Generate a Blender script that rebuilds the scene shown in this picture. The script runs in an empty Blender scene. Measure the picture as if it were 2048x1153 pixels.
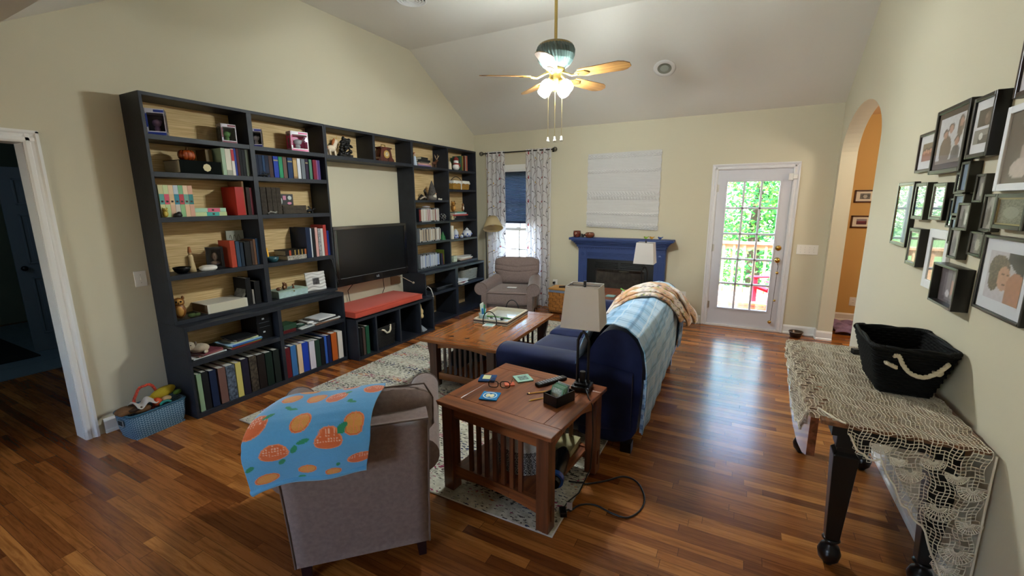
import bpy, math, random
from mathutils import Vector, Matrix, Euler
random.seed(7)
PI = math.pi
sc = bpy.context.scene
COL = sc.collection

# ------------------------------------------------------------------ camera
cam_d = bpy.data.cameras.new('camera')
cam = bpy.data.objects.new('camera', cam_d)
COL.objects.link(cam)
YAW, PITCH, ROLL = 0.4863, -0.1949, -0.0058
fw = Vector((-math.sin(YAW)*math.cos(PITCH), math.cos(YAW)*math.cos(PITCH), math.sin(PITCH)))
rt = Vector((math.cos(YAW), math.sin(YAW), 0))
up = rt.cross(fw)
r2 = rt*math.cos(ROLL)+up*math.sin(ROLL)
u2 = -rt*math.sin(ROLL)+up*math.cos(ROLL)
m = Matrix((r2, u2, -fw)).transposed().to_4x4()
m.translation = Vector((4.044, 0, 1.658))
cam.matrix_world = m
cam_d.sensor_width = 36
cam_d.lens = 36*869.385/2048
cam_d.clip_start = 0.02
cam_d.clip_end = 300
sc.camera = cam

# ------------------------------------------------------------------ world, sun, exposure
w = bpy.data.worlds.new('sky'); sc.world = w; w.use_nodes = True
nt = w.node_tree
bg = nt.nodes['Background']
sky = nt.nodes.new('ShaderNodeTexSky')
sky.sky_type = 'NISHITA'
sky.sun_disc = False
sky.sun_elevation = math.radians(52)
sky.sun_rotation = math.radians(200)
nt.links.new(sky.outputs[0], bg.inputs[0])
bg.inputs[1].default_value = 1.45
sd = bpy.data.lights.new('sun', 'SUN'); sun = bpy.data.objects.new('sun', sd); COL.objects.link(sun)
sd.energy = 9.0; sd.angle = math.radians(1.0); sd.color = (1, .95, .87)
sun.rotation_euler = Vector((0.25, 0.42, -0.87)).to_track_quat('-Z', 'Y').to_euler()
sc.view_settings.view_transform = 'Standard'
sc.view_settings.look = 'None'
sc.view_settings.gamma = 1
sc.view_settings.use_curve_mapping = False
sc.view_settings.exposure = 1.47
FAN_E = 700.0      # emission of the four fan bulbs
HALL_E = 17.0

# ------------------------------------------------------------------ materials
def lin(h):
    if isinstance(h, str):
        h = h.lstrip('#'); c = [int(h[i:i+2], 16)/255 for i in (0, 2, 4)]
    else: c = h
    return tuple((x/12.92 if x <= .04045 else ((x+.055)/1.055)**2.4) for x in c)
MC = {}
def M(hexc, rough=.6, metal=0, noise=None, bump=None, coat=0, emis=0, spec=.38, sheen=0, name=None, stretch=None):
    key = (hexc, rough, metal, noise, bump, coat, emis, spec, sheen, stretch)
    if key in MC: return MC[key]
    mt = bpy.data.materials.new(name or 'paint'); mt.use_nodes = True
    n = mt.node_tree; b = n.nodes['Principled BSDF']; L = n.links
    c = lin(hexc)+(1,)
    b.inputs['Base Color'].default_value = c
    b.inputs['Roughness'].default_value = rough
    b.inputs['Metallic'].default_value = metal
    b.inputs['Specular IOR Level'].default_value = spec
    b.inputs['Coat Weight'].default_value = coat
    b.inputs['Coat Roughness'].default_value = .15
    if sheen:
        b.inputs['Sheen Weight'].default_value = sheen
        b.inputs['Sheen Roughness'].default_value = .35
    if emis:
        b.inputs['Emission Color'].default_value = c
        b.inputs['Emission Strength'].default_value = emis
    if noise or bump:
        tc = n.nodes.new('ShaderNodeTexCoord'); mp = n.nodes.new('ShaderNodeMapping')
        L.new(tc.outputs['Object'], mp.inputs[0])
        if stretch: mp.inputs['Scale'].default_value = stretch
        if noise:
            t = n.nodes.new('ShaderNodeTexNoise'); t.inputs['Scale'].default_value = noise[0]; t.inputs['Detail'].default_value = 5
            L.new(mp.outputs[0], t.inputs[0])
            mx = n.nodes.new('ShaderNodeMix'); mx.data_type = 'RGBA'
            k = noise[1]
            mx.inputs[6].default_value = tuple(min(1, x*(1-k)) for x in c[:3])+(1,)
            mx.inputs[7].default_value = tuple(min(1, x*(1+k)+.01*k) for x in c[:3])+(1,)
            rr = n.nodes.new('ShaderNodeMapRange'); rr.inputs[1].default_value = .3; rr.inputs[2].default_value = .7
            L.new(t.outputs[0], rr.inputs[0]); L.new(rr.outputs[0], mx.inputs[0]); L.new(mx.outputs[2], b.inputs['Base Color'])
        if bump:
            t = n.nodes.new('ShaderNodeTexNoise'); t.inputs['Scale'].default_value = bump[0]; t.inputs['Detail'].default_value = 3
            L.new(mp.outputs[0], t.inputs[0])
            bp = n.nodes.new('ShaderNodeBump'); bp.inputs['Strength'].default_value = bump[1]; bp.inputs['Distance'].default_value = .004
            L.new(t.outputs[0], bp.inputs['Height']); L.new(bp.outputs[0], b.inputs['Normal'])
    MC[key] = mt
    return mt

def painted(name, rough=.85, trans=0, sheen=0, spec=.3, bump=None, emis=0):
    """pattern colours come from the mesh's colour attribute"""
    mt = bpy.data.materials.new(name); mt.use_nodes = True
    n = mt.node_tree; b = n.nodes['Principled BSDF']; L = n.links
    a = n.nodes.new('ShaderNodeVertexColor'); a.layer_name = 'Col'
    L.new(a.outputs[0], b.inputs['Base Color'])
    b.inputs['Roughness'].default_value = rough
    b.inputs['Specular IOR Level'].default_value = spec
    if sheen: b.inputs['Sheen Weight'].default_value = sheen
    if bump:
        t = n.nodes.new('ShaderNodeTexNoise'); t.inputs['Scale'].default_value = bump[0]
        tc = n.nodes.new('ShaderNodeTexCoord'); L.new(tc.outputs['Object'], t.inputs[0])
        bp = n.nodes.new('ShaderNodeBump'); bp.inputs['Strength'].default_value = bump[1]; bp.inputs['Distance'].default_value = .005
        L.new(t.outputs[0], bp.inputs['Height']); L.new(bp.outputs[0], b.inputs['Normal'])
    if trans:
        tr = n.nodes.new('ShaderNodeBsdfTranslucent'); L.new(a.outputs[0], tr.inputs[0])
        mx = n.nodes.new('ShaderNodeMixShader'); mx.inputs[0].default_value = trans
        out = n.nodes['Material Output']
        L.new(b.outputs[0], mx.inputs[1]); L.new(tr.outputs[0], mx.inputs[2]); L.new(mx.outputs[0], out.inputs[0])
    return mt

def glass_mat(name, tint=(1, 1, 1), refl=.06):
    """thin window or picture glass: clear with a mirror-like sheen"""
    mt = bpy.data.materials.new(name); mt.use_nodes = True
    n = mt.node_tree; L = n.links; n.nodes.clear()
    o = n.nodes.new('ShaderNodeOutputMaterial'); t = n.nodes.new('ShaderNodeBsdfTransparent'); g = n.nodes.new('ShaderNodeBsdfGlossy')
    t.inputs[0].default_value = tint+(1,); g.inputs['Roughness'].default_value = .01
    f = n.nodes.new('ShaderNodeFresnel'); f.inputs[0].default_value = 1.45
    gm = n.nodes.new('ShaderNodeNewGeometry'); iv = n.nodes.new('ShaderNodeMath'); iv.operation = 'SUBTRACT'; iv.inputs[0].default_value = 1; L.new(gm.outputs['Backfacing'], iv.inputs[1])
    mu = n.nodes.new('ShaderNodeMath'); mu.operation = 'MULTIPLY'; L.new(f.outputs[0], mu.inputs[0]); L.new(iv.outputs[0], mu.inputs[1])
    mx = n.nodes.new('ShaderNodeMixShader'); L.new(mu.outputs[0], mx.inputs[0])
    L.new(t.outputs[0], mx.inputs[1]); L.new(g.outputs[0], mx.inputs[2]); L.new(mx.outputs[0], o.inputs[0])
    return mt

def floor_mat():
    mt = bpy.data.materials.new('oak_strip_floor'); mt.use_nodes = True
    n = mt.node_tree; b = n.nodes['Principled BSDF']; L = n.links
    N = n.nodes.new
    def math_(op, a=None, bb=None):
        x = N('ShaderNodeMath'); x.operation = op
        for i, v in enumerate((a, bb)):
            if v is None: continue
            if isinstance(v, (int, float)): x.inputs[i].default_value = v
            else: L.new(v, x.inputs[i])
        return x.outputs[0]
    tc = N('ShaderNodeTexCoord'); s = N('ShaderNodeSeparateXYZ'); L.new(tc.outputs['Object'], s.inputs[0])
    yr = math_('DIVIDE', s.outputs[1], .057)
    row = math_('FLOOR', yr)
    fy = math_('FRACT', yr)
    wn = N('ShaderNodeTexWhiteNoise'); wn.noise_dimensions = '1D'; L.new(row, wn.inputs['W'])
    off = math_('MULTIPLY', wn.outputs[0], 7.3)
    ln = math_('ADD', math_('MULTIPLY', wn.outputs[0], .35), .55)
    xr = math_('DIVIDE', math_('ADD', s.outputs[0], off), ln)
    pid = math_('FLOOR', xr); fx = math_('FRACT', xr)
    cb = N('ShaderNodeCombineXYZ'); L.new(row, cb.inputs[0]); L.new(pid, cb.inputs[1])
    w2 = N('ShaderNodeTexWhiteNoise'); w2.noise_dimensions = '3D'; L.new(cb.outputs[0], w2.inputs[0])
    cr = N('ShaderNodeValToRGB'); e = cr.color_ramp.elements
    e[0].position = 0; e[0].color = lin('#6a3819')+(1,)
    e[1].position = 1; e[1].color = lin('#bd7b3c')+(1,)
    for p, h in ((.22, '#824a22'), (.5, '#975a2a'), (.78, '#a96a32')):
        q = e.new(p); q.color = lin(h)+(1,)
    L.new(w2.outputs[0], cr.inputs[0])
    # grain
    mp = N('ShaderNodeMapping'); mp.inputs['Scale'].default_value = (1.6, 26, 1); L.new(tc.outputs['Object'], mp.inputs[0])
    addv = N('ShaderNodeVectorMath'); addv.operation = 'ADD'; L.new(mp.outputs[0], addv.inputs[0])
    sc3 = N('ShaderNodeVectorMath'); sc3.operation = 'SCALE'; L.new(w2.outputs['Color'], sc3.inputs[0]); sc3.inputs['Scale'].default_value = 30
    L.new(sc3.outputs[0], addv.inputs[1])
    g = N('ShaderNodeTexNoise'); g.inputs['Scale'].default_value = 2.2; g.inputs['Detail'].default_value = 8; g.inputs['Roughness'].default_value = .65; g.inputs['Distortion'].default_value = .6
    L.new(addv.outputs[0], g.inputs[0])
    gr = N('ShaderNodeValToRGB'); gr.color_ramp.elements[0].position = .33; gr.color_ramp.elements[0].color = (.36, .29, .24, 1)
    gr.color_ramp.elements[1].position = .56; gr.color_ramp.elements[1].color = (1, 1, 1, 1)
    L.new(g.outputs[0], gr.inputs[0])
    mu = N('ShaderNodeMix'); mu.data_type = 'RGBA'; mu.blend_type = 'MULTIPLY'; mu.inputs[0].default_value = .7
    L.new(cr.outputs[0], mu.inputs[6]); L.new(gr.outputs[0], mu.inputs[7])
    # seams
    e1 = math_('LESS_THAN', fy, .03); e2 = math_('LESS_THAN', fx, .004)
    ee = math_('MAXIMUM', e1, e2)
    m2 = N('ShaderNodeMix'); m2.data_type = 'RGBA'; L.new(math_('MULTIPLY', ee, .7), m2.inputs[0]); L.new(mu.outputs[2], m2.inputs[6]); m2.inputs[7].default_value = lin('#3a2010')+(1,)
    L.new(m2.outputs[2], b.inputs['Base Color'])
    b.inputs['Roughness'].default_value = .3
    rr = N('ShaderNodeMapRange'); rr.inputs[3].default_value = .17; rr.inputs[4].default_value = .30
    L.new(g.outputs[0], rr.inputs[0]); L.new(rr.outputs[0], b.inputs['Roughness'])
    bp = N('ShaderNodeBump'); bp.inputs['Strength'].default_value = .12; bp.inputs['Distance'].default_value = .002
    L.new(math_('SUBTRACT', g.outputs[0], math_('MULTIPLY', ee, .8)), bp.inputs['Height']); L.new(bp.outputs[0], b.inputs['Normal'])
    return mt

def wood_mat(name, dark, light, axis='X', rough=.3, scale=1.0, coat=.3):
    mt = bpy.data.materials.new(name); mt.use_nodes = True
    n = mt.node_tree; b = n.nodes['Principled BSDF']; L = n.links; N = n.nodes.new
    tc = N('ShaderNodeTexCoord'); mp = N('ShaderNodeMapping')
    s = {'X': (1.5, 22, 22), 'Y': (22, 1.5, 22), 'Z': (22, 22, 1.5)}[axis]
    mp.inputs['Scale'].default_value = tuple(v*scale for v in s); L.new(tc.outputs['Object'], mp.inputs[0])
    g = N('ShaderNodeTexNoise'); g.inputs['Scale'].default_value = 1.6; g.inputs['Detail'].default_value = 7; g.inputs['Distortion'].default_value = .35
    L.new(mp.outputs[0], g.inputs[0])
    cr = N('ShaderNodeValToRGB'); e = cr.color_ramp.elements
    e[0].position = .32; e[0].color = lin(dark)+(1,); e[1].position = .66; e[1].color = lin(light)+(1,)
    L.new(g.outputs[0], cr.inputs[0]); L.new(cr.outputs[0], b.inputs['Base Color'])
    b.inputs['Roughness'].default_value = rough; b.inputs['Coat Weight'].default_value = coat; b.inputs['Coat Roughness'].default_value = .12
    return mt

WALL = M('#cbc3aa', .85, bump=(220, .12), name='wall_paint')
CEIL = M('#dad4c8', .9, bump=(160, .1), name='ceiling_paint')
TRIM = M('#e4e2dd', .45, name='trim_paint')
YELLOW = M('#cba566', .85, bump=(200, .1), name='yellow_wall_paint')
SLATE = M('#1d2129', .5, spec=.35, noise=(9, .22), bump=(60, .25), name='slate_painted_wood')
SLATE_IN = SLATE
BLACK = M('#101012', .35, name='black_plastic')
WHITE = M('#e6e4e0', .6, name='white')
BRASS = M('#c9a75a', .25, metal=1, name='brass')
BROWNFAB = M('#7b6a64', .95, noise=(55, .12), bump=(350, .3), sheen=.35, spec=.15, name='brown_microfibre')
BROWNPIPE = M('#66564e', .95, sheen=.2, spec=.15, name='brown_piping')
DKWOOD = M('#241418', .35, name='dark_stained_foot')
TBL = wood_mat('table_wood', '#5b2c16', '#91532b', 'X', .28)
TBLY = wood_mat('table_wood_lengthwise', '#5b2c16', '#91532b', 'Y', .28)
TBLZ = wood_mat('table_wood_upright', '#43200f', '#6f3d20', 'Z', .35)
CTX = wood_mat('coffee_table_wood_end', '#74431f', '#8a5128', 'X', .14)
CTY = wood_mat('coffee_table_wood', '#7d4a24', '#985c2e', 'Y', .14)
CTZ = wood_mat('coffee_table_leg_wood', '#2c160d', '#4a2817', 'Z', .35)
VELVET = M('#0e183c', .7, noise=(7, .3), sheen=.45, spec=.2, name='navy_velvet')
GLASS = glass_mat('window_glass')
PICGLASS = glass_mat('picture_glass')

# ------------------------------------------------------------------ mesh builder
class MB:
    def __init__(s): s.v = []; s.f = []; s.m = []; s.sm = []; s.cols = None
    def add(s, vs, fs, mi=0, sm=False, T=None):
        o = len(s.v)
        for p in vs:
            p = Vector(p)
            if T is not None: p = T @ p
            s.v.append(p)
        for f in fs: s.f.append(tuple(i+o for i in f)); s.m.append(mi); s.sm.append(sm)
        return s
    def box(s, x0, x1, y0, y1, z0, z1, mi=0, T=None):
        vs = [(x, y, z) for x in (x0, x1) for y in (y0, y1) for z in (z0, z1)]
        return s.add(vs, [(0, 1, 3, 2), (4, 6, 7, 5), (0, 4, 5, 1), (2, 3, 7, 6), (0, 2, 6, 4), (1, 5, 7, 3)], mi, False, T)
    def cyl(s, p0, p1, r0, r1=None, n=16, cap=True, mi=0, sm=True, T=None):
        if r1 is None: r1 = r0
        return s.tube([p0, p1], [r0, r1], n, cap, mi, sm, T)
    def tube(s, pts, r, n=10, cap=True, mi=0, sm=True, T=None, closed=False):
        pts = [Vector(p) for p in pts]; k = len(pts)
        rs = r if isinstance(r, (list, tuple)) else [r]*k
        vs = []; up = None
        for i, p in enumerate(pts):
            if closed: d = pts[(i+1) % k]-pts[i-1]
            else: d = (pts[min(i+1, k-1)]-pts[max(i-1, 0)])
            if d.length < 1e-9: d = Vector((0, 0, 1))
            d.normalize()
            if up is None: up = Vector((0, 0, 1)) if abs(d.z) < .9 else Vector((1, 0, 0))
            a = up-d*up.dot(d)
            if a.length < 1e-6: a = d.orthogonal()
            a.normalize(); bb = d.cross(a); up = a
            for j in range(n):
                t = 2*PI*j/n
                vs.append(p+(a*math.cos(t)+bb*math.sin(t))*rs[i])
        fs = []
        for i in range(k if closed else k-1):
            i2 = (i+1) % k
            for j in range(n): fs.append((i*n+j, i*n+(j+1) % n, i2*n+(j+1) % n, i2*n+j))
        s.add(vs, fs, mi, sm, T)
        if cap and not closed:
            s.add([v for v in vs[:n]], [tuple(range(n-1, -1, -1))], mi, False, T)
            s.add([v for v in vs[-n:]], [tuple(range(n))], mi, False, T)
        return s
    def lathe(s, prof, n=24, c=(0, 0, 0), mi=0, sm=True, T=None, rib=0):
        vs = []
        for r, z in prof:
            for j in range(n):
                t = 2*PI*j/n; q = r*(1+(rib if j % 2 else 0))
                vs.append((c[0]+q*math.cos(t), c[1]+q*math.sin(t), c[2]+z))
        fs = [(i*n+j, i*n+(j+1) % n, (i+1)*n+(j+1) % n, (i+1)*n+j) for i in range(len(prof)-1) for j in range(n)]
        s.add(vs, fs, mi, sm, T)
        for row, rev in ((0, True), (len(prof)-1, False)):
            if prof[row][0] > 1e-4 and (row == 0 or True):
                pass
        return s
    def prism(s, poly, axis, d0, d1, mi=0, T=None, sm=False):
        """poly in the two other axes (order x,y,z without axis)"""
        def P(a, b, d):
            return {'x': (d, a, b), 'y': (a, d, b), 'z': (a, b, d)}[axis]
        k = len(poly)
        vs = [P(a, b, d0) for a, b in poly]+[P(a, b, d1) for a, b in poly]
        fs = [(i, (i+1) % k, k+(i+1) % k, k+i) for i in range(k)]
        s.add(vs, fs, mi, sm, T)
        s.add(vs[:k], [tuple(range(k-1, -1, -1))], mi, False, T)
        s.add(vs[k:], [tuple(range(k))], mi, False, T)
        return s
    def ell(s, cx, cy, cz, rx, ry, rz, n=12, mi=0, T=None, rot=None):
        vs = []; fs = []; mR = n//2
        R = Euler(rot).to_matrix() if rot else None
        for i in range(mR+1):
            ph = -PI/2+PI*i/mR
            for j in range(n):
                t = 2*PI*j/n
                p = Vector((rx*math.cos(ph)*math.cos(t), ry*math.cos(ph)*math.sin(t), rz*math.sin(ph)))
                if R: p = R @ p
                vs.append(p+Vector((cx, cy, cz)))
        for i in range(mR):
            for j in range(n): fs.append((i*n+j, i*n+(j+1) % n, (i+1)*n+(j+1) % n, (i+1)*n+j))
        return s.add(vs, fs, mi, True, T)
    def grid(s, nu, nv, fn, thick=0, mi=0, sm=True, paint=None, T=None):
        o = len(s.v); vs = []; cols = []
        for i in range(nu+1):
            for j in range(nv+1):
                u, v = i/nu, j/nv
                vs.append(fn(u, v))
                if paint: cols.append(paint(u, v))
        fs = [(i*(nv+1)+j, (i+1)*(nv+1)+j, (i+1)*(nv+1)+j+1, i*(nv+1)+j+1) for i in range(nu) for j in range(nv)]
        s.add(vs, fs, mi, sm, T)
        if paint:
            if s.cols is None: s.cols = {}
            for i, c in enumerate(cols): s.cols[o+i] = c
        return s
    def pillow(s, x0, x1, y0, y1, z0, z1, r=.05, bulge=.02, n=14, mi=0, T=None, side=0):
        """soft upholstered block"""
        cx, cy, cz = (x0+x1)/2, (y0+y1)/2, (z0+z1)/2
        hx, hy, hz = (x1-x0)/2, (y1-y0)/2, (z1-z0)/2
        r = min(r, hx*.98, hy*.98, hz*.98)
        def pt(a, b, c):
            p = Vector((a*hx, b*hy, c*hz))
            q = Vector((max(-hx+r, min(hx-r, p.x)), max(-hy+r, min(hy-r, p.y)), max(-hz+r, min(hz-r, p.z))))
            d = p-q
            if d.length > 1e-9: p = q+d.normalized()*r
            p.z += (1 if c > 0 else -1)*bulge*(1-a*a)*(1-b*b)*abs(c)
            p.y += side*b*(1-a*a)*(1-c*c)
            p.x += side*a*(1-b*b)*(1-c*c)
            return p+Vector((cx, cy, cz))
        ease = [math.copysign(abs(t)**.75, t) for t in [-1+2*i/n for i in range(n+1)]]
        for ax in range(3):
            for sg in (-1, 1):
                vs = []
                for a in ease:
                    for b in ease:
                        q = [a, b]; q.insert(ax, sg); vs.append(pt(*q))
                fs = [(i*(n+1)+j, (i+1)*(n+1)+j, (i+1)*(n+1)+j+1, i*(n+1)+j+1) for i in range(n) for j in range(n)]
                if (sg < 0) != (ax == 1): fs = [f[::-1] for f in fs]
                s.add(vs, fs, mi, True, T)
        return s
    def build(s, name, mats, parent=None, bevel=0, weld=False, solid=0, subsurf=0, wire=0):
        me = bpy.data.meshes.new(name)
        me.from_pydata([tuple(v) for v in s.v], [], s.f)
        if not isinstance(mats, (list, tuple)): mats = [mats]
        for x in mats: me.materials.append(x)
        me.polygons.foreach_set('material_index', s.m)
        me.polygons.foreach_set('use_smooth', s.sm)
        if s.cols is not None:
            a = me.color_attributes.new('Col', 'FLOAT_COLOR', 'POINT')
            buf = []
            for i in range(len(s.v)):
                c = s.cols.get(i, (.5, .5, .5)); buf += [c[0], c[1], c[2], 1.0]
            a.data.foreach_set('color', buf)
        me.update()
        o = bpy.data.objects.new(name, me); COL.objects.link(o)
        if parent is not None: o.parent = parent
        if weld:
            md = o.modifiers.new('weld', 'WELD'); md.merge_threshold = .0004
        if subsurf:
            md = o.modifiers.new('sub', 'SUBSURF'); md.levels = subsurf; md.render_levels = subsurf
        if solid:
            md = o.modifiers.new('solid', 'SOLIDIFY'); md.thickness = solid; md.offset = 0
        if bevel:
            md = o.modifiers.new('bevel', 'BEVEL'); md.width = bevel; md.segments = 2; md.limit_method = 'ANGLE'
        if wire:
            md = o.modifiers.new('wire', 'WIREFRAME'); md.thickness = wire; md.use_replace = True; md.use_even_offset = False
        return o

def tag(o, label, cat, group=None, kind=None):
    if label: o['label'] = label
    if cat: o['category'] = cat
    if group: o['group'] = group
    if kind: o['kind'] = kind
    return o
def thing(name, label, cat, loc=(0, 0, 0), rot=0, group=None):
    o = bpy.data.objects.new(name, None); COL.objects.link(o); o.empty_display_size = .05
    o.location = loc
    o.rotation_euler = (0, 0, rot) if isinstance(rot, (int, float)) else rot
    return tag(o, label, cat, group)
def struct(o): o['kind'] = 'structure'; return o
def place(o, loc, rot=0):
    o.location = loc; o.rotation_euler = (0, 0, rot) if isinstance(rot, (int, float)) else rot; return o
def copy_thing(root, loc, rot, label, group=None):
    r = root.copy(); COL.objects.link(r); r.location = loc
    r.rotation_euler = (0, 0, rot) if isinstance(rot, (int, float)) else rot
    r['label'] = label
    if group: r['group'] = group
    for ch in root.children:
        c = ch.copy(); COL.objects.link(c); c.parent = r
        for g in ch.children:
            d = g.copy(); COL.objects.link(d); d.parent = c
    return r
def lerp(a, b, t): return a+(b-a)*t
def sstep(t): t = max(0, min(1, t)); return t*t*(3-2*t)
def pw(pts, x):
    """piecewise linear"""
    if x <= pts[0][0]: return pts[0][1]
    for (a, b), (c, d) in zip(pts, pts[1:]):
        if x <= c: return b+(d-b)*(x-a)/(c-a)
    return pts[-1][1]
def hsh(i, j=0):
    x = math.sin(i*127.1+j*311.7)*43758.5453
    return x-math.floor(x)
# ------------------------------------------------------------------ room shell
L_, W_ = 6.347, 4.946
EAVE, FLAT = 2.741, 3.614
YB = -3.0
T_ = .15
fl = MB().box(-5.2, 7.6, YB-.2, 8.0, -.12, 0).build('floor', floor_mat()); struct(fl)
# ceiling profile along y: low flat, near slope, high flat, far slope
prof = [(YB-.2, 2.737), (1.109, 2.737), (2.63, FLAT), (4.835, FLAT), (L_+.14, EAVE-.08)]
prof[-1] = (L_+.14, EAVE-(.14)*.577)
cm = MB()
top = prof+[(y, z+.14) for y, z in prof[::-1]]
cm.prism(top, 'x', -.12, W_+T_)
struct(cm.build('ceiling', CEIL))
# left wall with the hall doorway (y .22 - 1.10)
lw = MB()
def zc(y): return pw(prof, y)
DW0, DW1, DWZ = .2, 1.10, 2.055
lw.prism([(YB, 0), (DW0, 0), (DW0, zc(DW0)), (YB, zc(YB))], 'x', -.12, 0)
lw.prism([(DW0, DWZ), (DW1, DWZ), (DW1, zc(DW1)), (DW0, zc(DW0))], 'x', -.12, 0)
lw.prism([(DW1, 0), (L_+.14, 0), (L_+.14, zc(L_+.14)), (4.835, FLAT), (2.63, FLAT), (1.109, 2.737), (DW1, zc(DW1))], 'x', -.12, 0)
struct(lw.build('wall_left', WALL))
# far wall with window (x .42-1.18, z .5-2.165) and door opening
WX0, WX1, WZ0, WZ1 = .42, 1.18, .5, 2.165
DX0, DX1, DZ = 3.69, 4.537, 2.06
fwm = MB()
for x0, x1, z0, z1 in ((-.12, WX0, 0, 2.8), (WX0, WX1, 0, WZ0), (WX0, WX1, WZ1, 2.8), (WX1, DX0, 0, 2.8), (DX0, DX1, DZ, 2.8), (DX1, W_+T_, 0, 2.8)):
    fwm.box(x0, x1, L_, L_+.14, z0, z1)
struct(fwm.build('wall_far', WALL))
# right wall with the arched opening
AY0, AY1, AZ = 4.549, 6.216, 2.138
rw = MB()
rw.prism([(YB, 0), (AY0, 0), (AY0, zc(AY0)), (2.63, FLAT), (1.109, 2.737), (YB, 2.737)], 'x', W_, W_+T_)
ac, ar, ah = (AY0+AY1)/2, (AY1-AY0)/2, .425
K = 28
arc = [(ac-ar*math.cos(PI*i/K), AZ+ah*math.sin(PI*i/K)) for i in range(K+1)]
for (y0, z0), (y1, z1) in zip(arc, arc[1:]):
    rw.prism([(y0, z0), (y1, z1), (y1, zc(y1)), (y0, zc(y0))], 'x', W_, W_+T_)
rw.prism([(AY0, zc(AY0)-.5), (AY0, AZ), (AY0-.001, AZ), (AY0-.001, zc(AY0)-.5)], 'x', W_, W_+T_)
rw.prism([(AY1, 0), (L_, 0), (L_, zc(L_)), (AY1, zc(AY1))], 'x', W_, W_+T_)
struct(rw.build('wall_right', WALL))
# wall behind the camera with a wide window
bw = MB()
for x0, x1, z0, z1 in ((-.12, 1.2, 0, 2.9), (1.2, 2.4, 0, .8), (1.2, 2.4, 2.1, 2.9), (2.4, W_+T_, 0, 2.9)):
    bw.box(x0, x1, YB-.14, YB, z0, z1)
struct(bw.build('wall_back', WALL))
bf = MB()
for x in (1.2, 1.77, 2.34): bf.box(x, x+.06, YB-.1, YB-.03, .8, 2.1)
for z in (.8, 1.42, 2.04): bf.box(1.2, 2.4, YB-.1, YB-.03, z, z+.06)
w2 = struct(bf.build('window_2', TRIM))
struct(MB().box(1.2, 2.4, YB-.07, YB-.064, .8, 2.1).build('pane', GLASS, w2))

# hall on the left (dark) with tiles and a panelled door
hw = MB()
hw.box(-5.2, -.12, 2.6, 2.7, 0, 2.6); hw.box(-5.2, -.12, -.7, -.6, 0, 2.6); hw.box(-5.2, -5.1, -.6, 2.6, 0, 2.6)
struct(hw.build('wall_hall', M('#8a9484', .9)))
struct(MB().box(-5.2, -.12, -.7, 2.7, 2.6, 2.7).build('ceiling_hall', CEIL))
tm = MB()
for i in range(7):
    for j in range(9):
        x0, y0 = -4.9+i*.4, -.55+j*.35
        tm.box(x0, x0+.39, y0, y0+.34, 0, .008)
tm.box(-4.95, -2.1, -.58, 2.6, 0, .004)
struct(tm.build('floor_tile', M('#7d94a6', .3, name='hall_tile')))
tag(MB().box(-4.6, -2.75, .4, 1.62, .008, .022).build('doormat', M('#23282a', .95, bump=(200, .5))), 'dark doormat lying on the hall tiles beyond the left doorway', 'mat')
d3 = MB()
d3.box(-.02, .02, 0, .86, 0, 2.05)
d3o = struct(d3.build('door_3', M('#77889a', .5, name='hall_door_paint'))); place(d3o, (-3.0, 1.64, .01), math.radians(-8))
pm = MB()
for y0, y1 in ((.1, .4), (.47, .77)):
    for z0, z1 in ((.2, .85), (1.0, 1.55), (1.65, 1.93)):
        for a, b, c, d in ((y0, y1, z0, z0+.02), (y0, y1, z1-.02, z1), (y0, y0+.02, z0, z1), (y1-.02, y1, z0, z1)):
            pm.box(.02, .032, a, b, c, d)
        pm.box(.02, .028, y0+.05, y1-.05, z0+.05, z1-.05)
struct(pm.build('door_panel', M('#77889a', .5), d3o, bevel=.004))
struct(MB().ell(.06, .06, .96, .03, .03, .03).cyl((.02, .06, .96), (.06, .06, .96), .012).build('door_handle', M('#3b3b3e', .3, metal=1), d3o))

# hall beyond the arch
yw = MB()
yw.box(W_+T_, 7.6, 7.4, 7.5, 0, 2.741); yw.box(7.5, 7.6, 3.6, 7.4, 0, 2.741); yw.box(W_+T_, 7.6, 3.5, 3.6, 0, 2.741)
yw.box(W_+.1, W_+T_, L_, 7.4, 0, 2.741)
struct(yw.build('wall_hall_yellow', YELLOW))
struct(MB().box(W_+T_, 7.6, 3.5, 7.5, 2.741, 2.85).build('ceiling_yellow_hall', M('#e6cfae', .9)))

# trim: baseboards, casings
def bbpoly(z=.11): return [(0, 0), (.022, 0), (.022, .018), (.014, .026), (.014, z-.02), (.006, z), (0, z)]
def base_y(name, x, sgn, y0, y1):
    struct(MB().prism([(x+sgn*a, b) for a, b in bbpoly()], 'y', y0, y1).build(name, TRIM))
def base_x(name, y, sgn, x0, x1):
    struct(MB().prism([(y+sgn*a, b) for a, b in bbpoly()], 'x', x0, x1).build(name, TRIM))
base_x('baseboard_far', L_, -1, .0, 1.88)
base_x('baseboard_far', L_, -1, 3.14, 3.625)
base_x('baseboard_far', L_, -1, 4.60, W_)
base_y('baseboard_left', 0, 1, 1.20, 1.62)
base_y('baseboard_right', W_, -1, YB, AY0)
base_y('baseboard_right', W_, -1, AY1, L_-.022)
base_x('baseboard_right', AY1, -1, W_-.012, W_+T_)
base_x('baseboard_hall', 7.4, -1, W_+T_, 7.5)
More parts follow.
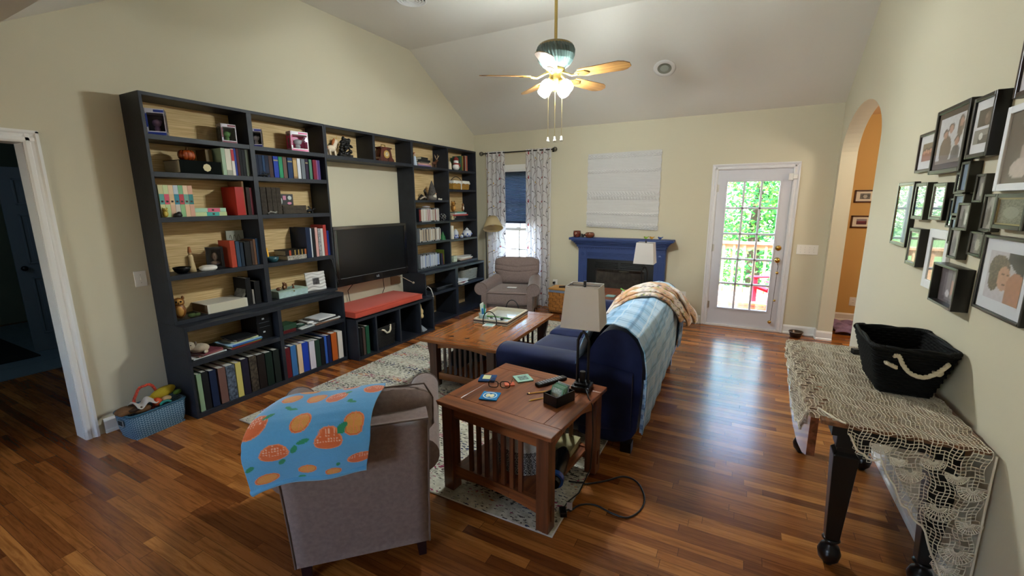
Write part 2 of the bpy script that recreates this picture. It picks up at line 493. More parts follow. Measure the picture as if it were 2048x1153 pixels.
# doorway casing on the left wall
def casing_prof(): return [(0, 0), (.012, 0), (.018, .012), (.018, .03), (.012, .036), (.016, .05), (.024, .06), (.024, .075), (0, .075)]
cs = MB()
pr_ = casing_prof()
cs.prism([(a, DW1-.01+b) for a, b in pr_], 'z', 0, DWZ+.06)                        # x,y
cs.prism([(a, DW0+.01-b) for a, b in pr_], 'z', 0, DWZ+.06)
cs.prism([(a, DWZ-.01+b) for a, b in pr_], 'y', DW0-.065, DW1+.065)                     # x,z
cs.box(-.14, 0, DW1-.012, DW1+.002, 0, DWZ); cs.box(-.14, 0, DW0-.002, DW0+.012, 0, DWZ); cs.box(-.14, 0, DW0, DW1, DWZ-.012, DWZ)
struct(cs.build('trim_1', TRIM))
# far door: casing, slab with 15 lights
cs = MB()
pr_ = [(a*.8, b*.92) for a, b in casing_prof()]
cs.prism([(DX0+.012-b, L_-a) for a, b in pr_], 'z', 0, DZ+.052)
cs.prism([(DX1-.012+b, L_-a) for a, b in pr_], 'z', 0, DZ+.052)
cs.prism([(L_-a, DZ-.012+b) for a, b in pr_], 'x', DX0-.056, DX1+.056)               # y,z
cs.box(DX0, DX0+.016, L_, L_+.14, 0, DZ); cs.box(DX1-.016, DX1, L_, L_+.14, 0, DZ); cs.box(DX0, DX1, L_, L_+.14, DZ-.014, DZ)
cs.box(DX0, DX1, L_-.02, L_+.14, 0, .02)
struct(cs.build('trim_2', M('#dcdbdd', .4, name='door_trim_paint')))
DOORP = M('#cfcfd6', .4, name='door_paint')
dm = MB(); y0, y1 = L_+.006, L_+.046
sx0, sx1, sz0, sz1 = DX0+.018, DX1-.018, .022, 2.045
gx0, gx1, gz0, gz1 = 3.822, 4.398, .255, 1.895
for a, b, c, d in ((sx0, gx0, sz0, sz1), (gx1, sx1, sz0, sz1), (gx0, gx1, sz0, gz0), (gx0, gx1, gz1, sz1)): dm.box(a, b, y0, y1, c, d)
door = struct(dm.build('door_1', DOORP))
gm = MB()
for i in range(1, 3): x = gx0+(gx1-gx0)*i/3; gm.box(x-.0125, x+.0125, y0-.001, y1+.001, gz0, gz1)
for i in range(1, 5): z = gz0+(gz1-gz0)*i/5; gm.box(gx0, gx1, y0-.001, y1+.001, z-.0125, z+.0125)
for a, b, c, d in ((gx0-.022, gx0, gz0-.022, gz1+.022), (gx1, gx1+.022, gz0-.022, gz1+.022), (gx0, gx1, gz0-.022, gz0), (gx0, gx1, gz1, gz1+.022)): gm.box(a, b, y0-.01, y0, c, d)
struct(gm.build('door_grille', DOORP, door, bevel=.003))
struct(MB().box(gx0, gx1, L_+.024, L_+.028, gz0, gz1).build('pane', GLASS, door))
km = MB()
km.lathe([(0, -.001), (.032, 0), (.034, .006), (.026, .014), (0, .018)], 20, T=Matrix.Translation((4.455, y0, 1.076)) @ Matrix.Rotation(PI/2, 4, 'X'))
struct(km.build('deadbolt', BRASS, door))
km = MB()
km.lathe([(0, -.001), (.033, 0), (.034, .006), (.014, .012), (.012, .03), (.026, .04), (.031, .055), (.024, .068), (0, .073)], 20, T=Matrix.Translation((4.455, y0, .925)) @ Matrix.Rotation(PI/2, 4, 'X'))
struct(km.build('door_knob', BRASS, door))
hm = MB()
for z in (.28, 1.05, 1.82): hm.cyl((DX0+.012, L_-.004, z-.05), (DX0+.012, L_-.004, z+.05), .007, n=8).box(DX0+.0, DX0+.034, L_-.003, L_+.007, z-.045, z+.045)
struct(hm.build('hinge', M('#b7b4ae', .35, metal=1), door))
lm = MB().box(DX1-.06, DX1-.012, L_-.03, L_+.006, 1.90, 1.98).box(DX1-.012, DX1+.03, L_-.035, L_-.012, 1.915, 1.965).cyl((DX1+.0, L_-.04, 1.99), (DX1+.0, L_-.04, 2.03), .006)
struct(lm.build('door_latch', TRIM, door, bevel=.003))

# far window: casing, sashes, shade
wm = MB()
for a, b, c, d in ((WX0-.075, WX0, WZ0-.07, WZ1+.08), (WX1, WX1+.075, WZ0-.07, WZ1+.08), (WX0, WX1, WZ1, WZ1+.08), (WX0, WX1, WZ0-.07, WZ0)): wm.box(a, b, L_-.018, L_, c, d)
for a, b, c, d in ((WX0, WX0+.03, WZ0, WZ1), (WX1-.03, WX1, WZ0, WZ1), (WX0, WX1, WZ1-.03, WZ1), (WX0, WX1, WZ0, WZ0+.04)): wm.box(a, b, L_, L_+.14, c, d)
win = struct(wm.build('window_1', TRIM, bevel=.003))
smm = MB()
mz = 1.22
for zz0, zz1, yy in ((WZ0+.04, mz+.025, L_+.05), (mz-.02, WZ1-.03, L_+.085)):
    a, b = WX0+.03, WX1-.03
    smm.box(a, a+.045, yy, yy+.03, zz0, zz1).box(b-.045, b, yy, yy+.03, zz0, zz1).box(a, b, yy, yy+.03, zz0, zz0+.045).box(a, b, yy, yy+.03, zz1-.045, zz1)
    smm.box((a+b)/2-.009, (a+b)/2+.009, yy+.004, yy+.026, zz0, zz1)
    smm.box(a, b, yy+.004, yy+.026, (zz0+zz1)/2-.009, (zz0+zz1)/2+.009)
smm.box((WX0+WX1)/2-.04, (WX0+WX1)/2+.04, L_+.03, L_+.05, mz+.02, mz+.04)
struct(smm.build('window_sash', TRIM, win))
struct(MB().box(WX0+.03, WX1-.03, L_+.064, L_+.067, WZ0+.04, mz).box(WX0+.03, WX1-.03, L_+.099, L_+.102, mz, WZ1-.03).build('pane', GLASS, win))
# pleated shade
sh = MB(); z = WZ1-.005; k = 0
bl = thing('window_shade', 'dark blue pleated shade lowered over the upper half of the window', 'window shade', ((WX0+WX1)/2, L_+.02, 1.32))
pts = []; n = 44; zt, zb = 2.13-1.32, .03
sh.grid(n*2, 1, lambda u, v: ((v-.5)*(WX1-WX0-.01), (.011 if round(u*n*2) % 2 else -.011), lerp(zt, zb, u)), sm=False)
SHADE = bpy.data.materials.new('blue_shade_fabric'); SHADE.use_nodes = True
n_ = SHADE.node_tree; b_ = n_.nodes['Principled BSDF']; b_.inputs['Base Color'].default_value = lin('#363d4e')+(1,); b_.inputs['Roughness'].default_value = .8
t_ = n_.nodes.new('ShaderNodeBsdfTranslucent'); t_.inputs[0].default_value = lin('#74839c')+(1,)
x_ = n_.nodes.new('ShaderNodeMixShader'); x_.inputs[0].default_value = .13
n_.links.new(b_.outputs[0], x_.inputs[1]); n_.links.new(t_.outputs[0], x_.inputs[2]); n_.links.new(x_.outputs[0], n_.nodes['Material Output'].inputs[0])
sh.build('pleated_fabric', SHADE, bl)
MB().box(-.375, .375, -.018, .018, zt, zt+.03).build('head_rail', M('#16213f', .5), bl)
MB().box(-.375, .375, -.016, .016, 0, .03).build('bottom_rail', M('#16213f', .5), bl)

# switches and outlets on the walls
def plate(name, label, loc, rot, w, h, kind):
    """flat plate in local xz, facing local -y"""
    r = thing(name, label, 'switch' if kind[0] == 's' else 'outlet', loc, rot)
    MB().box(-w/2, w/2, -.006, 0, -h/2, h/2).build('plate', M('#e9e5dc', .4, name='plate_plastic'), r, bevel=.002)
    if kind[0] == 's':
        k = int(kind[1])
        for i in range(k):
            x = (i-(k-1)/2)*.046
            MB().box(x-.004, x+.004, -.016, -.005, -.008, .012).build('toggle', M('#e9e5dc', .4), r)
            for dz in (-.03, .03): MB().cyl((x, -.0075, dz), (x, -.005, dz), .0035, n=8).build('screw', M('#b9b5aa', .4), r)
    else:
        for dz in (-.02, .02):
            MB().cyl((0, -.009, dz), (0, -.004, dz), .017, n=16).build('socket', M('#e9e5dc', .4), r)
            MB().box(-.008, -.005, -.0095, -.008, dz-.002, dz+.008).box(.005, .008, -.0095, -.008, dz-.002, dz+.008).build('slot', BLACK, r)
    return r
plate('switch_plate', 'white four-gang switch plate right of the glass door', (4.757, L_, 1.07), 0, .22, .118, 's4')
plate('switch_plate', 'cream single switch plate on the left wall beside the bookcase', (0, 1.57, 1.10), PI/2, .078, .12, 's1')
plate('wall_outlet', 'white outlet low on the far wall between fireplace and glass door', (3.38, L_, .365), 0, .078, .12, 'o')
plate('wall_outlet', 'white outlet on the far wall above the wicker hamper', (1.47, L_, .39), 0, .078, .12, 'o')
plate('wall_outlet', 'white outlet on the yellow wall seen through the arch', (5.475, 7.4, .28), 0, .078, .12, 'o')
# plug in the outlet by the hamper
tag(MB().box(1.445, 1.475, L_-.05, L_-.006, .385, .415).tube([(1.46, L_-.05, .4), (1.5, L_-.09, .36), (1.62, L_-.1, .3), (1.7, L_-.06, .02)], .004).build('power_plug', BLACK), 'black plug with its cord in the outlet above the wicker hamper', 'plug')

# ------------------------------------------------------------------ outside
DECK = M('#b5a698', .8, noise=(8, .15), name='deck_boards')
dk = MB()
for i in range(22):
    y = L_+.16+i*.142
    dk.box(2.4, 8.4, y, y+.132, -.06, -.02)
tag(dk.build('deck', DECK), 'sunlit grey wooden deck outside the glass door', 'deck')
RAILW = M('#caa27c', .7, noise=(10, .12), name='rail_wood')
rl = thing('deck_railing', 'pale wooden deck railing with square balusters outside the glass door', 'railing', (4.5, 8.72, -.02))
MB().box(-2.1, 3.8, -.07, .07, .93, .97).build('top_rail', RAILW, rl)
MB().box(-2.1, 3.8, -.02, .02, .06, .15).box(-2.1, 3.8, -.02, .02, .84, .93).build('cross_rail', RAILW, rl)
for i in range(36):
    x = -2.05+i*.165
    MB().box(x-.02, x+.02, -.045, -.02, .03, .93).build('baluster', RAILW, rl)
for x in (-2.1, 1.9, 3.8): MB().box(x-.045, x+.045, -.045, .045, .003, .97).build('post', RAILW, rl)
# adirondack chair
RED = M('#c92a44', .5, name='red_plastic')
ad = thing('adirondack_chair', 'red slatted adirondack chair standing on the deck', 'chair', (4.60, 8.2, -.02), math.radians(-62)); ad.scale = (.78,)*3
for s in (-1, 1):
    MB().prism([(-.32, 0), (-.24, 0), (-.24, .52), (-.32, .52)], 'x', s*.3-.035, s*.3+.035).build('leg', RED, ad)
    MB().prism([(-.30, .30), (-.30, .36), (.55, .06), (.5, 0)], 'x', s*.26-.02, s*.26+.02).build('leg', RED, ad)
    MB().box(s*.33-.08, s*.33+.08, -.38, .35, .52, .55).build('armrest', RED, ad, bevel=.008)
for i in range(5):
    t = i/4
    y = lerp(-.3, .16, t); z = lerp(.36, .2, t)
    MB().box(-.27, .27, y-.045, y+.045, z, z+.022, T=Matrix.Translation((0, 0, 0))).build('seat_slat', RED, ad)
for i in range(5):
    x = -.24+i*.12
    h = .98-.09*abs(i-2)**1.3
    MB().add([(x-.052, .16, .2), (x+.052, .16, .2), (x+.06, .16+.42*(h-.2), h), (x-.06, .16+.42*(h-.2), h), (x-.052, .182, .2), (x+.052, .182, .2), (x+.06, .182+.42*(h-.2), h), (x-.06, .182+.42*(h-.2), h)],
             [(0, 1, 2, 3), (7, 6, 5, 4), (0, 4, 5, 1), (1, 5, 6, 2), (2, 6, 7, 3), (3, 7, 4, 0)]).build('back_slat', RED, ad)
# ground and trees
tag(MB().box(-40, 60, 6.5, 80, -2.3, -2.2).build('lawn', M('#5c7a3a', .95, noise=(3, .3))), 'green lawn below the deck behind the house', 'lawn')['kind'] = 'structure'
GREEN = []
for h in ('#5e9a3c', '#3f7f35', '#8fb648', '#2f6b3a'):
    mt = bpy.data.materials.new('leaf'); mt.use_nodes = True; n_ = mt.node_tree; b_ = n_.nodes['Principled BSDF']
    b_.inputs['Base Color'].default_value = lin(h)+(1,); b_.inputs['Roughness'].default_value = .6
    t_ = n_.nodes.new('ShaderNodeBsdfTranslucent'); t_.inputs[0].default_value = tuple(min(1, c*1.4) for c in lin(h))+(1,)
    x_ = n_.nodes.new('ShaderNodeMixShader'); x_.inputs[0].default_value = .4
    n_.links.new(b_.outputs[0], x_.inputs[1]); n_.links.new(t_.outputs[0], x_.inputs[2]); n_.links.new(x_.outputs[0], n_.nodes['Material Output'].inputs[0])
    GREEN.append(mt)
def crown_mesh(seed, n=11000):
    rnd = random.Random(seed); cm = MB()
    blobs = [(rnd.uniform(-1.3, 1.3), rnd.uniform(-1, 1), rnd.uniform(-2.6, 2.6), rnd.uniform(.7, 1.25)) for _ in range(14)]
    for _ in range(n):
        bx, by, bz, br = rnd.choice(blobs)
        d = Vector((rnd.gauss(0, 1), rnd.gauss(0, 1), rnd.gauss(0, 1))).normalized()*br*rnd.uniform(.75, 1.05)
        c = Vector((bx, by, bz))+d
        a = Vector((rnd.gauss(0, 1), rnd.gauss(0, 1), rnd.gauss(0, .6))).normalized(); b = a.orthogonal().normalized()
        s = rnd.uniform(.035, .085)
        cm.add([c-a*s, c+b*s*.55, c+a*s, c-b*s*.55], [(0, 1, 2, 3)], rnd.choice((0, 0, 1, 1, 2, 3)))
    return cm
tr0 = thing('tree', 'broad leafy tree behind the deck, directly behind the railing', 'tree', (4.3, 13.2, -2.2), 0, 'trees behind the deck')
crown_mesh(3).build('crown', GREEN, tr0).location = (0, 0, 3.2)
MB().tube([(0, 0, 0), (.1, 0, 1.5), (0, .1, 3.2), (.1, 0, 5)], [.22, .18, .13, .05]).build('trunk', M('#4a3a2c', .9), tr0)
TL = [(9.4, 14.4, 1.3, 'leafy tree behind the deck, right of the railing view'), (-4.6, 17.5, 2.4, 'leafy tree outside the curtained window'),
      (7.2, 19.2, 4.0, 'leafy tree in the second row behind the deck, right'), (1.6, 18.6, .6, 'leafy tree in the second row behind the deck, left')]
for x, y, r, lb in TL: copy_thing(tr0, (x, y, -2.2+(1.2 if y > 16 else .1)), r, lb, 'trees behind the deck')
# pale fence / siding of the neighbour outside the window
nb = thing('neighbour_shed', 'pale sided shed seen through the window below the blue shade', 'building', (-2.2, 10.5, -2.2))
sm_ = MB()
for i in range(24): sm_.prism([(-.02, .14*i), (0, .14*i), (0, .14*i+.13), (-.02, .14*i+.135)], 'x', -1.6, 2.6)
sm_.box(-1.6, 2.6, 0, 2, 0, 3.3)
sm_.build('wall', M('#f2f4f6', .7), nb)
MB().prism([(-1.8, 3.3), (2.8, 3.3), (.5, 4.3)], 'y', -.15, 2.1).build('roof', M('#8f9aa2', .8), nb)

# light inside the halls: a warm ceiling lamp beyond the arch, an added unseen cool fill lamp showing the dark hall's door
hl = bpy.data.lights.new('hall_lamp', 'POINT'); hl.energy = HALL_E; hl.color = (1, .93, .8); hl.shadow_soft_size = .12
o = bpy.data.objects.new('hall_lamp', hl); COL.objects.link(o); o.location = (6.0, 5.6, 2.35)
hl = bpy.data.lights.new('entry_fill_lamp', 'POINT'); hl.energy = 2.0; hl.color = (.55, .78, 1); hl.shadow_soft_size = .2
o = bpy.data.objects.new('entry_fill_lamp', hl); COL.objects.link(o); o.location = (-1.6, .1, 1.9)
# ------------------------------------------------------------------ bookcases
GRASS = bpy.data.materials.new('grasscloth'); GRASS.use_nodes = True
_n = GRASS.node_tree; _b = _n.nodes['Principled BSDF']; _L = _n.links; _N = _n.nodes.new
_tc = _N('ShaderNodeTexCoord'); _mp = _N('ShaderNodeMapping'); _mp.inputs['Scale'].default_value = (1, 2.5, 95); _L.new(_tc.outputs['Object'], _mp.inputs[0])
_g = _N('ShaderNodeTexNoise'); _g.inputs['Scale'].default_value = 1.5; _g.inputs['Detail'].default_value = 6; _L.new(_mp.outputs[0], _g.inputs[0])
_cr = _N('ShaderNodeValToRGB'); _e = _cr.color_ramp.elements; _e[0].position = .3; _e[0].color = lin('#bd9861')+(1,); _e[1].position = .68; _e[1].color = lin('#ecd09a')+(1,)
_L.new(_g.outputs[0], _cr.inputs[0])
_L.new(_cr.outputs[0], _b.inputs['Base Color']); _b.inputs['Roughness'].default_value = .8
_bp = _N('ShaderNodeBump'); _bp.inputs['Strength'].default_value = .25; _bp.inputs['Distance'].default_value = .003; _L.new(_g.outputs[0], _bp.inputs['Height']); _L.new(_bp.outputs[0], _b.inputs['Normal'])

def board(name, par, x0, x1, y0, y1, z0, z1, mat=None):
    return MB().box(x0, x1, y0, y1, z0, z1).build(name, mat or SLATE, par, bevel=.0015)
X = .27
def unit(name, label, x1, y0, y1, z0, z1, divs, shelves, topt=.024, bott=.031, back=True, side=.02, gap=.0):
    """local origin at (0,y0,z0)"""
    r = thing(name, label, 'bookcase', (0.002, y0, z0))
    H = z1-z0; D = x1-.002; Wd = y1-y0
    board('side_panel', r, 0, D, 0, side, 0, H); board('side_panel', r, 0, D, Wd-side, Wd, 0, H)
    board('top_panel', r, 0, D, side, Wd-side, H-topt, H)
    board('bottom_panel', r, 0, D, side, Wd-side, 0, bott)
    for a, b in divs: board('divider', r, 0, D, a-y0, b-y0, bott, H-topt)
    for a, b, z, t in shelves: board('shelf', r, .012, D-.002, a-y0, b-y0, z-z0-t, z-z0)
    if back: MB().box(0, .01, side, Wd-side, bott, H-topt).build('back_panel', GRASS, r)
    return r
S1 = [(1.65, 2.377, z, .036) for z in (2.15, 1.89, 1.562, 1.125)]+[(2.419, 3.135, z, .036) for z in (2.147, 1.89, 1.562, 1.125)]
unit('bookcase', 'tall upper dark bookcase left of the television, two columns of five shelves', X, 1.63, 3.155, .744, 2.432, [(2.377, 2.419)], S1)
unit('bookcase', 'low wide dark bookcase on the floor left of the bench, holding tall binders', .39, 1.63, 3.125, 0, .742, [(2.378, 2.412)],
     [(1.65, 2.378, .461, .036), (2.412, 3.105, .461, .036)], topt=.036, bott=.04)
unit('bookcase', 'short dark bridge shelf with two boxes spanning above the television', X, 3.157, 4.463, 2.105, 2.43, [(3.80, 3.835)], [], bott=.036)
S2 = [(4.485, 5.212, z, .03) for z in (2.13, 1.693, 1.402, 1.132)]+[(5.236, 5.94, z, .03) for z in (2.127, 1.848, 1.409, 1.121)]
unit('bookcase', 'tall upper dark bookcase right of the television, holding disc cases', X, 4.465, 5.96, .744, 2.432, [(5.212, 5.236)], S2)
unit('bookcase', 'low dark bookcase between the bench and the armchair by the window', .39, 4.46, 5.95, 0, .742, [(5.15, 5.215)],
     [(4.48, 5.15, .44, .03), (5.215, 5.93, .462, .03)], topt=.03, bott=.03)
bn = thing('storage_bench', 'low dark cubby bench under the television', 'bench', (.002, 3.13, 0))
for a in (0, 1.28): board('side_panel', bn, 0, .538, a, a+.022, 0, .45)
board('top_panel', bn, 0, .538, .022, 1.28, .425, .45); board('bottom_panel', bn, 0, .538, .022, 1.28, 0, .025)
for y in (3.397, 3.777, 4.144): board('divider', bn, 0, .538, y-3.13, y-3.13+.022, .025, .425)
MB().box(0, .01, .022, 1.28, .025, .425).build('back_panel', SLATE, bn)
cb = thing('bench_cushion', 'long coral red cushion on the bench under the television', 'cushion', (.29, 3.68, .459))
CORAL = M('#bc4a37', .85, bump=(400, .25), sheen=.2, name='coral_fabric')
MB().pillow(-.245, .245, -.545, .545, 0, .075, r=.022, bulge=.006, side=.004, n=18).build('cushion_cover', CORAL, cb, weld=True)
pm = MB()
for z in (.012, .066):
    pm.tube([(-.243, -.543, z), (.243, -.543, z), (.243, .543, z), (-.243, .543, z)], .004, closed=True)
pm.build('piping', M('#a83f2e', .85), cb)

# ------------------------------------------------------------------ books
PAGES = M('#d9cfb4', .9, name='paper_pages')
PAGEW = M('#ddd9ce', .9, name='white_paper')
def book(name, label, cat, t, d, h, col, x=.245, y=0, z=0, lie=0, rot=0, lean=0, group=None, rough=.62, bands=None, pages=PAGES, noise=None):
    """upright: spine faces +x, thickness t along y, height h; lie: flat with spine facing +x, length h along y"""
    c = M(col, rough, noise=noise, spec=.22) if isinstance(col, str) else col
    if lie: r = thing(name, label, cat, (x-d/2, y, z+t/2), (PI/2, 0, 0), group); r.rotation_euler = (Euler((PI/2, 0, 0)).to_matrix().to_4x4() @ Matrix.Identity(4)).to_euler(); r.rotation_euler = (Matrix.Rotation(rot, 4, 'Z') @ Matrix.Rotation(PI/2, 4, 'X')).to_euler()
    else: r = thing(name, label, cat, (x-d/2, y+t/2, z), (Matrix.Rotation(rot, 4, 'Z') @ Matrix.Rotation(lean, 4, 'X')).to_euler(), group)
    k = min(.004, t*.16); z0, z1 = (0, h) if not lie else (-h/2, h/2)
    MB().box(-d/2, d/2, -t/2, -t/2+k, z0, z1).box(-d/2, d/2, t/2-k, t/2, z0, z1).box(d/2-k*1.2, d/2, -t/2+k, t/2-k, z0, z1).build('cover', c, r)
    MB().box(-d/2+.004, d/2-k*1.2, -t/2+k, t/2-k, z0+.004, z1-.004).build('pages', pages, r)
    for a, b, cc in (bands or []):
        wf_ = .5 if cc == '#3a2a22' else 1; MB().box(d/2-.001, d/2+(.0008 if wf_ == 1 else .0012), (-t/2+.0006)*wf_, (t/2-.0006)*wf_, lerp(z0, z1, a), lerp(z0, z1, b)).build('spine_band', M(cc, .6), r)
    return r
ORD = ['first', 'second', 'third', 'fourth', 'fifth', 'sixth', 'seventh', 'eighth', 'ninth', 'tenth', 'eleventh', 'twelfth', 'thirteenth', 'fourteenth', 'fifteenth', 'sixteenth', 'seventeenth', 'eighteenth', 'nineteenth', 'twentieth', 'twenty-first', 'twenty-second', 'twenty-third', 'twenty-fourth', 'twenty-fifth', 'twenty-sixth']

# row of tall binders, left half of the low bookcase
LB = [(1.669, .033, .31, '#8fae8c', 'mint green album', 0), (1.707, .044, .314, '#15171a', 'black album beside the mint one', 0), (1.761, .05, .306, '#172440', 'navy album, third from the left', 0),
      (1.827, .056, .304, '#715249', 'mauve brown album', 0), (1.889, .069, .302, '#4c5764', 'album with a dark and white patterned cover', 1), (1.965, .045, .304, '#c6bb68', 'yellow album', 0),
      (2.016, .056, .318, '#1f1b2b', 'dark purple album right of the yellow one', 0), (2.083, .063, .32, '#3d352a', 'album with a brown and gold patterned cover', 1), (2.153, .066, .314, '#1d1511', 'dark brown album', 0),
      (2.226, .062, .31, '#12231b', 'dark green album, wider of two', 0), (2.302, .056, .311, '#18211d', 'dark green album at the right end of its row', 0)]
for y, t, h, c, lb, pat in LB:
    book('photo_album', lb+', bottom left of the low bookcase', 'album', t, .31, h, c, .375, y, .041, group='albums on the bottom shelf, left half', noise=(38, .9) if pat else None, pages=PAGEW)
RBK = [(2.421, .046, .293, '#641a22', 'dark red album'), (2.473, .055, .297, '#3a6ea5', 'light blue album'), (2.543, .048, .292, '#d8bd97', 'cream album'), (2.595, .063, .292, '#1c3da5', 'royal blue album'),
       (2.673, .06, .283, '#cfccd6', 'white album right of the royal blue one'), (2.741, .05, .278, '#1f3a30', 'green album in the bright row'), (2.796, .05, .282, '#101013', 'black album in the bright row'), (2.849, .027, .292, '#2f56a6', 'thin blue album'),
       (2.883, .041, .287, '#171d48', 'navy album in the bright row'), (2.935, .064, .294, '#b85a22', 'orange album'), (3.016, .058, .29, '#ded8cc', 'off-white album at the right end')]
for y, t, h, c, lb in RBK:
    book('photo_album', lb+', bottom shelf right of the low bookcase divider', 'album', t, .31, h, c, .375, y, .041, group='albums on the bottom shelf, right half', pages=PAGEW)
for y, t, h, c, lb in ((3.197, .033, .32, '#141414', 'black album'), (3.24, .034, .31, '#4a3c37', 'grey brown album'), (3.284, .048, .315, '#1d4f38', 'green album')):
    book('photo_album', lb+' standing in the left cubby of the bench', 'album', t, .3, h, c, .50, y, .026, group='albums in the bench', pages=PAGEW)

# L1 shelf 2 (z 1.89)
big = book('thick_book', 'very thick black book lying flat under the orange glass pumpkin', 'book', .098, .235, .302, M('#0b0f0d', .85, spec=.08), .25, 1.985, 1.891, lie=1)
MB().prism([(.04+.03*math.cos(i*PI/4), .0+.03*math.sin(i*PI/4)) for i in range(8)], 'x', .1165, .1185, T=Matrix.Rotation(-PI/2, 4, 'X') @ Matrix.Identity(4)).build('spine_emblem', M('#cdbf90', .5), big)
RW = [(2.017, .03, .205, '#7b6747', 'tan worn book, leftmost standing', .19), (2.151, .029, .214, '#9db59a', 'pale green book', .24), (2.182, .043, .212, '#d9d3c2', 'cream book with red lettering', .24), (2.229, .023, .216, '#d6d0c6', 'white and red book', .24),
      (2.254, .015, .235, '#2c3e8c', 'thin blue book', .24), (2.272, .020, .233, '#4c1e22', 'dark maroon book', .24), (2.294, .022, .235, '#121212', 'left black book', .24), (2.319, .024, .228, '#17181a', 'right black book', .24), (2.347, .028, .23, '#5d6455', 'grey green book', .24)]
for i, (y, t, h, c, lb, xf) in enumerate(RW):
    if i == 0: book('book', lb+' behind the thick black book', 'book', .05, .14, .2, c, .15, 2.08, 1.891, group='books on the second shelf, left column'); continue
    book('book', lb+' on the second shelf of the left column', 'book', t, .16, h, c, xf, y, 1.891, group='books on the second shelf, left column', bands=[(.55, .97, '#b3272f')] if 'white and red' in lb else ([(.0, .2, '#9b9b8c')] if 'cream' in lb else None))
# L1 shelf 3: seven pastel volumes
PS = [('#d6cf9d', '#5fa39b', '#d8d49a'), ('#c9d6a2', '#d4566b', '#b9cf94'), ('#e0c3a0', '#d7b68c', '#d9b294'), ('#b9c3cc', '#2f7f94', '#c9c2b8'), ('#7fae84', '#b23a46', '#8fbb86'), ('#dfc4a6', '#6fa295', '#ddb795'), ('#d8a890', '#2b7a7a', '#cf9f88')]
NM = ['yellow', 'green and red', 'peach', 'grey and blue', 'green and crimson', 'peach and sage', 'salmon and teal']
for i in range(7):
    a, b, c = PS[i]
    book('book', 'pastel %s banded volume, %s from the left of its seven' % (NM[i], ORD[i]), 'book', .0315, .165, .235, a, .24, 1.672+i*.0325, 1.563, lean=0, group='pastel banded volumes standing', bands=[(.4, .72, b), (.0, .38, c), (.46, .52, '#3a2a22')])
book('book', 'pastel banded volume lying on top of its twin beside the standing seven', 'book', .031, .165, .235, '#a7cdb0', .23, 2.02, 1.595, lie=1, bands=[(.2, .6, '#d4607a'), (.4, .47, '#3a2a22')])
book('book', 'pastel banded volume lying flat on the shelf under its twin', 'book', .031, .165, .238, '#c3d19a', .23, 2.022, 1.563, lie=1, bands=[(.25, .65, '#3fa39a'), (.4, .47, '#3a2a22')])
book('ring_binder', 'bright red thick binder on the third shelf of the left column', 'binder', .07, .2, .235, '#a3211c', .245, 2.222, 1.563, rough=.35, pages=PAGEW)
book('book', 'very tall thin tan book right of the red binder', 'book', .016, .2, .285, '#7c6142', .22, 2.297, 1.563)
book('book', 'dark brown book right of the red binder', 'book', .03, .18, .235, '#2c211a', .235, 2.32, 1.563)
book('book', 'thin book with a pink spine at the right end of the third shelf', 'book', .02, .18, .232, '#6d2f38', .235, 2.352, 1.563)
# L1 shelf 4
for y, t, h, c, lb in ((2.128, .04, .227, '#a9412d', 'orange spined book'), (2.174, .03, .217, '#2e4459', 'slate blue book'), (2.21, .025, .206, '#1d2a38', 'dark book with a green mark'), (2.247, .05, .208, '#141414', 'thick black book'), (2.302, .022, .212, '#3d3029', 'brown book'), (2.328, .018, .225, '#6b4a34', 'tan brown book'), (2.35, .024, .23, '#263a52', 'dark blue book at the right end')):
    book('book', lb+' on the fourth shelf of the left column', 'book', t, .17, h, c, .235, y, 1.126, group='books on the fourth shelf, left column')
nb_ = thing('notebook', 'pale notebook with a line drawing standing behind the fourth-shelf books', 'notebook', (.05, 2.285, 1.126))
MB().box(-.008, .004, -.075, .075, 0, .30).build('cover', M('#9a9a8c', .8), nb_)
MB().tube([(.0055, -.05+.1*t/20, .235+.03*math.sin(t*.9)) for t in range(21)], .0016, n=5).build('drawing', M('#4a4038', .8), nb_)
# L1 shelf 5
book('album', 'large cream album with brown flowers lying on the fifth shelf of the left column', 'album', .075, .245, .325, '#cfcabb', .25, 2.045, .776, lie=1, rot=math.radians(0), rough=.5, pages=M('#6b543c', .9), bands=[(.05, .95, '#c9c3ad')])
book('book', 'small worn book leaning against the black volumes on the fifth shelf', 'book', .018, .13, .19, '#57534a', .21, 2.16, .795, lean=math.radians(-28), noise=(30, .6))
for y, t, h, c, lb in ((2.225, .045, .24, '#0f0f10', 'tall black volume, left of two'), (2.275, .015, .13, '#8a8680', 'thin grey booklet between black volumes'), (2.3, .05, .2, '#131314', 'black volume at the right end')):
    book('book', lb+' on the fifth shelf of the left column', 'book', t, .18, h, c, .22, y, .776, group='black volumes on the fifth shelf')
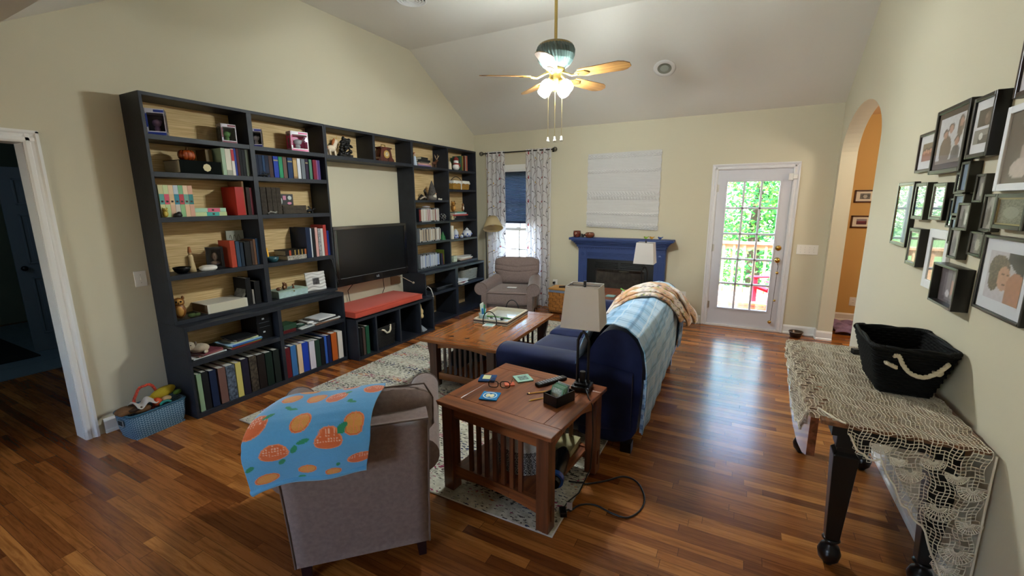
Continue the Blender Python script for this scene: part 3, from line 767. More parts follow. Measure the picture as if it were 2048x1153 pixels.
# L2 shelf 2
C2 = [('#121c33', 'navy'), ('#16243d', 'dark navy'), ('#1e3a5e', 'blue grey'), ('#171f36', 'ink blue'), ('#43302c', 'brown'), ('#2440a0', 'bright blue'), ('#2f8f62', 'emerald green'), ('#6b5448', 'taupe'), ('#20385c', 'denim blue'), ('#8d6f4a', 'tan lettered'), ('#d4d8dc', 'white'), ('#6d757a', 'grey'), ('#2c2036', 'aubergine'), ('#4f7d68', 'sage green'), ('#7c1f33', 'crimson'), ('#8a5a84', 'narrow mauve'), ('#4a3a72', 'purple')]
ys = [2.43, 2.462, 2.498, 2.522, 2.557, 2.602, 2.653, 2.694, 2.742, 2.796, 2.842, 2.885, 2.931, 2.972, 3.015, 3.055, 3.070]
ts = [.03, .032, .022, .032, .035, .045, .036, .037, .048, .04, .034, .04, .029, .03, .038, .013, .026]
for i, ((c, nm), y, t) in enumerate(zip(C2, ys, ts)):
    book('book', '%s book, %s in the second-shelf row right of the divider' % (nm, ORD[i]), 'book', t, .14, .189, c, .235, y, 1.891, group='books on the second shelf, right column', bands=[(.1, .9, '#b79a62')] if 'lettered' in nm else [(.78, .84, '#a89c70')] if i in (5, 8, 12) else None)
# L2 shelf 3: worn encyclopaedia
for i, (y, t) in enumerate(((2.444, .05), (2.502, .044), (2.55, .04), (2.593, .042))):
    book('book', 'worn grey brown volume standing, %s from the divider on the third shelf' % ORD[i], 'book', t, .17, .24, '#39322a', .24, y, 1.563, group='worn volumes standing', noise=(40, .4), rough=.8)
for i in range(2):
    book('book', 'worn grey brown volume lying %s' % ('flat on the third shelf' if i == 0 else 'on its twin, under the picture box'), 'book', .038, .17, .245, '#39322a', .24, 2.768, 1.563+i*.0385, lie=1, noise=(40, .4), rough=.8)
# L2 shelf 4
book('book', 'black gold-banded thick book lying on a pale book, fourth shelf', 'book', .052, .18, .255, '#17120e', .235, 2.755, 1.168, lie=1, bands=[(.02, .2, '#b5622e'), (.3, .33, '#c9a24a'), (.45, .48, '#c9a24a'), (.6, .63, '#c9a24a'), (.78, .86, '#a8461f')])
book('book', 'pale patterned book lying under the gold-banded one', 'book', .04, .17, .225, '#9a958a', .235, 2.755, 1.126, lie=1, noise=(90, .6))
book('ring_binder', 'tall dark blue binder showing its cover on the fourth shelf', 'binder', .05, .24, .30, '#15243f', .25, 2.89-.04, 1.126, rough=.4, pages=PAGEW)
for y, t, h, c, lb in ((2.903, .022, .29, '#c6ccd0', 'white book'), (2.928, .03, .286, '#14171b', 'black book'), (2.966, .03, .293, '#c79c94', 'pinkish book'), (3.002, .028, .282, '#8f8f90', 'grey streaked book'), (3.034, .028, .28, '#c9c4be', 'cream grey book'), (3.068, .034, .315, '#a53a34', 'tall red book'), (3.105, .026, .255, '#1c2c70', 'deep blue book at the right end')):
    book('book', lb+' on the fourth shelf, right column', 'book', t, .19, h, c, .235, y, 1.126, group='books on the fourth shelf, right column', noise=(80, .5) if 'streaked' in lb else None)
# low bookcase upper shelf piles
def pile(items, x, y, z, cat='magazine', group=None):
    for i, (t, d, h, c, lb, dr) in enumerate(items):
        book(cat.replace(' ', '_'), lb, cat, t, d, h, c, x+hsh(i, 3)*.02, y+(hsh(i, 9)-.5)*.03, z, lie=1, rot=dr, group=group, pages=PAGEW); z += t+.0006
    return z
pile([(.012, .2, .27, '#7e2a24', 'red-edged magazine at the bottom of the tall pile', .1), (.008, .21, .28, '#6f9a4a', 'green magazine second from the bottom of the tall pile', .05), (.01, .2, .28, '#3d62b0', 'blue-edged magazine in the tall pile', .12),
      (.008, .21, .29, '#9cc0d4', 'pale blue magazine in the tall pile', .02), (.012, .18, .22, '#c9cd9c', 'pale yellow booklet near the top of the tall pile', .1), (.012, .17, .2, '#3a3030', 'dark magazine near the top of the tall pile', .2), (.01, .2, .2, '#17191b', 'black folder on top of the tall pile', -.1)], .335, 2.1, .462)
pile([(.008, .2, .26, '#cfd2cf', 'white magazine at the bottom of the pile under the plush dog', .08), (.012, .17, .2, '#a06c66', 'dusty pink booklet under the plush dog', .15), (.012, .16, .18, '#7c3f4a', 'plum booklet on the pink one', .3)], .33, 1.81, .462)
pile([(.03, .15, .13, '#57181b', 'dark red small book under the green box', 0), (.045, .15, .14, '#2d4a36', 'green box on the dark red small book', .05)], .33, 2.52, .462, 'small box')
pile([(.012, .25, .3, '#7c5b47', 'brown booklet at the bottom of the right pile', .05), (.014, .25, .33, '#d5d5d2', 'large white magazine in the right pile', -.05), (.012, .22, .26, '#2b2b2d', 'black magazine in the right pile', .06), (.014, .2, .22, '#d9d9da', 'white booklet with red patch on top of the right pile', .1)], .345, 2.93, .462)
book('magazine', 'thin white-edged magazine under the phone and the computer mouse', 'magazine', .008, .2, .24, '#c9ccc8', .35, 2.73, .462, lie=1, rot=.1, pages=PAGEW)
mo = thing('computer_mouse', 'white computer mouse on the thin magazine', 'mouse', (.28, 2.79, .471)); MB().ell(0, 0, .012, .03, .05, .018).build('mouse_body', M('#e2e3e3', .35), mo)
ph = thing('old_phone', 'dark green flip phone beside the computer mouse', 'phone', (.27, 2.66, .471), .3); MB().box(-.03, .03, -.055, .055, 0, .018).build('phone_body', M('#1d3a30', .4), ph, bevel=.006)
MB().box(-.02, .02, -.005, .045, .018, .0195).build('screen', M('#8fb0a0', .2), ph)
pc = thing('computer_case', 'black box-shaped drive case at the right end of the plush dog shelf', 'computer', (.2, 2.29, .462)); MB().box(-.12, .12, -.07, .07, 0, .225).build('case_body', M('#0d0e10', .35), pc, bevel=.004)
MB().box(.12, .122, -.05, .05, .15, .155).box(.12, .122, -.05, .05, .11, .114).build('vent_slot', M('#3a4048', .4), pc)
for k, zz in enumerate((.06, .18)): MB().box(.12, .1225, -.02, .0, zz, zz+.014).build('badge', M('#a9afb4', .4), pc)

# disc cases (each one its own thing)
def cases(y0, y1, z, n, cols, h, desc, grp, x=.235):
    rnd = random.Random(n*7+int(z*10)); y = y0; i = 0
    w = (y1-y0)/n
    for i in range(n):
        c = cols[(i*7+rnd.randrange(3)) % len(cols)]; hh = h*rnd.uniform(.96, 1.0); t = w*rnd.uniform(.82, .97)
        nm = CN.get(c, 'pale')
        o = MB().box(-.125, 0, 0, t, 0, hh, 0).box(-.0004, .0006, t*.15, t*.85, hh*.08, hh*.92, 1).build('disc_case', [M('#20242a', .25) if rnd.random() < .35 else M('#8c9094', .25), M(c, .4)])
        place(o, (x, y0+i*w, z)); tag(o, '%s disc case, %s from the left %s' % (nm, ORD[i], desc), 'disc case', grp)
CN = {'#d9d5cc': 'white', '#8c2b2a': 'dark red', '#b9a48a': 'tan', '#9aa3a8': 'grey', '#5d6b7a': 'slate', '#c98f86': 'pink', '#e6e2da': 'off-white', '#56402f': 'brown', '#7fa0b8': 'light blue', '#6f86c0': 'periwinkle', '#c9cfd8': 'silver', '#4a5fa0': 'blue', '#b7c4da': 'icy blue', '#3f7a5c': 'green', '#7a3f5c': 'plum', '#2a2a2c': 'black'}
cases(4.585, 5.02, 1.403, 24, ['#d9d5cc', '#8c2b2a', '#b9a48a', '#9aa3a8', '#e6e2da', '#5d6b7a', '#c98f86'], .185, 'on the gnome column third shelf', 'disc cases on the third shelf, right bookcase')
cases(4.58, 5.04, 1.133, 25, ['#d9d5cc', '#b9a48a', '#56402f', '#e6e2da', '#9aa3a8', '#c98f86', '#7a3f5c'], .187, 'on the shelf below the black sphere', 'disc cases on the fourth shelf, right bookcase')
cases(4.575, 4.99, .776, 22, ['#b7c4da', '#6f86c0', '#c9cfd8', '#4a5fa0', '#7fa0b8', '#3f7a5c', '#d9d5cc'], .19, 'on the fifth shelf of the right bookcase', 'disc cases on the fifth shelf, right bookcase')
book('game_case', 'olive green game box at the right of the fifth-shelf disc cases', 'game case', .02, .14, .205, '#5d6b22', .2, 5.13, .776, lean=math.radians(0))
for i in range(3): book('book', ('dark slim book, %s of three leaning by the olive game box' % ORD[i]), 'book', .016, .13, .165, ['#1b1d2c', '#262b45', '#5a1f24'][i], .235, 5.03+i*.024, .776, lean=math.radians(8))
lidd = tag(MB().lathe([(0, 0), (.05, 0), (.055, .01), (.05, .02), (.02, .026), (0, .026)], 20).build('spindle_lid', M('#a9a3a6', .4)), 'round grey disc tub lid lying on the third-shelf disc cases', 'lid'); place(lidd, (.16, 4.83, 1.592))
# right upper shelf books
zz = 2.131
for i, (t, d, h, c, lb, dr) in enumerate([(.018, .17, .3, '#7d6a92', 'lilac book at the bottom of the top-shelf pile', .05), (.022, .17, .25, '#b98f86', 'pink tan book, second from the bottom of the top-shelf pile', -.04), (.016, .16, .2, '#6b6456', 'grey book in the middle of the top-shelf pile', .1), (.03, .15, .24, '#1d1e1c', 'black book, lower of two in the top-shelf pile', -.05), (.03, .14, .15, '#23231f', 'black and cream book on top of the top-shelf pile', .08)]):
    book('book', lb, 'book', t, d, h, c, .225, 4.76, zz, lie=1, rot=dr); zz += t+.0005
for y, t, h, c, lb in ((5.6, .02, .19, '#27493c', 'dark green book standing leftmost'), (5.66, .04, .22, '#3a5a44', 'green book second from the left'), (5.71, .03, .225, '#8a7a3c', 'olive gold book'), (5.75, .04, .23, '#5a1f1c', 'dark red book'), (5.795, .02, .235, '#a9a08c', 'cream book'), (5.82, .035, .235, '#b8624f', 'salmon book at the right end')):
    book('book', lb+' on the top shelf behind the snowman', 'book', t, .14, h, c, .18, y, 2.128, group='books behind the snowman')
zz = 1.41
for t, d, h, c, lb, dr in [(.02, .18, .3, '#2b2c30', 'black book at the bottom of the pile under the owl', 0), (.03, .17, .26, '#24252b', 'dark tin in the pile under the owl', .03), (.022, .2, .4, '#a5453f', 'red book in the pile under the owl', 0), (.022, .18, .33, '#b9bfc2', 'grey white book near the top of the owl pile', .03), (.014, .15, .2, '#3f9a86', 'teal book on top of the owl pile', .05)]:
    book('book', lb, 'book', t, d, h, c, .225, 5.57, zz, lie=1, rot=dr); zz += t+.0005
OWLZ = zz
# ------------------------------------------------------------------ figurines and small things on the shelves
def prims(L):
    b = MB()
    for p in L:
        k = p[0]
        if k == 'e': b.ell(*p[1:7], n=14, rot=p[7] if len(p) > 7 else None)
        elif k == 'c': b.cyl((p[1], p[2], p[3]), (p[1], p[2], p[4]), p[5], p[6], n=18)
        elif k == 't': b.tube(p[1], p[2], n=8)
        elif k == 'b': b.box(*p[1:7])
        elif k == 'l': b.lathe(p[1], p[2] if len(p) > 2 else 24)
    return b
def fig(name, label, cat, loc, parts, rot=0, scale=1, group=None):
    r = thing(name, label, cat, loc, rot, group); r.scale = (scale,)*3
    for pn, mat, L in parts: prims(L).build(pn, mat, r)
    return r
def m_(h, r=.5, **k): return M(h, r, **k)
# face direction of a figurine is local +x (towards the room)
def owl(lab, loc, body, face, s, rot=0, grp=None):
    return fig('owl_figurine', lab, 'figurine', loc, [
        ('body', body, [('e', 0, 0, .062, .036, .042, .062), ('e', 0, 0, .125, .034, .04, .034), ('e', 0, .03, .155, .01, .01, .016), ('e', 0, -.03, .155, .01, .01, .016)]),
        ('face', face, [('e', .018, 0, .128, .02, .03, .024), ('e', .022, 0, .06, .02, .026, .04)]),
        ('beak', m_('#6b4a1e'), [('e', .04, 0, .122, .008, .004, .009)]),
        ('eye', m_('#120c08', .2), [('e', .034, .013, .133, .006, .007, .007), ('e', .034, -.013, .133, .006, .007, .007)])], rot, s, grp)
owl('brown and gold owl figurine at the left end of the fifth shelf, left column', (.2, 1.705, .776), m_('#7a4a1c', .4, noise=(60, .4)), m_('#b98a45', .5), 1.05, -.35)
tag(MB().ell(0, 0, .018, .03, .03, .018).ell(.02, .03, .02, .014, .02, .014).build('moss_ball', m_('#3c4a22', .9, bump=(200, .6))), 'small dark green moss clump by the gold owl figurine', 'moss').location = (.24, 1.77, .776)
owl('small yellow owl figurine in front of the pastel volumes', (.255, 1.69, 1.563), m_('#a08a2c', .4), m_('#c9b45a'), .42, -.3)
tag(prims([('e', 0, 0, .012, .018, .03, .02), ('e', .0, .01, .026, .012, .016, .014)]).build('black_stone', m_('#0c0c0d', .5)), 'small black stone in front of the pastel volumes', 'stone').location = (.255, 1.77, 1.563)

# toy boxes with clear window (plain stand-ins)
def toybox(lab, loc, w, d, h, base, side, acc, rot, tint):
    r = thing('toy_box', lab, 'box', loc, rot)
    MB().box(-d/2, d/2, -w/2, -w/2+.003, 0, h).box(-d/2, d/2, w/2-.003, w/2, 0, h).box(-d/2, -d/2+.003, -w/2, w/2, 0, h).build('side_walls', M(side, .35), r)
    MB().box(-d/2, d/2, -w/2, w/2, 0, h*.16).box(-d/2, d/2, -w/2, w/2, h*.84, h).box(d/2-.004, d/2, -w/2, -w/2+w*.1, 0, h).box(d/2-.004, d/2, w/2-w*.06, w/2, 0, h).build('card_frame', M(base, .35), r)
    for q in ((-w*.46, w*.46, h*.02, h*.12), (-w*.05, w*.46, h*.87, h*.96), (-w*.47, -w*.39, h*.3, h*.8)): MB().box(d/2, d/2+.001, *q).build('printed_band', M(acc, .35), r)
    MB().box(d/2-.003, d/2-.002, -w*.4, w*.44, h*.16, h*.84).build('clear_window', PICGLASS, r)
    MB().ell(0, 0, h*.5, d*.22, w*.24, h*.15).ell(0, 0, h*.28, d*.15, w*.16, h*.12).ell(-.0, w*.2, h*.56, d*.1, w*.08, h*.07).build('toy', M(tint, .5), r)
    MB().ell(-.0, -w/2-.0005, h*.55, d*.2, .001, h*.14).ell(-.0, -w/2-.0005, h*.33, d*.13, .001, h*.12).ell(0, -w/2-.0005, h*.83, d*.28, .001, h*.07).build('silhouette', M('#4a4f5a', .4), r)
    return r
toybox('large toy box with navy side, white frame and clear front, top left shelf', (.165, 1.765, 2.151), .115, .115, .185, '#d6d4e0', '#10183c', '#2a3f96', math.radians(-30), '#8b6f9a')
toybox('small white toy box with a green figure, right end of the top left shelf', (.16, 2.262, 2.151), .115, .09, .155, '#cfc6cf', '#15161c', '#7a2a3c', math.radians(-8), '#4f7a3a')
toybox('small white and black toy box just right of the divider on the top shelf', (.165, 2.51, 2.148), .1, .09, .155, '#ded4dc', '#101016', '#3a3f8c', math.radians(-38), '#c9bfc4')
toybox('white and magenta toy box with a grey winged toy, second column top shelf', (.16, 2.925, 2.148), .165, .10, .185, '#e2dde2', '#c92a76', '#c6256e', math.radians(-14), '#9a9aa0')

GLASSO = bpy.data.materials.new('amber_glass'); GLASSO.use_nodes = True
_b = GLASSO.node_tree.nodes['Principled BSDF']; _b.inputs['Base Color'].default_value = lin('#b8501a')+(1,); _b.inputs['Roughness'].default_value = .08; _b.inputs['Transmission Weight'].default_value = .35; _b.inputs['Coat Weight'].default_value = 1
pk = thing('glass_pumpkin', 'orange glass pumpkin on the thick black book', 'pumpkin', (.17, 1.93, 1.990))
b = MB()
for i in range(9):
    a = 2*PI*i/9; b.ell(.03*math.cos(a), .03*math.sin(a), .04, .03, .03, .04, n=12)
b.build('pumpkin_body', GLASSO, pk); MB().tube([(0, 0, .07), (.004, .004, .09), (.016, .0, .1)], [.009, .007, .005]).build('stem', m_('#5a3a1a'), pk)
# shelf 4, left column
bo = tag(MB().lathe([(0, .004), (.03, 0), (.05, .02), (.062, .048), (.058, .05), (.045, .02), (.0, .012)], 28).build('black_bowl', m_('#0b0b0c', .25)), 'black bowl at the left end of the fourth shelf', 'bowl'); bo.location = (.19, 1.77, 1.126)
st = fig('statuette', 'slim cream and tan robed statuette on the fourth shelf behind the black bowl', 'statuette', (.17, 1.85, 1.126), [
    ('robe', m_('#c8b184', .6), [('l', [(0, 0), (.03, 0), (.027, .03), (.018, .09), (.02, .11), (.012, .13)]), ('e', 0, 0, .12, .018, .021, .02)]),
    ('head', m_('#b9996a', .6), [('e', 0, 0, .15, .013, .013, .016)]), ('hat', m_('#a8683a', .6), [('c', 0, 0, .155, .2, .014, .008)])])
ds = fig('lidded_dish', 'flat white lidded dish on the fourth shelf', 'dish', (.2, 1.955, 1.126), [('dish', m_('#e2dfd8', .3), [('l', [(0, 0), (.05, 0), (.062, .012), (.062, .024), (0, .024)])]), ('lid', m_('#e2dfd8', .3), [('l', [(.064, .022), (.06, .032), (.04, .04), (.0, .043)])])])
sb = thing('shadow_box', 'black box frame with a carved face beside the dish on the fourth shelf', 'frame', (.155, 2.04, 1.126), math.radians(-22))
MB().box(-.03, .03, -.06, .06, 0, .018).box(-.03, .03, -.06, .06, .162, .18).box(-.03, .03, -.06, -.045, 0, .18).box(-.03, .03, .045, .06, 0, .18).box(-.03, -.02, -.06, .06, 0, .18).build('frame', m_('#17181a', .3), sb)
MB().ell(-.008, 0, .10, .014, .024, .034).ell(.004, 0, .098, .006, .005, .01).ell(-.01, 0, .045, .014, .036, .02).build('carved_face', m_('#7a6250', .6), sb)
MB().box(.028, .029, -.046, .046, .016, .164).build('glass_front', PICGLASS, sb)
# horse/dragon figures in front of rows
def dragon(lab, loc, s, c, rot=0):
    return fig('dragon_figurine', lab, 'figurine', loc, [('body', c, [('e', 0, 0, .03, .02, .045, .016), ('t', [(0, .035, .035), (0, .06, .05), (0, .075, .045)], [.014, .01, .006]), ('t', [(0, -.04, .03), (0, -.07, .02), (0, -.095, .03)], [.012, .007, .002]),
        ('t', [(0, .025, .02), (.006, .03, 0)], .006), ('t', [(0, -.02, .02), (.006, -.03, 0)], .006), ('t', [(-.01, .02, .02), (-.012, .025, 0)], .006), ('t', [(-.01, -.025, .02), (-.012, -.035, 0)], .006)]),
        ('wing', c, [('t', [(0, .01, .04), (0, -.01, .075), (0, -.05, .07)], [.006, .005, .001]), ('t', [(0, .01, .04), (0, -.02, .062), (0, -.055, .05)], [.004, .004, .001])])], rot, s)
DK = m_('#141416', .35)
dragon('black dragon figurine in front of the navy books, second shelf', (.252, 2.5, 1.891), .62, DK)
dragon('black winged figurine at the right end of the worn volumes shelf', (.2, 2.96, 1.563), .9, DK)
fl_ = thing('silver_flower_ornament', 'silver and black leafy ornament in front of the worn volumes', 'ornament', (.253, 2.53, 1.563))
b = MB()
for i in range(12):
    a = i*.53; b.ell(.004*math.sin(i), -.04+.08*i/11, .012+.014*hsh(i), .004, .008, .006, rot=(a, 0, 0))
b.build('leaf', m_('#9a9a92', .3, metal=.6), fl_); MB().box(-.008, .008, -.045, .045, 0, .008).build('base', DK, fl_)
pb = thing('picture_box', 'dark picture box with pink and white print on the lying worn volumes', 'box', (.17, 2.725, 1.641), math.radians(-6))
MB().box(-.015, .015, -.07, .07, 0, .105).build('box_body', m_('#17181c', .35), pb, bevel=.002)
MB().box(.015, .016, -.03, .0, .05, .09).ell(.015, .03, .02, .002, .022, .012).build('print', m_('#c97f9a', .5), pb); MB().ell(.015, .035, .07, .0015, .02, .02).ell(.015, -.05, .04, .0015, .014, .03).build('print', m_('#b9c0bc', .5), pb)
# shelf 4, column 2
gf = thing('gold_framed_photo', 'small gold photo frame on the fourth shelf, right column', 'frame', (.15, 2.47, 1.126), (0, math.radians(-8), 0))
MB().box(-.006, .006, -.045, -.033, 0, .13).box(-.006, .006, .033, .045, 0, .13).box(-.006, .006, -.045, .045, 0, .012).box(-.006, .006, -.045, .045, .118, .13).build('frame', m_('#c79a3a', .3, metal=.8), gf)
MB().box(-.003, .0, -.034, .034, .012, .118).build('photo', m_('#a9a08e'), gf)
tag(MB().lathe([(0, .002), (.036, 0), (.05, .02), (.056, .046), (.052, .047), (.044, .02), (0, .01)], 28).build('teal_bowl', m_('#2b5560', .25)), 'small teal bowl in front of the gold photo frame', 'bowl').location = (.205, 2.51, 1.126)
# shelf 5, column 2
bx = thing('keepsake_box', 'pale aqua flat wooden box with three tiny figurines on it', 'box', (.15, 2.665, .776))
MB().box(-.09, .09, -.155, .155, 0, .055).build('box_body', m_('#a9c4c0', .6, noise=(20, .15)), bx, bevel=.002); MB().box(-.092, .094, -.158, .158, .055, .066).build('lid', m_('#9fb8a8', .6, noise=(20, .15)), bx, bevel=.002)
MB().cyl((.094, 0, .05), (.1, 0, .05), .006).build('clasp', BRASS, bx)
for (y, s, lab, k) in ((2.545, .8, 'round brown hedgehog figurine, leftmost on the aqua box', 0), (2.60, 1.0, 'brown squirrel figurine, tallest on the aqua box', 1), (2.70, .7, 'tiny bird figurine on a base, rightmost on the aqua box', 2)):
    P = [('body', m_('#6b3f22', .5, noise=(80, .3)), [('e', 0, 0, .022, .02, .028, .022), ('e', .01, .02, .03, .012, .012, .012)] if k == 0 else ([('e', 0, 0, .025, .015, .017, .025), ('e', .005, .0, .058, .012, .012, .013), ('e', 0, .022, .035, .008, .01, .03), ('e', 0, -.008, .07, .004, .004, .007), ('e', 0, .008, .07, .004, .004, .007)] if k == 1 else [('c', 0, 0, 0, .03, .016, .01), ('e', 0, 0, .045, .012, .02, .013), ('e', .0, .018, .058, .008, .008, .008)])),
         ('face', m_('#c9a67a', .5), [('e', .018, .012 if k == 0 else 0, .028 if k == 0 else (.03 if k == 1 else .046), .006, .008, .009)])]
    fig('animal_figurine', lab, 'figurine', (.19, y, .843), P, -.2, s)
wf = thing('white_framed_photo', 'white wavy-ridged square photo frame on the fifth shelf', 'frame', (.19, 2.965, .776), (0, math.radians(-9), math.radians(-12)))
wfm = MB()
def wavef(u, v):
    y = lerp(-.1, .1, u); z = lerp(0, .19, v)
    return (.006+.004*math.sin(z*190+math.sin(y*40)*1.6), y, z)
wfm.grid(40, 60, wavef); wfm.box(-.008, .0025, -.1, .1, 0, .19)
wfm.build('frame', m_('#cfcdc8', .5), wf)
MB().box(.008, .0115, -.033, .033, .06, .125).build('photo', m_('#3c3c3e', .3, noise=(60, .9)), wf)
# plush dog
fig('plush_dog', 'small white and grey plush dog lying on the pink booklets', 'plush toy', (.27, 1.745, .494), [
    ('body', m_('#b9ab96', .95, bump=(120, .8)), [('e', 0, .02, .03, .05, .06, .032), ('e', .02, -.03, .055, .035, .035, .032), ('e', .05, -.035, .045, .018, .017, .014), ('e', .04, .06, .012, .03, .014, .012)]),
    ('ear', m_('#6e6154', .95, bump=(120, .8)), [('e', .01, .004, .06, .02, .008, .024), ('e', .01, -.066, .06, .02, .008, .024)]),
    ('nose', m_('#151212', .3), [('e', .067, -.035, .048, .005, .006, .005), ('e', .045, -.05, .068, .004, .004, .004), ('e', .048, -.018, .068, .004, .004, .004)])], -.6, 1.15)
# bridge shelf
fig('unicorn_figurine', 'cream unicorn figurine with tan mane on the bridge shelf', 'figurine', (.19, 3.29, 2.142), [
    ('body', m_('#e0cfb4', .45), [('e', 0, 0, .075, .032, .06, .034), ('t', [(0, .035, .085), (0, .062, .13), (0, .068, .155)], [.03, .024, .018]), ('e', 0, .085, .155, .016, .032, .017, (-.5, 0, 0)),
        ('t', [(.012, .04, .06), (.012, .045, .0)], [.014, .009]), ('t', [(-.012, .035, .06), (-.012, .05, .0)], [.014, .009]), ('t', [(.012, -.04, .06), (.012, -.03, .0)], [.016, .009]), ('t', [(-.012, -.045, .06), (-.012, -.045, .0)], [.016, .009])]),
    ('mane', m_('#a8602c', .5), [('t', [(0, .055, .175), (0, .035, .15), (0, .02, .11)], [.01, .016, .008]), ('t', [(0, -.055, .085), (0, -.078, .07), (0, -.08, .03)], [.01, .014, .006])]),
    ('horn', m_('#d8b25a', .3), [('t', [(0, .085, .175), (0, .10, .215)], [.006, .001])])], .15)
rk = MB()
rnd = random.Random(4)
for i in range(46):
    z = i/46*.19; ww = lerp(.085, .06, z/.19)
    rk.ell(rnd.uniform(-.012, .012), rnd.uniform(-ww, ww)+.02*z/.19, z*.95+.012, .022, rnd.uniform(.012, .03), rnd.uniform(.012, .026), n=8, rot=(rnd.random()*3, rnd.random(), 0))
rk.box(-.025, .02, -.085, .09, 0, .03)
ro = tag(rk.build('carved_stone_screen', m_('#141312', .4)), 'tall black carved openwork sculpture beside the unicorn', 'sculpture'); ro.location = (.19, 3.47, 2.142)
ck = thing('mantel_clock', 'dark red wooden clock with a round gold face on the bridge shelf', 'clock', (.16, 4.075, 2.142))
CW = wood_mat('clock_wood', '#2c100b', '#5b2116', 'Z', .25)
MB().prism([(-.135, 0), (.135, 0), (.125, .03), (.1, .05), (.075, .15), (-.075, .15), (-.1, .05), (-.125, .03)], 'x', -.045, .045).build('clock_case', CW, ck, bevel=.003)
MB().box(-.05, .05, -.095, .095, .15, .168).build('cornice', CW, ck, bevel=.004)
MB().tube([(0, -.03, .168), (0, -.03, .195), (0, .03, .195), (0, .03, .168)], .006).build('handle', BRASS, ck)
MB().lathe([(.0, 0), (.04, 0), (.046, .003), (.046, .007), (.04, .008), (0, .008)], 28, T=Matrix.Translation((.046, 0, .085)) @ Matrix.Rotation(PI/2, 4, 'Y')).build('dial', m_('#c9a45a', .35, metal=.4), ck)
MB().lathe([(.0, 0), (.026, 0), (.026, .001), (0, .001)], 24, T=Matrix.Translation((.0545, 0, .085)) @ Matrix.Rotation(PI/2, 4, 'Y')).build('dial_centre', m_('#e0d2b0', .4), ck)
MB().tube([(.056, 0, .085), (.056, .012, .103)], .0015).tube([(.056, 0, .085), (.056, -.02, .09)], .0012).build('hand', BLACK, ck)
# right bookcase ornaments
fig('angel_figurine', 'small white and blue robed figurine at the left end of the top shelf, right bookcase', 'figurine', (.22, 4.57, 2.131), [('robe', m_('#b8c2d0', .5), [('l', [(0, 0), (.03, 0), (.02, .06), (.016, .11), (0, .125)])]), ('head', m_('#d8b9a0', .5), [('e', 0, 0, .14, .014, .014, .017)]), ('hair', m_('#b5683a', .6), [('e', -.006, 0, .15, .015, .017, .016)])])
fig('deer_figurine', 'brown moose figurine with antlers on the top shelf right of the book pile', 'figurine', (.19, 5.02, 2.131), [
    ('body', m_('#54301c', .6), [('e', 0, -.01, .06, .022, .045, .024), ('t', [(0, .025, .07), (0, .045, .1)], [.018, .014]), ('e', 0, .06, .105, .012, .024, .013), ('t', [(.01, .015, .05), (.01, .015, 0)], .006), ('t', [(-.01, .02, .05), (-.01, .02, 0)], .006), ('t', [(.01, -.04, .05), (.01, -.045, 0)], .006), ('t', [(-.01, -.035, .05), (-.01, -.035, 0)], .006)]),
    ('antler', m_('#9a8468', .6), [('t', [(0, .05, .115), (.02, .055, .15), (.022, .04, .18)], [.006, .006, .003]), ('t', [(0, .045, .115), (-.02, .045, .15), (-.02, .03, .18)], [.006, .006, .003]), ('t', [(.02, .055, .15), (.025, .075, .17)], [.005, .002]), ('t', [(-.02, .045, .15), (-.025, .065, .17)], [.005, .002])])])
# twisting ribbon-like sculpture and gnome
fig('ribbon_sculpture', 'dark twisted ribbon sculpture left of the gnome', 'sculpture', (.19, 4.73, 1.694), [('ribbon', m_('#1e1712', .25), [('t', [(0, -.1, .005), (0, -.06, .03), (.01, -.03, .06), (0, 0, .05), (0, .03, .015), (0, .07, .02), (0, .085, .06), (0, .06, .1), (0, .04, .12), (.0, .06, .145)], [.008, .016, .018, .016, .014, .018, .02, .018, .014, .01]), ('t', [(0, -.09, .005), (0, .09, .008)], .012)]), ('ribbon', m_('#a89c8c', .35), [('t', [(.01, -.07, .01), (.012, -.02, .03), (.012, .03, .045), (.01, .06, .03)], [.008, .012, .012, .006])])])
fig('gnome', 'grey bearded gnome with a tall speckled hat on the shelf above the disc cases', 'gnome', (.19, 4.935, 1.694), [
    ('body', m_('#6a6560', .95, bump=(90, .6)), [('l', [(0, 0), (.06, 0), (.066, .03), (.05, .075), (0, .09)])]),
    ('hat', m_('#4c4844', .95, noise=(110, .75)), [('l', [(.062, .06), (.058, .09), (.04, .16), (.02, .22), (.004, .262), (0, .264)])]),
    ('beard', m_('#c9c4b8', .95, bump=(200, .8)), [('e', .038, 0, .05, .028, .038, .045)]), ('nose', m_('#d0a080', .6), [('e', .066, 0, .085, .01, .01, .01)])])
tag(prims([('e', 0, 0, .014, .012, .02, .014), ('b', -.01, .01, .03, .06, 0, .022)]).build('white_trinket', m_('#cfc8bc', .5)), 'tiny white trinket box right of the gnome', 'trinket').location = (.22, 5.05, 1.694)
sp = fig('speckled_ball', 'black and white patterned sphere right of the third-shelf disc cases', 'ball', (.21, 5.13, 1.403), [('ball', m_('#1a1a1c', .3, noise=(70, .9)), [('e', 0, 0, .05, .05, .05, .05)])])
bb = MB()
for i in range(26):
    th = i*2.4; zz = -1+2*(i+.5)/26; rr = math.sqrt(1-zz*zz); bb.ell(.049*rr*math.cos(th), .049*rr*math.sin(th), .05+.049*zz, .006, .006, .006, n=6)
bb.build('dot', m_('#b9bcc0', .4), sp)
fig('tree_ornament', 'small green glass tree right of the fourth-shelf disc cases', 'ornament', (.21, 5.12, 1.133), [('cone', m_('#1e6b3a', .2, coat=1), [('c', 0, 0, .0, .045, .05, .03), ('c', 0, 0, .04, .085, .038, .015), ('c', 0, 0, .08, .12, .022, .001)])])
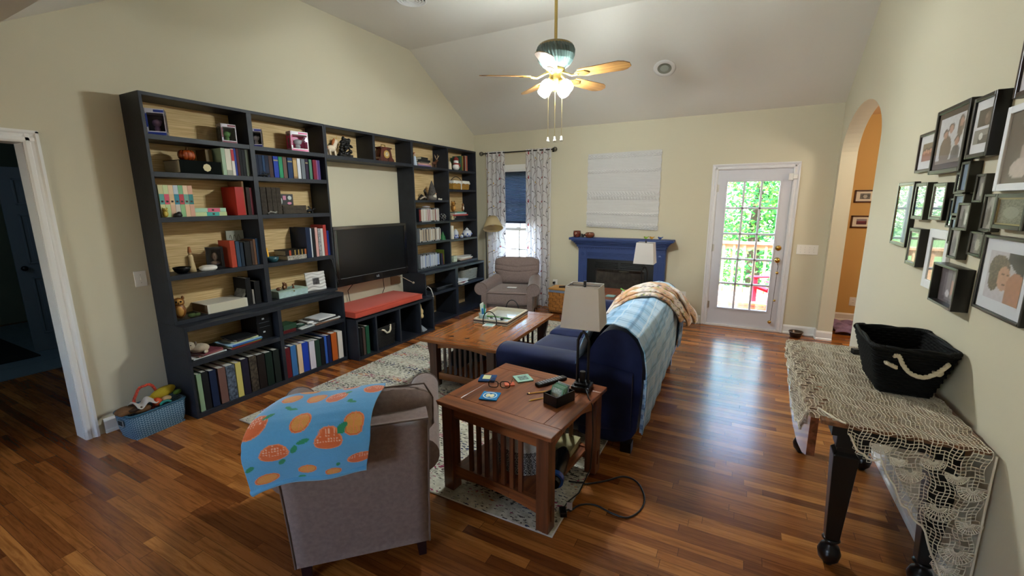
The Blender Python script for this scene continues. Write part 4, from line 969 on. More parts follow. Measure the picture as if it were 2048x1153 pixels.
# snowman
fig('snowman_figurine', 'snowman figurine with red hat and scarf on the top right shelf', 'figurine', (.2, 5.52, 2.128), [
    ('body', m_('#e4dfd8', .5), [('e', 0, 0, .05, .05, .06, .05), ('e', .0, 0, .12, .038, .042, .036)]), ('hat', m_('#7d2a22', .8), [('l', [(.04, .14), (.044, .15), (.03, .175), (.01, .195), (0, .2)]), ('e', 0, .035, .165, .02, .018, .018)]),
    ('scarf', m_('#8a2a24', .8), [('t', [(.04, 0, .09), (.02, .038, .092), (-.03, .03, .092), (-.04, 0, .092), (-.03, -.03, .092), (.02, -.038, .092), (.04, 0, .09)], .011), ('t', [(.045, .02, .088), (.055, .03, .05)], .01)]),
    ('button', DK, [('e', .05, 0, .06, .004, .005, .005), ('e', .049, 0, .04, .004, .005, .005), ('e', .036, .012, .128, .003, .004, .004), ('e', .036, -.012, .128, .003, .004, .004)]),
    ('arm', m_('#5a3a22'), [('t', [(0, .05, .08), (.01, .1, .11)], .005), ('t', [(0, -.05, .08), (.01, -.09, .1)], .005)])])
tag(prims([('c', 0, 0, 0, .09, .03, .024), ('e', 0, 0, .1, .018, .018, .018)]).build('candle_jar', m_('#cfc2a8', .5)), 'small pale candle figure left of the snowman', 'candle').location = (.2, 5.36, 2.128)
# wicker basket with liner
def weave_box(bld, x0, x1, y0, y1, z0, z1, flare=.0, rows=9, cols=10, r=.006):
    for k in range(rows):
        t = (k+.5)/rows; z = lerp(z0, z1, t); e = flare*t; pts = []
        per = [(x0-e, y0-e), (x1+e, y0-e), (x1+e, y1+e), (x0-e, y1+e)]
        for a in range(4):
            p, q = per[a], per[(a+1) % 4]
            for j in range(cols):
                s = j/cols; nx, ny = [(0, -1), (1, 0), (0, 1), (-1, 0)][a]; o = (.35*r if (j+k) % 2 else -.35*r)
                pts.append((lerp(p[0], q[0], s)+nx*o, lerp(p[1], q[1], s)+ny*o, z))
        bld.tube(pts, (z1-z0)/rows*.55, n=6, closed=True)
WICK = m_('#b08438', .6, bump=(90, .4))
bk = thing('wicker_basket', 'golden wicker basket with a white cloth liner on the second shelf, far right', 'basket', (.14, 5.6, 1.85))
b = MB(); weave_box(b, -.085, .085, -.2, .2, .004, .1, .01, 7, 12); b.box(-.08, .08, -.19, .19, 0, .008); b.build('woven_body', WICK, bk)
lb = MB(); lb.grid(64, 4, lambda u, v: (lambda a: ((.095+.012*v)*max(-1, min(1, 1.5*math.cos(a)))*(1), (.205+.012*v)*max(-1, min(1, 1.5*math.sin(a))), .13-.045*v+.006*math.sin(a*17)*v))(2*PI*u))
lb.build('cloth_liner', m_('#d6d2c8', .9), bk, solid=.004)
MB().tube([(0, -.2+.4*i/16, .09+.1*math.sin(PI*i/16)) for i in range(17)], .005).build('handle', m_('#1d1a16', .5), bk)
MB().box(.1, .104, -.03, -.01, -.01, .08).ell(.104, -.02, .08, .006, .02, .01).build('ribbon', m_('#cfcfd0', .6), bk)
owl('amber owl figurine on the book pile, third shelf far right', (.19, 5.43, OWLZ), m_('#8a5a22', .4, noise=(50, .4)), m_('#c08a3e', .5), .95, -.2)
fig('cat_figurine', 'brown and white cat figurine on the red book pile', 'figurine', (.2, 5.665, OWLZ), [('body', m_('#8a5a30', .5), [('e', 0, 0, .045, .02, .022, .045), ('e', .004, 0, .1, .018, .02, .018), ('c', 0, .013, .112, .13, .006, .001), ('c', 0, -.013, .112, .13, .006, .001)]), ('chest', m_('#d8cbb4', .5), [('e', .012, 0, .055, .012, .014, .03), ('e', .018, 0, .096, .006, .009, .008)])])
tag(prims([('c', 0, 0, 0, .055, .022, .022)]).build('pill_jar', m_('#bfae84', .5)), 'small tan jar left of the book pile under the amber owl', 'jar').location = (.225, 5.34, 1.41)
fig('storage_canister', 'tall white ribbed candle at the left of the blue and white jars', 'candle', (.2, 5.36, 1.122), [('wax', m_('#dcd6c4', .5), [('c', 0, 0, 0, .2, .028, .028)])])
BW = m_('#c9cdd8', .2, noise=(45, .5))
def jar(lab, loc, s, prof):
    r = fig('ginger_jar', lab, 'jar', loc, [('jar_body', m_('#cdd2dc', .2), [('l', prof, 30)]), ('lid', m_('#cdd2dc', .2), [('l', [(.022, prof[-1][1]), (.026, prof[-1][1]+.006), (.016, prof[-1][1]+.018), (.004, prof[-1][1]+.022), (.006, prof[-1][1]+.03), (0, prof[-1][1]+.034)])])], 0, s)
    b = MB()
    for i in range(14):
        a = i*2*PI/7+(i//7)*.45; zi = prof[2][1] if i < 7 else prof[1][1]+(prof[2][1]-prof[1][1])*.4
        rr = (prof[2][0]+.0005) if i < 7 else lerp(prof[1][0], prof[2][0], .4)+.001
        b.ell(rr*math.cos(a), rr*math.sin(a), zi, .0035, .011, .012, n=8, rot=(0, 0, a))
    b.build('blue_flower', m_('#2f4fa8', .25), r); return r
jar('slim blue and white vase with lid on the fourth shelf, far right', (.2, 5.46, 1.122), 1.0, [(0, 0), (.034, 0), (.042, .05), (.04, .095), (.026, .118)])
jar('round blue and white ginger jar on the fourth shelf, far right', (.19, 5.78, 1.122), 1.15, [(0, 0), (.04, 0), (.07, .045), (.055, .085), (.026, .1)])
jar('tiny blue and white pot between the vase and the ginger jar', (.21, 5.6, 1.122), .5, [(0, 0), (.04, 0), (.055, .045), (.05, .07), (.03, .085)])
tag(MB().box(-.03, .03, -.045, .045, 0, .09).build('patterned_box', m_('#b9c0a8', .6, noise=(120, .7))), 'green and white patterned small box on the fifth shelf, far right', 'box').location = (.2, 5.385, .776)
zz = .776
for t, h, c, lab in ((.02, .34, '#9a7a68', 'brown book under the white tray on the fifth shelf, far right'), (.012, .4, '#cfc4b4', 'cream book right under the white tray on the fifth shelf')):
    book('book', lab, 'book', t, .17, h, c, .23, 5.68, zz, lie=1, rot=.04); zz += t
ty = thing('white_tray', 'white oblong tray on books, fifth shelf far right', 'tray', (.14, 5.7, zz+.001)); MB().lathe([(0, 0), (.85, 0), (1, .016), (.97, .017), (.83, .004), (0, .004)], 32, T=Matrix.Diagonal((.095, .23, 1, 1))).build('tray_body', m_('#e2e0da', .3), ty)
# low right bookcase
cn = thing('game_console', 'black disc player on the middle shelf of the low right bookcase', 'disc player', (.22, 4.95, .441)); MB().box(-.13, .13, -.2, .19, 0, .055).build('player_body', m_('#0e0f11', .3), cn, bevel=.003)
MB().box(.13, .132, -.17, .0, .02, .034).build('disc_slot', m_('#33363a', .3), cn); MB().box(.13, .131, -.195, .185, .044, .047).build('trim_line', m_('#5d6066', .3), cn)
tag(prims([('b', -.06, .06, -.04, .04, 0, .03)]).build('cable_modem', m_('#17181a', .4)), 'small black modem left of the disc player', 'modem').location = (.2, 4.62, .441)
tag(MB().tube([(.2, 4.62, .46), (.3, 4.56, .5), (.38, 4.52, .56), (.42, 4.53, .53), (.43, 4.56, .45), (.43, 4.57, .38)], .006).build('white_cable', m_('#c9c6c0', .5)), 'white cable hanging in front of the modem shelf', 'cable')
tag(MB().box(-.02, .02, -.03, .03, 0, .03).build('wall_charger', WHITE), 'small white charger block on the bench end beside the red cushion', 'charger').location = (.36, 4.3, .451)
for (x, y, z, lab) in ((.1, 5.3, .4, 0),): pass
wb = thing('grey_basket', 'grey woven basket with handle cut-out on the shelf behind the armchair', 'basket', (.18, 5.66, .463))
b = MB(); weave_box(b, -.11, .11, -.2, .2, .0, .17, .012, 8, 14); b.box(-.1, .1, -.19, .19, 0, .01); b.build('woven_body', m_('#8a8778', .7, bump=(90, .4)), wb)
MB().box(.121, .124, -.03, .03, .11, .14).box(-.03, .03, .211, .215, .11, .14).build('handle_hole', BLACK, wb)
zz = .463
rnd = random.Random(5)
for i, (c, h, lb_) in enumerate((('#d9d6d2', .24, 'white paper at the bottom of the letter heap'), ('#c9c0bc', .2, 'off-white paper in the letter heap'), ('#7d2c3c', .18, 'maroon card in the letter heap'), ('#dcdad8', .26, 'white folded paper in the letter heap'), ('#d4d6da', .2, 'white envelope on top of the letter heap'))):
    o = tag(MB().box(-.08, .08, -h/2, h/2, 0, .01).build('paper_stack', m_(c, .8)), lb_+', low right bookcase', 'paper', 'letters in the low right bookcase'); place(o, (.32, 5.36+rnd.uniform(-.03, .03), zz), rnd.uniform(-.4, .4)); zz += .0115
# ---- bench contents
rb = thing('rope_basket', 'black woven basket with white rope handle inside the bench', 'basket', (.36, 3.6, .026))
b = MB(); weave_box(b, -.12, .12, -.13, .13, .0, .24, .012, 16, 14); b.box(-.12, .12, -.13, .13, 0, .01); b.build('woven_body', m_('#121212', .6), rb)
MB().tube([(.13, -.075, .21), (.15, -.05, .2), (.16, -.02, .165), (.16, .02, .165), (.15, .05, .19), (.13, .07, .24)], .011, n=8).build('rope_handle', m_('#d8cfb8', .9, bump=(150, .6)), rb)
hb = thing('hobby_horse', 'cream hobby horse head lying in the right cubby of the bench', 'toy horse', (.4, 4.255, .026))
MB().tube([(0, 0, .38), (.03, 0, .33), (.05, 0, .26)], [.03, .035, .03]).ell(.055, 0, .25, .04, .04, .05, rot=(0, .4, 0)).ell(.075, 0, .2, .025, .028, .035).build('head', m_('#d3bd8a', .9, bump=(120, .5)), hb)
MB().ell(.0, -.02, .35, .016, .014, .03).ell(.055, -.036, .285, .008, .008, .008).ell(.055, .036, .285, .008, .008, .008).tube([(-.03, 0, .39), (-.02, 0, .33), (.0, .0, .26)], .016).build('mane', m_('#5a3f28', .9), hb)
MB().cyl((-.1, .04, .03), (.02, .02, .28), .009).build('stick', m_('#8a6a44'), hb)
tag(MB().add([(-.1, -.03, 0), (.12, -.05, .002), (.1, .05, .002), (-.08, .05, .1), (-.1, -.03, .09), (.02, 0, .07)], [(0, 1, 5, 4), (1, 2, 3, 5), (3, 4, 5)]).build('grey_cloth', m_('#8d929a', .9), solid=.008), 'folded grey cloth below the hobby horse', 'cloth').location = (.42, 4.25, .03)

# ------------------------------------------------------------------ television
tv = thing('television', 'black flat television on a wall arm between the bookcases', 'television', (.2, 3.775, .755), (0, 0, math.radians(-2)))
MB().box(-.045, 0, -.55, .55, .0, .655).build('cabinet', m_('#0b0b0c', .18), tv, bevel=.008)
MB().box(0, .012, -.55, .55, 0, .09).box(0, .012, -.55, .55, .62, .655).box(0, .012, -.55, -.51, .09, .62).box(0, .012, .51, .55, .09, .62).build('bezel', m_('#08080a', .08, coat=1), tv, bevel=.003)
MB().box(0, .004, -.51, .51, .09, .62).build('screen', m_('#0d0f11', .22), tv)
MB().box(.012, .0128, -.5, .5, .084, .088).build('trim_line', m_('#5d6064', .3), tv)
def text(body, size, mat, parent, loc, rot, name='lettering', ext=.0005):
    cu = bpy.data.curves.new(name, 'FONT'); cu.body = body; cu.size = size; cu.align_x = 'CENTER'; cu.align_y = 'CENTER'; cu.extrude = ext
    o = bpy.data.objects.new(name, cu); COL.objects.link(o); cu.materials.append(mat)
    bpy.context.view_layer.update(); me = bpy.data.meshes.new_from_object(o.evaluated_get(bpy.context.evaluated_depsgraph_get())); bpy.data.objects.remove(o); o = bpy.data.objects.new(name, me); COL.objects.link(o)
    if parent is not None: o.parent = parent
    o.location = loc; o.rotation_euler = rot; return o
text('LG', .035, m_('#b9bcc0', .3), tv, (.0125, .03, .045), (PI/2, 0, PI/2), 'logo')
MB().box(-.185, -.04, -.05, .05, .25, .4).cyl((-.18, 0, .33), (-.03, 0, .33), .02).build('wall_arm', m_('#1a1a1c', .4), tv)
tag(MB().tube([(.16, 3.5, .78), (.04, 3.49, .66), (.03, 3.52, .5), (.04, 3.5, .46)], .004).build('hanging_cable', BLACK), 'thin black cord hanging below the television, left of centre', 'cord')
tag(MB().tube([(.16, 3.95, .78), (.05, 4.05, .7), (.03, 4.08, .58), (.04, 4.0, .47)], .004).build('hanging_cable', BLACK), 'thin black cord hanging below the television, right of centre', 'cord')
tag(MB().tube([(.16, 3.3, .78), (.02, 3.28, .7), (.02, 3.23, .56), (.03, 3.2, .5)], .004).tube([(.03+.02*math.cos(t*.9), 3.22+.03*math.cos(t*.8), .57+.04*math.sin(t*.8)) for t in range(24)], .003).build('cord_bundle', BLACK), 'bundle of black cords at the left end of the bench below the television', 'cord')
sq = thing('wall_socket_box', 'brown cable panel low on the wall behind the television', 'cable panel', (.0, 4.32, .66), PI/2)
MB().box(-.09, .09, -.012, 0, -.06, .06).build('panel', m_('#9a7a5c', .7), sq)
tag(MB().tube([(.16, 4.1, .78), (.15, 4.3, .7), (.2, 4.42, .62)], .004).ell(.21, 4.435, .61, .016, .016, .016).build('earphone_cord', m_('#b9a48c', .5)), 'short cord with a round tan end beside the right bookcase side', 'cord')
tag(MB().tube([(.2, 3.06, 1.135), (.29, 3.1, 1.08), (.285, 3.13, .95), (.28, 3.16, .82)], .004).build('hanging_cable', BLACK), 'black cord draped over the fourth shelf edge left of the television', 'cord')

# storage basket with dog toys
HB = bpy.data.materials.new('herringbone_canvas'); HB.use_nodes = True
_n = HB.node_tree; _b = _n.nodes['Principled BSDF']; _L = _n.links; _N = _n.nodes.new
def nm(op, a, b=None, c=None):
    x = _N('ShaderNodeMath'); x.operation = op
    for i, v in enumerate((a, b, c)):
        if v is None: continue
        if isinstance(v, (int, float)): x.inputs[i].default_value = v
        else: _L.new(v, x.inputs[i])
    return x.outputs[0]
_tc = _N('ShaderNodeTexCoord'); _s = _N('ShaderNodeSeparateXYZ'); _L.new(_tc.outputs['Object'], _s.inputs[0])
_h = nm('ADD', _s.outputs[0], _s.outputs[1])
_zig = nm('PINGPONG', nm('MULTIPLY', _h, 1.0), .0165)
_st = nm('FRACT', nm('DIVIDE', nm('SUBTRACT', _s.outputs[2], nm('MULTIPLY', _zig, .8)), .017))
_l1 = nm('LESS_THAN', _st, .16); _l2 = nm('LESS_THAN', nm('PINGPONG', _h, .00825), .0009)
_m = nm('MAXIMUM', _l1, _l2)
_mx = _N('ShaderNodeMix'); _mx.data_type = 'RGBA'; _mx.inputs[6].default_value = lin('#30546b')+(1,); _mx.inputs[7].default_value = lin('#95adbb')+(1,); _L.new(_m, _mx.inputs[0]); _L.new(_mx.outputs[2], _b.inputs['Base Color']); _b.inputs['Roughness'].default_value = .9
tb = thing('toy_basket', 'blue herringbone canvas storage basket on the floor left of the bookcase', 'basket', (.235, 1.41, 0), math.radians(4))
b = MB()
def rrect(hx, hy, r, n=6):
    P = []
    for cx, cy, a0 in ((hx-r, hy-r, 0), (-hx+r, hy-r, PI/2), (-hx+r, -hy+r, PI), (hx-r, -hy+r, 3*PI/2)):
        for i in range(n+1): a = a0+PI/2*i/n; P.append((cx+r*math.cos(a), cy+r*math.sin(a)))
    return P
def shell(bld, prof, rr=rrect):
    rings = [(rr(hx, hy, r), z) for hx, hy, r, z in prof]; k = len(rings[0][0])
    vs = [(x, y, z) for P, z in rings for x, y in P]
    fs = [(i*k+j, i*k+(j+1) % k, (i+1)*k+(j+1) % k, (i+1)*k+j) for i in range(len(rings)-1) for j in range(k)]
    bld.add(vs, fs, 0, True)
shell(b, [(.10, .165, .05, 0), (.11, .18, .05, .06), (.12, .19, .05, .19), (.113, .183, .045, .19), (.1, .165, .045, .02)]); b.box(-.095, .095, -.16, .16, .0, .012)
b.build('canvas_body', HB, tb)
b = MB(); shell(b, [(.122, .192, .05, .18), (.124, .194, .05, .186), (.122, .192, .05, .193), (.112, .182, .045, .193)]); b.build('rim_binding', m_('#2f5468', .9), tb)
MB().box(-.03, .03, -.198, -.192, .11, .15).build('handle_hole', m_('#10181c', .9), tb)
for a, c, d, e in ((-.03, .03, .148, .153), (-.03, .03, .107, .112), (-.033, -.028, .107, .153), (.028, .033, .107, .153)): MB().box(a, c, -.199, -.194, d, e).build('handle_trim', m_('#8a9aa0', .6), tb)
def toy(name, lab, loc, mat, L, rot=0): return fig(name, lab, 'dog toy', loc, [(p, mm, l) for p, mm, l in L], rot)
toy('plush_toy', 'yellow plush banana dog toy on top of the herringbone basket', (.22, 1.5, .20), None, [('body', m_('#a8911f', .95, bump=(150, .6)), [('e', 0, .0, .045, .045, .09, .04, (.25, 0, 0)), ('e', 0, -.09, .03, .02, .03, .018)]), ('leaf', m_('#5d7a2a', .9), [('e', .02, .085, .02, .018, .03, .02)])])
b = MB(); pts = [(.05*math.sin(2*PI*i/28)*.3+.0, .075*math.cos(2*PI*i/28), .13+.11*math.sin(2*PI*i/28)) for i in range(28)]
b.tube([(x+.004*math.cos(i*1.6), y, z+.004*math.sin(i*1.6)) for i, (x, y, z) in enumerate(pts)], .010, closed=True, n=8)
ro = tag(b.build('rope_loop', m_('#b5402c', .9, noise=(60, .7))), 'orange red twisted rope loop toy sticking out of the herringbone basket', 'dog toy'); place(ro, (.2, 1.40, .10), .1)
toy('plush_toy', 'brown flattened plush dog toy at the left end of the herringbone basket', (.23, 1.3, .17), None, [('body', m_('#6b4a2c', .95, bump=(150, .6)), [('e', 0, -.03, .03, .07, .075, .028, (0, 0, .3)), ('e', .03, .04, .02, .05, .06, .03), ('e', .05, -.07, .035, .03, .035, .018)]), ('ear', m_('#3d2a1c', .95), [('e', .06, .0, .04, .02, .05, .012)])])
b = MB(); b.grid(14, 20, lambda u, v: ((u-.5)*.11, (v-.5)*.14, .035+.016*math.sin(v*9+u*3)-.05*(u-.5)**2*4*.4))
wo = tag(b.build('white_rag', m_('#b9b5b0', .95), solid=.004), 'crumpled white cloth toy on the brown plush in the herringbone basket', 'dog toy'); place(wo, (.25, 1.36, .205), .2)
toy('ball_toy', 'orange ball toy under the yellow plush', (.26, 1.44, .17), None, [('ball', m_('#c1481f', .6), [('e', 0, 0, .03, .032, .032, .032)])])
toy('ring_toy', 'teal ring toy at the front of the herringbone basket', (.3, 1.47, .165), None, [('ring', m_('#1f7a70', .5), [('t', [(0, -.03, .02), (.0, -.01, .035), (0, .02, .035), (0, .04, .02)], .01)]), ('bone', m_('#b0946a', .7), [('e', -.04, .03, .04, .03, .035, .02)])])
# ------------------------------------------------------------------ rug
RUG = bpy.data.materials.new('distressed_rug'); RUG.use_nodes = True
_n = RUG.node_tree; _b = _n.nodes['Principled BSDF']; _L = _n.links; _N = _n.nodes.new
def nm(op, a, b=None, c=None):
    x = _N('ShaderNodeMath'); x.operation = op
    for i, v in enumerate((a, b, c)):
        if v is None: continue
        if isinstance(v, (int, float)): x.inputs[i].default_value = v
        else: _L.new(v, x.inputs[i])
    return x.outputs[0]
def ntex(scale, st, det=3):
    mp = _N('ShaderNodeMapping'); mp.inputs['Scale'].default_value = st; _L.new(_tc.outputs['Object'], mp.inputs[0])
    t = _N('ShaderNodeTexNoise'); t.inputs['Scale'].default_value = scale; t.inputs['Detail'].default_value = det; _L.new(mp.outputs[0], t.inputs[0]); return t
_tc = _N('ShaderNodeTexCoord'); _s = _N('ShaderNodeSeparateXYZ'); _L.new(_tc.outputs['Object'], _s.inputs[0])
_d1 = ntex(1, (34, 75, 1), 2); _d2 = ntex(1, (60, 95, 1), 2)
_band = nm('MULTIPLY_ADD', nm('SINE', nm('MULTIPLY', _s.outputs[1], 21)), .06, .575)
_patch = ntex(2.3, (1, 1, 1), 2)
_thr = nm('SUBTRACT', _band, nm('MULTIPLY', nm('SUBTRACT', _patch.outputs[0], .5), .22))
_mask = nm('GREATER_THAN', _d1.outputs[0], nm('ADD', _thr, .0))
_cn = ntex(3.1, (1, 2.4, 1), 1)
_cr = _N('ShaderNodeValToRGB'); _cr.color_ramp.interpolation = 'CONSTANT'; _e = _cr.color_ramp.elements
_e[0].position = 0; _e[0].color = lin('#2a3358')+(1,); _e[1].position = .42; _e[1].color = lin('#34322f')+(1,)
for p, h in ((.5, '#4a4540'), (.56, '#8e2f55'), (.62, '#c07a3a'), (.67, '#26365e')): q = _e.new(p); q.color = lin(h)+(1,)
_L.new(_cn.outputs[0], _cr.inputs[0])
_base = ntex(26, (1, 1, 1), 4); _bc = _N('ShaderNodeValToRGB'); _bc.color_ramp.elements[0].position = .3; _bc.color_ramp.elements[0].color = lin('#a9a491')+(1,); _bc.color_ramp.elements[1].position = .65; _bc.color_ramp.elements[1].color = lin('#d3cfbd')+(1,)
_L.new(_base.outputs[0], _bc.inputs[0])
_mx = _N('ShaderNodeMix'); _mx.data_type = 'RGBA'; _L.new(nm('MULTIPLY', _mask, .95), _mx.inputs[0]); _L.new(_bc.outputs[0], _mx.inputs[6]); _L.new(_cr.outputs[0], _mx.inputs[7]); _L.new(_mx.outputs[2], _b.inputs['Base Color'])
_b.inputs['Roughness'].default_value = .95; _b.inputs['Specular IOR Level'].default_value = .1
_bp = _N('ShaderNodeBump'); _bp.inputs['Strength'].default_value = .5; _bp.inputs['Distance'].default_value = .003; _L.new(_d2.outputs[0], _bp.inputs['Height']); _L.new(_bp.outputs[0], _b.inputs['Normal'])
rg = thing('area_rug', 'large cream rug with distressed navy, pink and orange marks under the tables', 'rug', (.70, 1.765, 0.0))
MB().box(.006, 2.624, .006, 3.754, .001, .010).build('rug_field', RUG, rg)
b = MB(); b.tube([(.004, .004, .005), (2.626, .004, .005), (2.626, 3.756, .005), (.004, 3.756, .005)], .005, n=6, closed=True); b.build('bound_edge', m_('#c2b9b0', .9), rg)
RZ = .0105

# ------------------------------------------------------------------ armchairs (front faces local -y)
ARM_C = (.36, .51); ARM_R = .086
def arm_outline(s, off=0):
    cx = ARM_C[0]+off; P = [(s*(cx-.085), .10), (s*(cx-.01), .10), (s*(cx-.01), ARM_C[1]-.085)]
    for i in range(15):
        a = -PI/2*.9+(PI*1.42)*i/14; P.append((s*(cx+ARM_R*math.cos(a)), ARM_C[1]+ARM_R*math.sin(a)))
    P.append((s*(cx-.085), ARM_C[1]))
    return P
def make_armchair(label, loc, rot):
    r = thing('armchair', label, 'armchair', loc, rot, 'matching brown armchairs')
    b = MB(); b.pillow(-.285, .285, -.40, .38, .10, .30, r=.02, bulge=0, n=8); b.build('seat_base', BROWNFAB, r, weld=True)
    for s in (-1, 1):
        b = MB(); N_ = 8; rings = []
        for i in range(N_+1):
            y = lerp(-.42, .40, i/N_); rings.append([(x, y, z+(.03*max(0, i/N_-.4) if z > .3 else 0)) for x, z in arm_outline(s, lerp(0, -.093, i/N_))])
        k = len(rings[0]); vs = [p for R_ in rings for p in R_]
        fs = [(i*k+j, i*k+(j+1) % k, (i+1)*k+(j+1) % k, (i+1)*k+j) for i in range(N_) for j in range(k)]
        if s > 0: fs = [f[::-1] for f in fs]
        b.add(vs, fs, 0, True); f0 = tuple(range(k)); b.add(rings[0], [f0 if s > 0 else f0[::-1]]); b.add(rings[-1], [f0[::-1] if s > 0 else f0])
        ao = b.build('arm', BROWNFAB, r)
        MB().tube([(x, y-.001, z) for x, y, z in rings[0]], .0045, n=6).build('piping', BROWNPIPE, ao)
    # outer back: flat leaning panel
    b = MB(); P = []
    def bp(u, v):  # u across, v up
        z = lerp(.10, .778, v); hw = lerp(.288, .298, v); yy = .42+.115*v**1.3
        return ((u-.5)*2*hw, yy, z)
    b.grid(10, 14, bp)
    b.grid(10, 14, lambda u, v: (bp(1-u, v)[0], bp(u, v)[1]-.10-.02*v, bp(u, v)[2]))
    b.grid(2, 14, lambda u, v: (bp(0, v)[0], bp(0, v)[1]-(.10+.02*v)*(1-u), bp(0, v)[2])); b.grid(2, 14, lambda u, v: (bp(1, v)[0], bp(1, v)[1]-(.10+.02*v)*u, bp(1, v)[2]))
    b.grid(10, 6, lambda u, v: (bp(u, 1)[0], bp(u, 1)[1]-.12*(1-v), bp(u, 1)[2]+.008*math.sin(PI*v)))
    b.grid(10, 2, lambda u, v: (bp(1-u, 0)[0], .32+.10*v, .10))
    bo_ = b.build('back_panel', BROWNFAB, r, weld=True)
    MB().tube([bp(0, v/14) for v in range(15)]+[bp(1, 1-v/14) for v in range(15)], .004, n=6).build('piping', BROWNPIPE, bo_)
    # seat cushion with welt
    b = MB(); b.pillow(-.283, .283, -.45, .22, .30, .475, r=.035, bulge=.022, n=16, side=.008); so = b.build('seat_cushion', BROWNFAB, r, weld=True)
    MB().tube([(-.27, -.452, .462), (0, -.46, .464), (.27, -.452, .462)], .0045, n=6).tube([(-.27, -.45, .315), (0, -.456, .315), (.27, -.45, .315)], .0045, n=6).build('piping', BROWNPIPE, so)
    # loose back cushion, leaning, with creases
    b = MB(); T = Matrix.Translation((0, .275, .455)) @ Matrix.Rotation(math.radians(-15), 4, 'X')
    n = 26
    def bc(u, v, f):
        x = (u-.5)*2; z = v
        hw = lerp(.285, .335, sstep(min(1, max(0, (v-.32)/.2)))) if v < .9 else .335-.03*((v-.9)/.1)**2
        th = .085*(1-abs(x)**5)**.5*(1-abs(2*v-1)**6)**.5
        crease = 0
        if f > 0:
            for c0, am in ((.42, .018), (.60, .012)):
                dd = v-(c0+.13*x*x); crease -= am*math.exp(-(dd/.022)**2)
            crease -= .008*math.exp(-(x/.03)**2)*max(0, (v-.82)/.18)
            if v > .8: crease += .006*math.sin(x*38+v*9)*(v-.8)/.2*(1-abs(x))
        return (x*hw, -f*(th+.018*(1-x*x)*(1-(2*v-1)**2))-crease*f, (.415-.03*abs(x)**5)*z)
    b.grid(n*2, n*2, lambda u, v: bc(u, v, 1), T=T); b.grid(n, n, lambda u, v: bc(1-u, v, -1), T=T)
    co = b.build('back_cushion', BROWNFAB, r)
    pts = [T @ Vector(bc(1, v/20, 1)) for v in range(1, 20)]; pts2 = [T @ Vector(bc(0, v/20, 1)) for v in range(1, 20)]
    MB().tube(pts2+[T @ Vector((lerp(-.3, .3, i/8), -.03, .408)) for i in range(9)]+pts[::-1], .0045, n=6).build('piping', BROWNPIPE, co)
    for sx in (-1, 1):
        for y, w_ in ((-.38, .02), (.37, .02)):
            MB().add([(sx*.25-.024, y-.022, .10), (sx*.25+.024, y-.022, .10), (sx*.25+.024, y+.022, .10), (sx*.25-.024, y+.022, .10), (sx*.255-.017, y-.016, 0), (sx*.255+.017, y-.016, 0), (sx*.255+.017, y+.016, 0), (sx*.255-.017, y+.016, 0)],
                     [(0, 1, 2, 3), (4, 7, 6, 5), (0, 4, 5, 1), (1, 5, 6, 2), (2, 6, 7, 3), (3, 7, 4, 0)]).build('leg', DKWOOD, r)
    return r
near = make_armchair('brown armchair seen from behind in the foreground, under the orange-print blanket', (2.367, 1.486, 0), math.radians(224.3))
far = copy_thing(near, (1.195, 5.41, 0), math.radians(16.7), 'brown armchair facing the camera in front of the curtained window', 'matching brown armchairs')
tag(MB().box(-.065, .065, -.03, .03, 0, .009).build('remote_control', m_('#d8d8d6', .4), bevel=.003), 'small white booklet-like remote lying on the seat of the far armchair', 'remote'); place(bpy.data.objects['remote_control'], (1.30, 5.19, .502), math.radians(10))

# ---- orange-print blanket on the near chair. Local frame: x = lateral (r), y = forward (f), z = up
BLK = painted('fleece_print', .95, sheen=.4, spec=.1, bump=(260, .35))
ORG = [(.2, .14, .037, 'h'), (.43, .17, .036, 'h'), (.62, .20, .04, 'w'), (.92, .13, .042, 'w'), (.42, .38, .037, 'h'), (.86, .42, .038, 'h'), (.05, .36, .045, 'w'), (.24, .54, .05, 'w'), (.66, .51, .05, 'w'), (.93, .78, .05, 'w'), (.15, .86, .045, 'h'), (.48, .85, .035, 'h'), (.70, .92, .032, 'h'), (.68, .02, .036, 'w'), (.3, .0, .04, 'h')]
LEAF = [(.24, .25, .013, .007, .5), (.29, .27, .02, .006, .2), (.70, .155, .012, .012, -.6), (.79, .28, .02, .006, .2), (.77, .27, .01, .009, .2), (.13, .31, .02, .008, -.6), (.39, .53, .011, .024, .2), (.46, .48, .022, .01, -.2), (.77, .44, .02, .012, -.6), (.29, .66, .011, .024, .2), (.04, .66, .014, .02, .4), (.74, .82, .008, .015, .1), (.43, .95, .014, .012, 0)]
cB, cO, cO2, cH, cG, cW = lin('#5a9fd0'), lin('#d4683a'), lin('#e8875a'), lin('#d9964a'), lin('#2c8a62'), lin('#e6b8a0')
def orange_paint(u, v):
    c = cB
    n = hsh(int(u*60), int(v*80))*.04
    for cu, cv, R_, k in ORG:
        rv = R_/.62; d = math.hypot((u-cu)*.44, (v-cv)*.62)/R_
        if d < 1.0:
            if d > .9: c = cO2
            elif k == 'w':
                c = cO
                gu, gv = (u*46) % 1, (v*50) % 1
                if (v-cv) < .1*rv and math.hypot(gu-.5, gv-.5) < .28 and hsh(int(u*46), int(v*50)) > .25: c = cW
            else:
                an = math.atan2(v-cv, u-cu); c = cH if abs(math.sin(an*4)) > .16 else cO2
                if d > .82: c = cO
    for cu, cv, ru, rv, a in LEAF:
        du, dv = (u-cu)*.44, (v-cv)*.62; x = du*math.cos(a)+dv*math.sin(a); y = -du*math.sin(a)+dv*math.cos(a)
        if (x/ru)**2+(y/rv)**2 < 1: c = cG
    return tuple(max(0, x-n*x) for x in c)
bo = thing('orange_print_blanket', 'folded light blue fleece blanket with orange fruit print over the near armchair back', 'blanket', (2.66, 1.185, 0), math.radians(44.3))
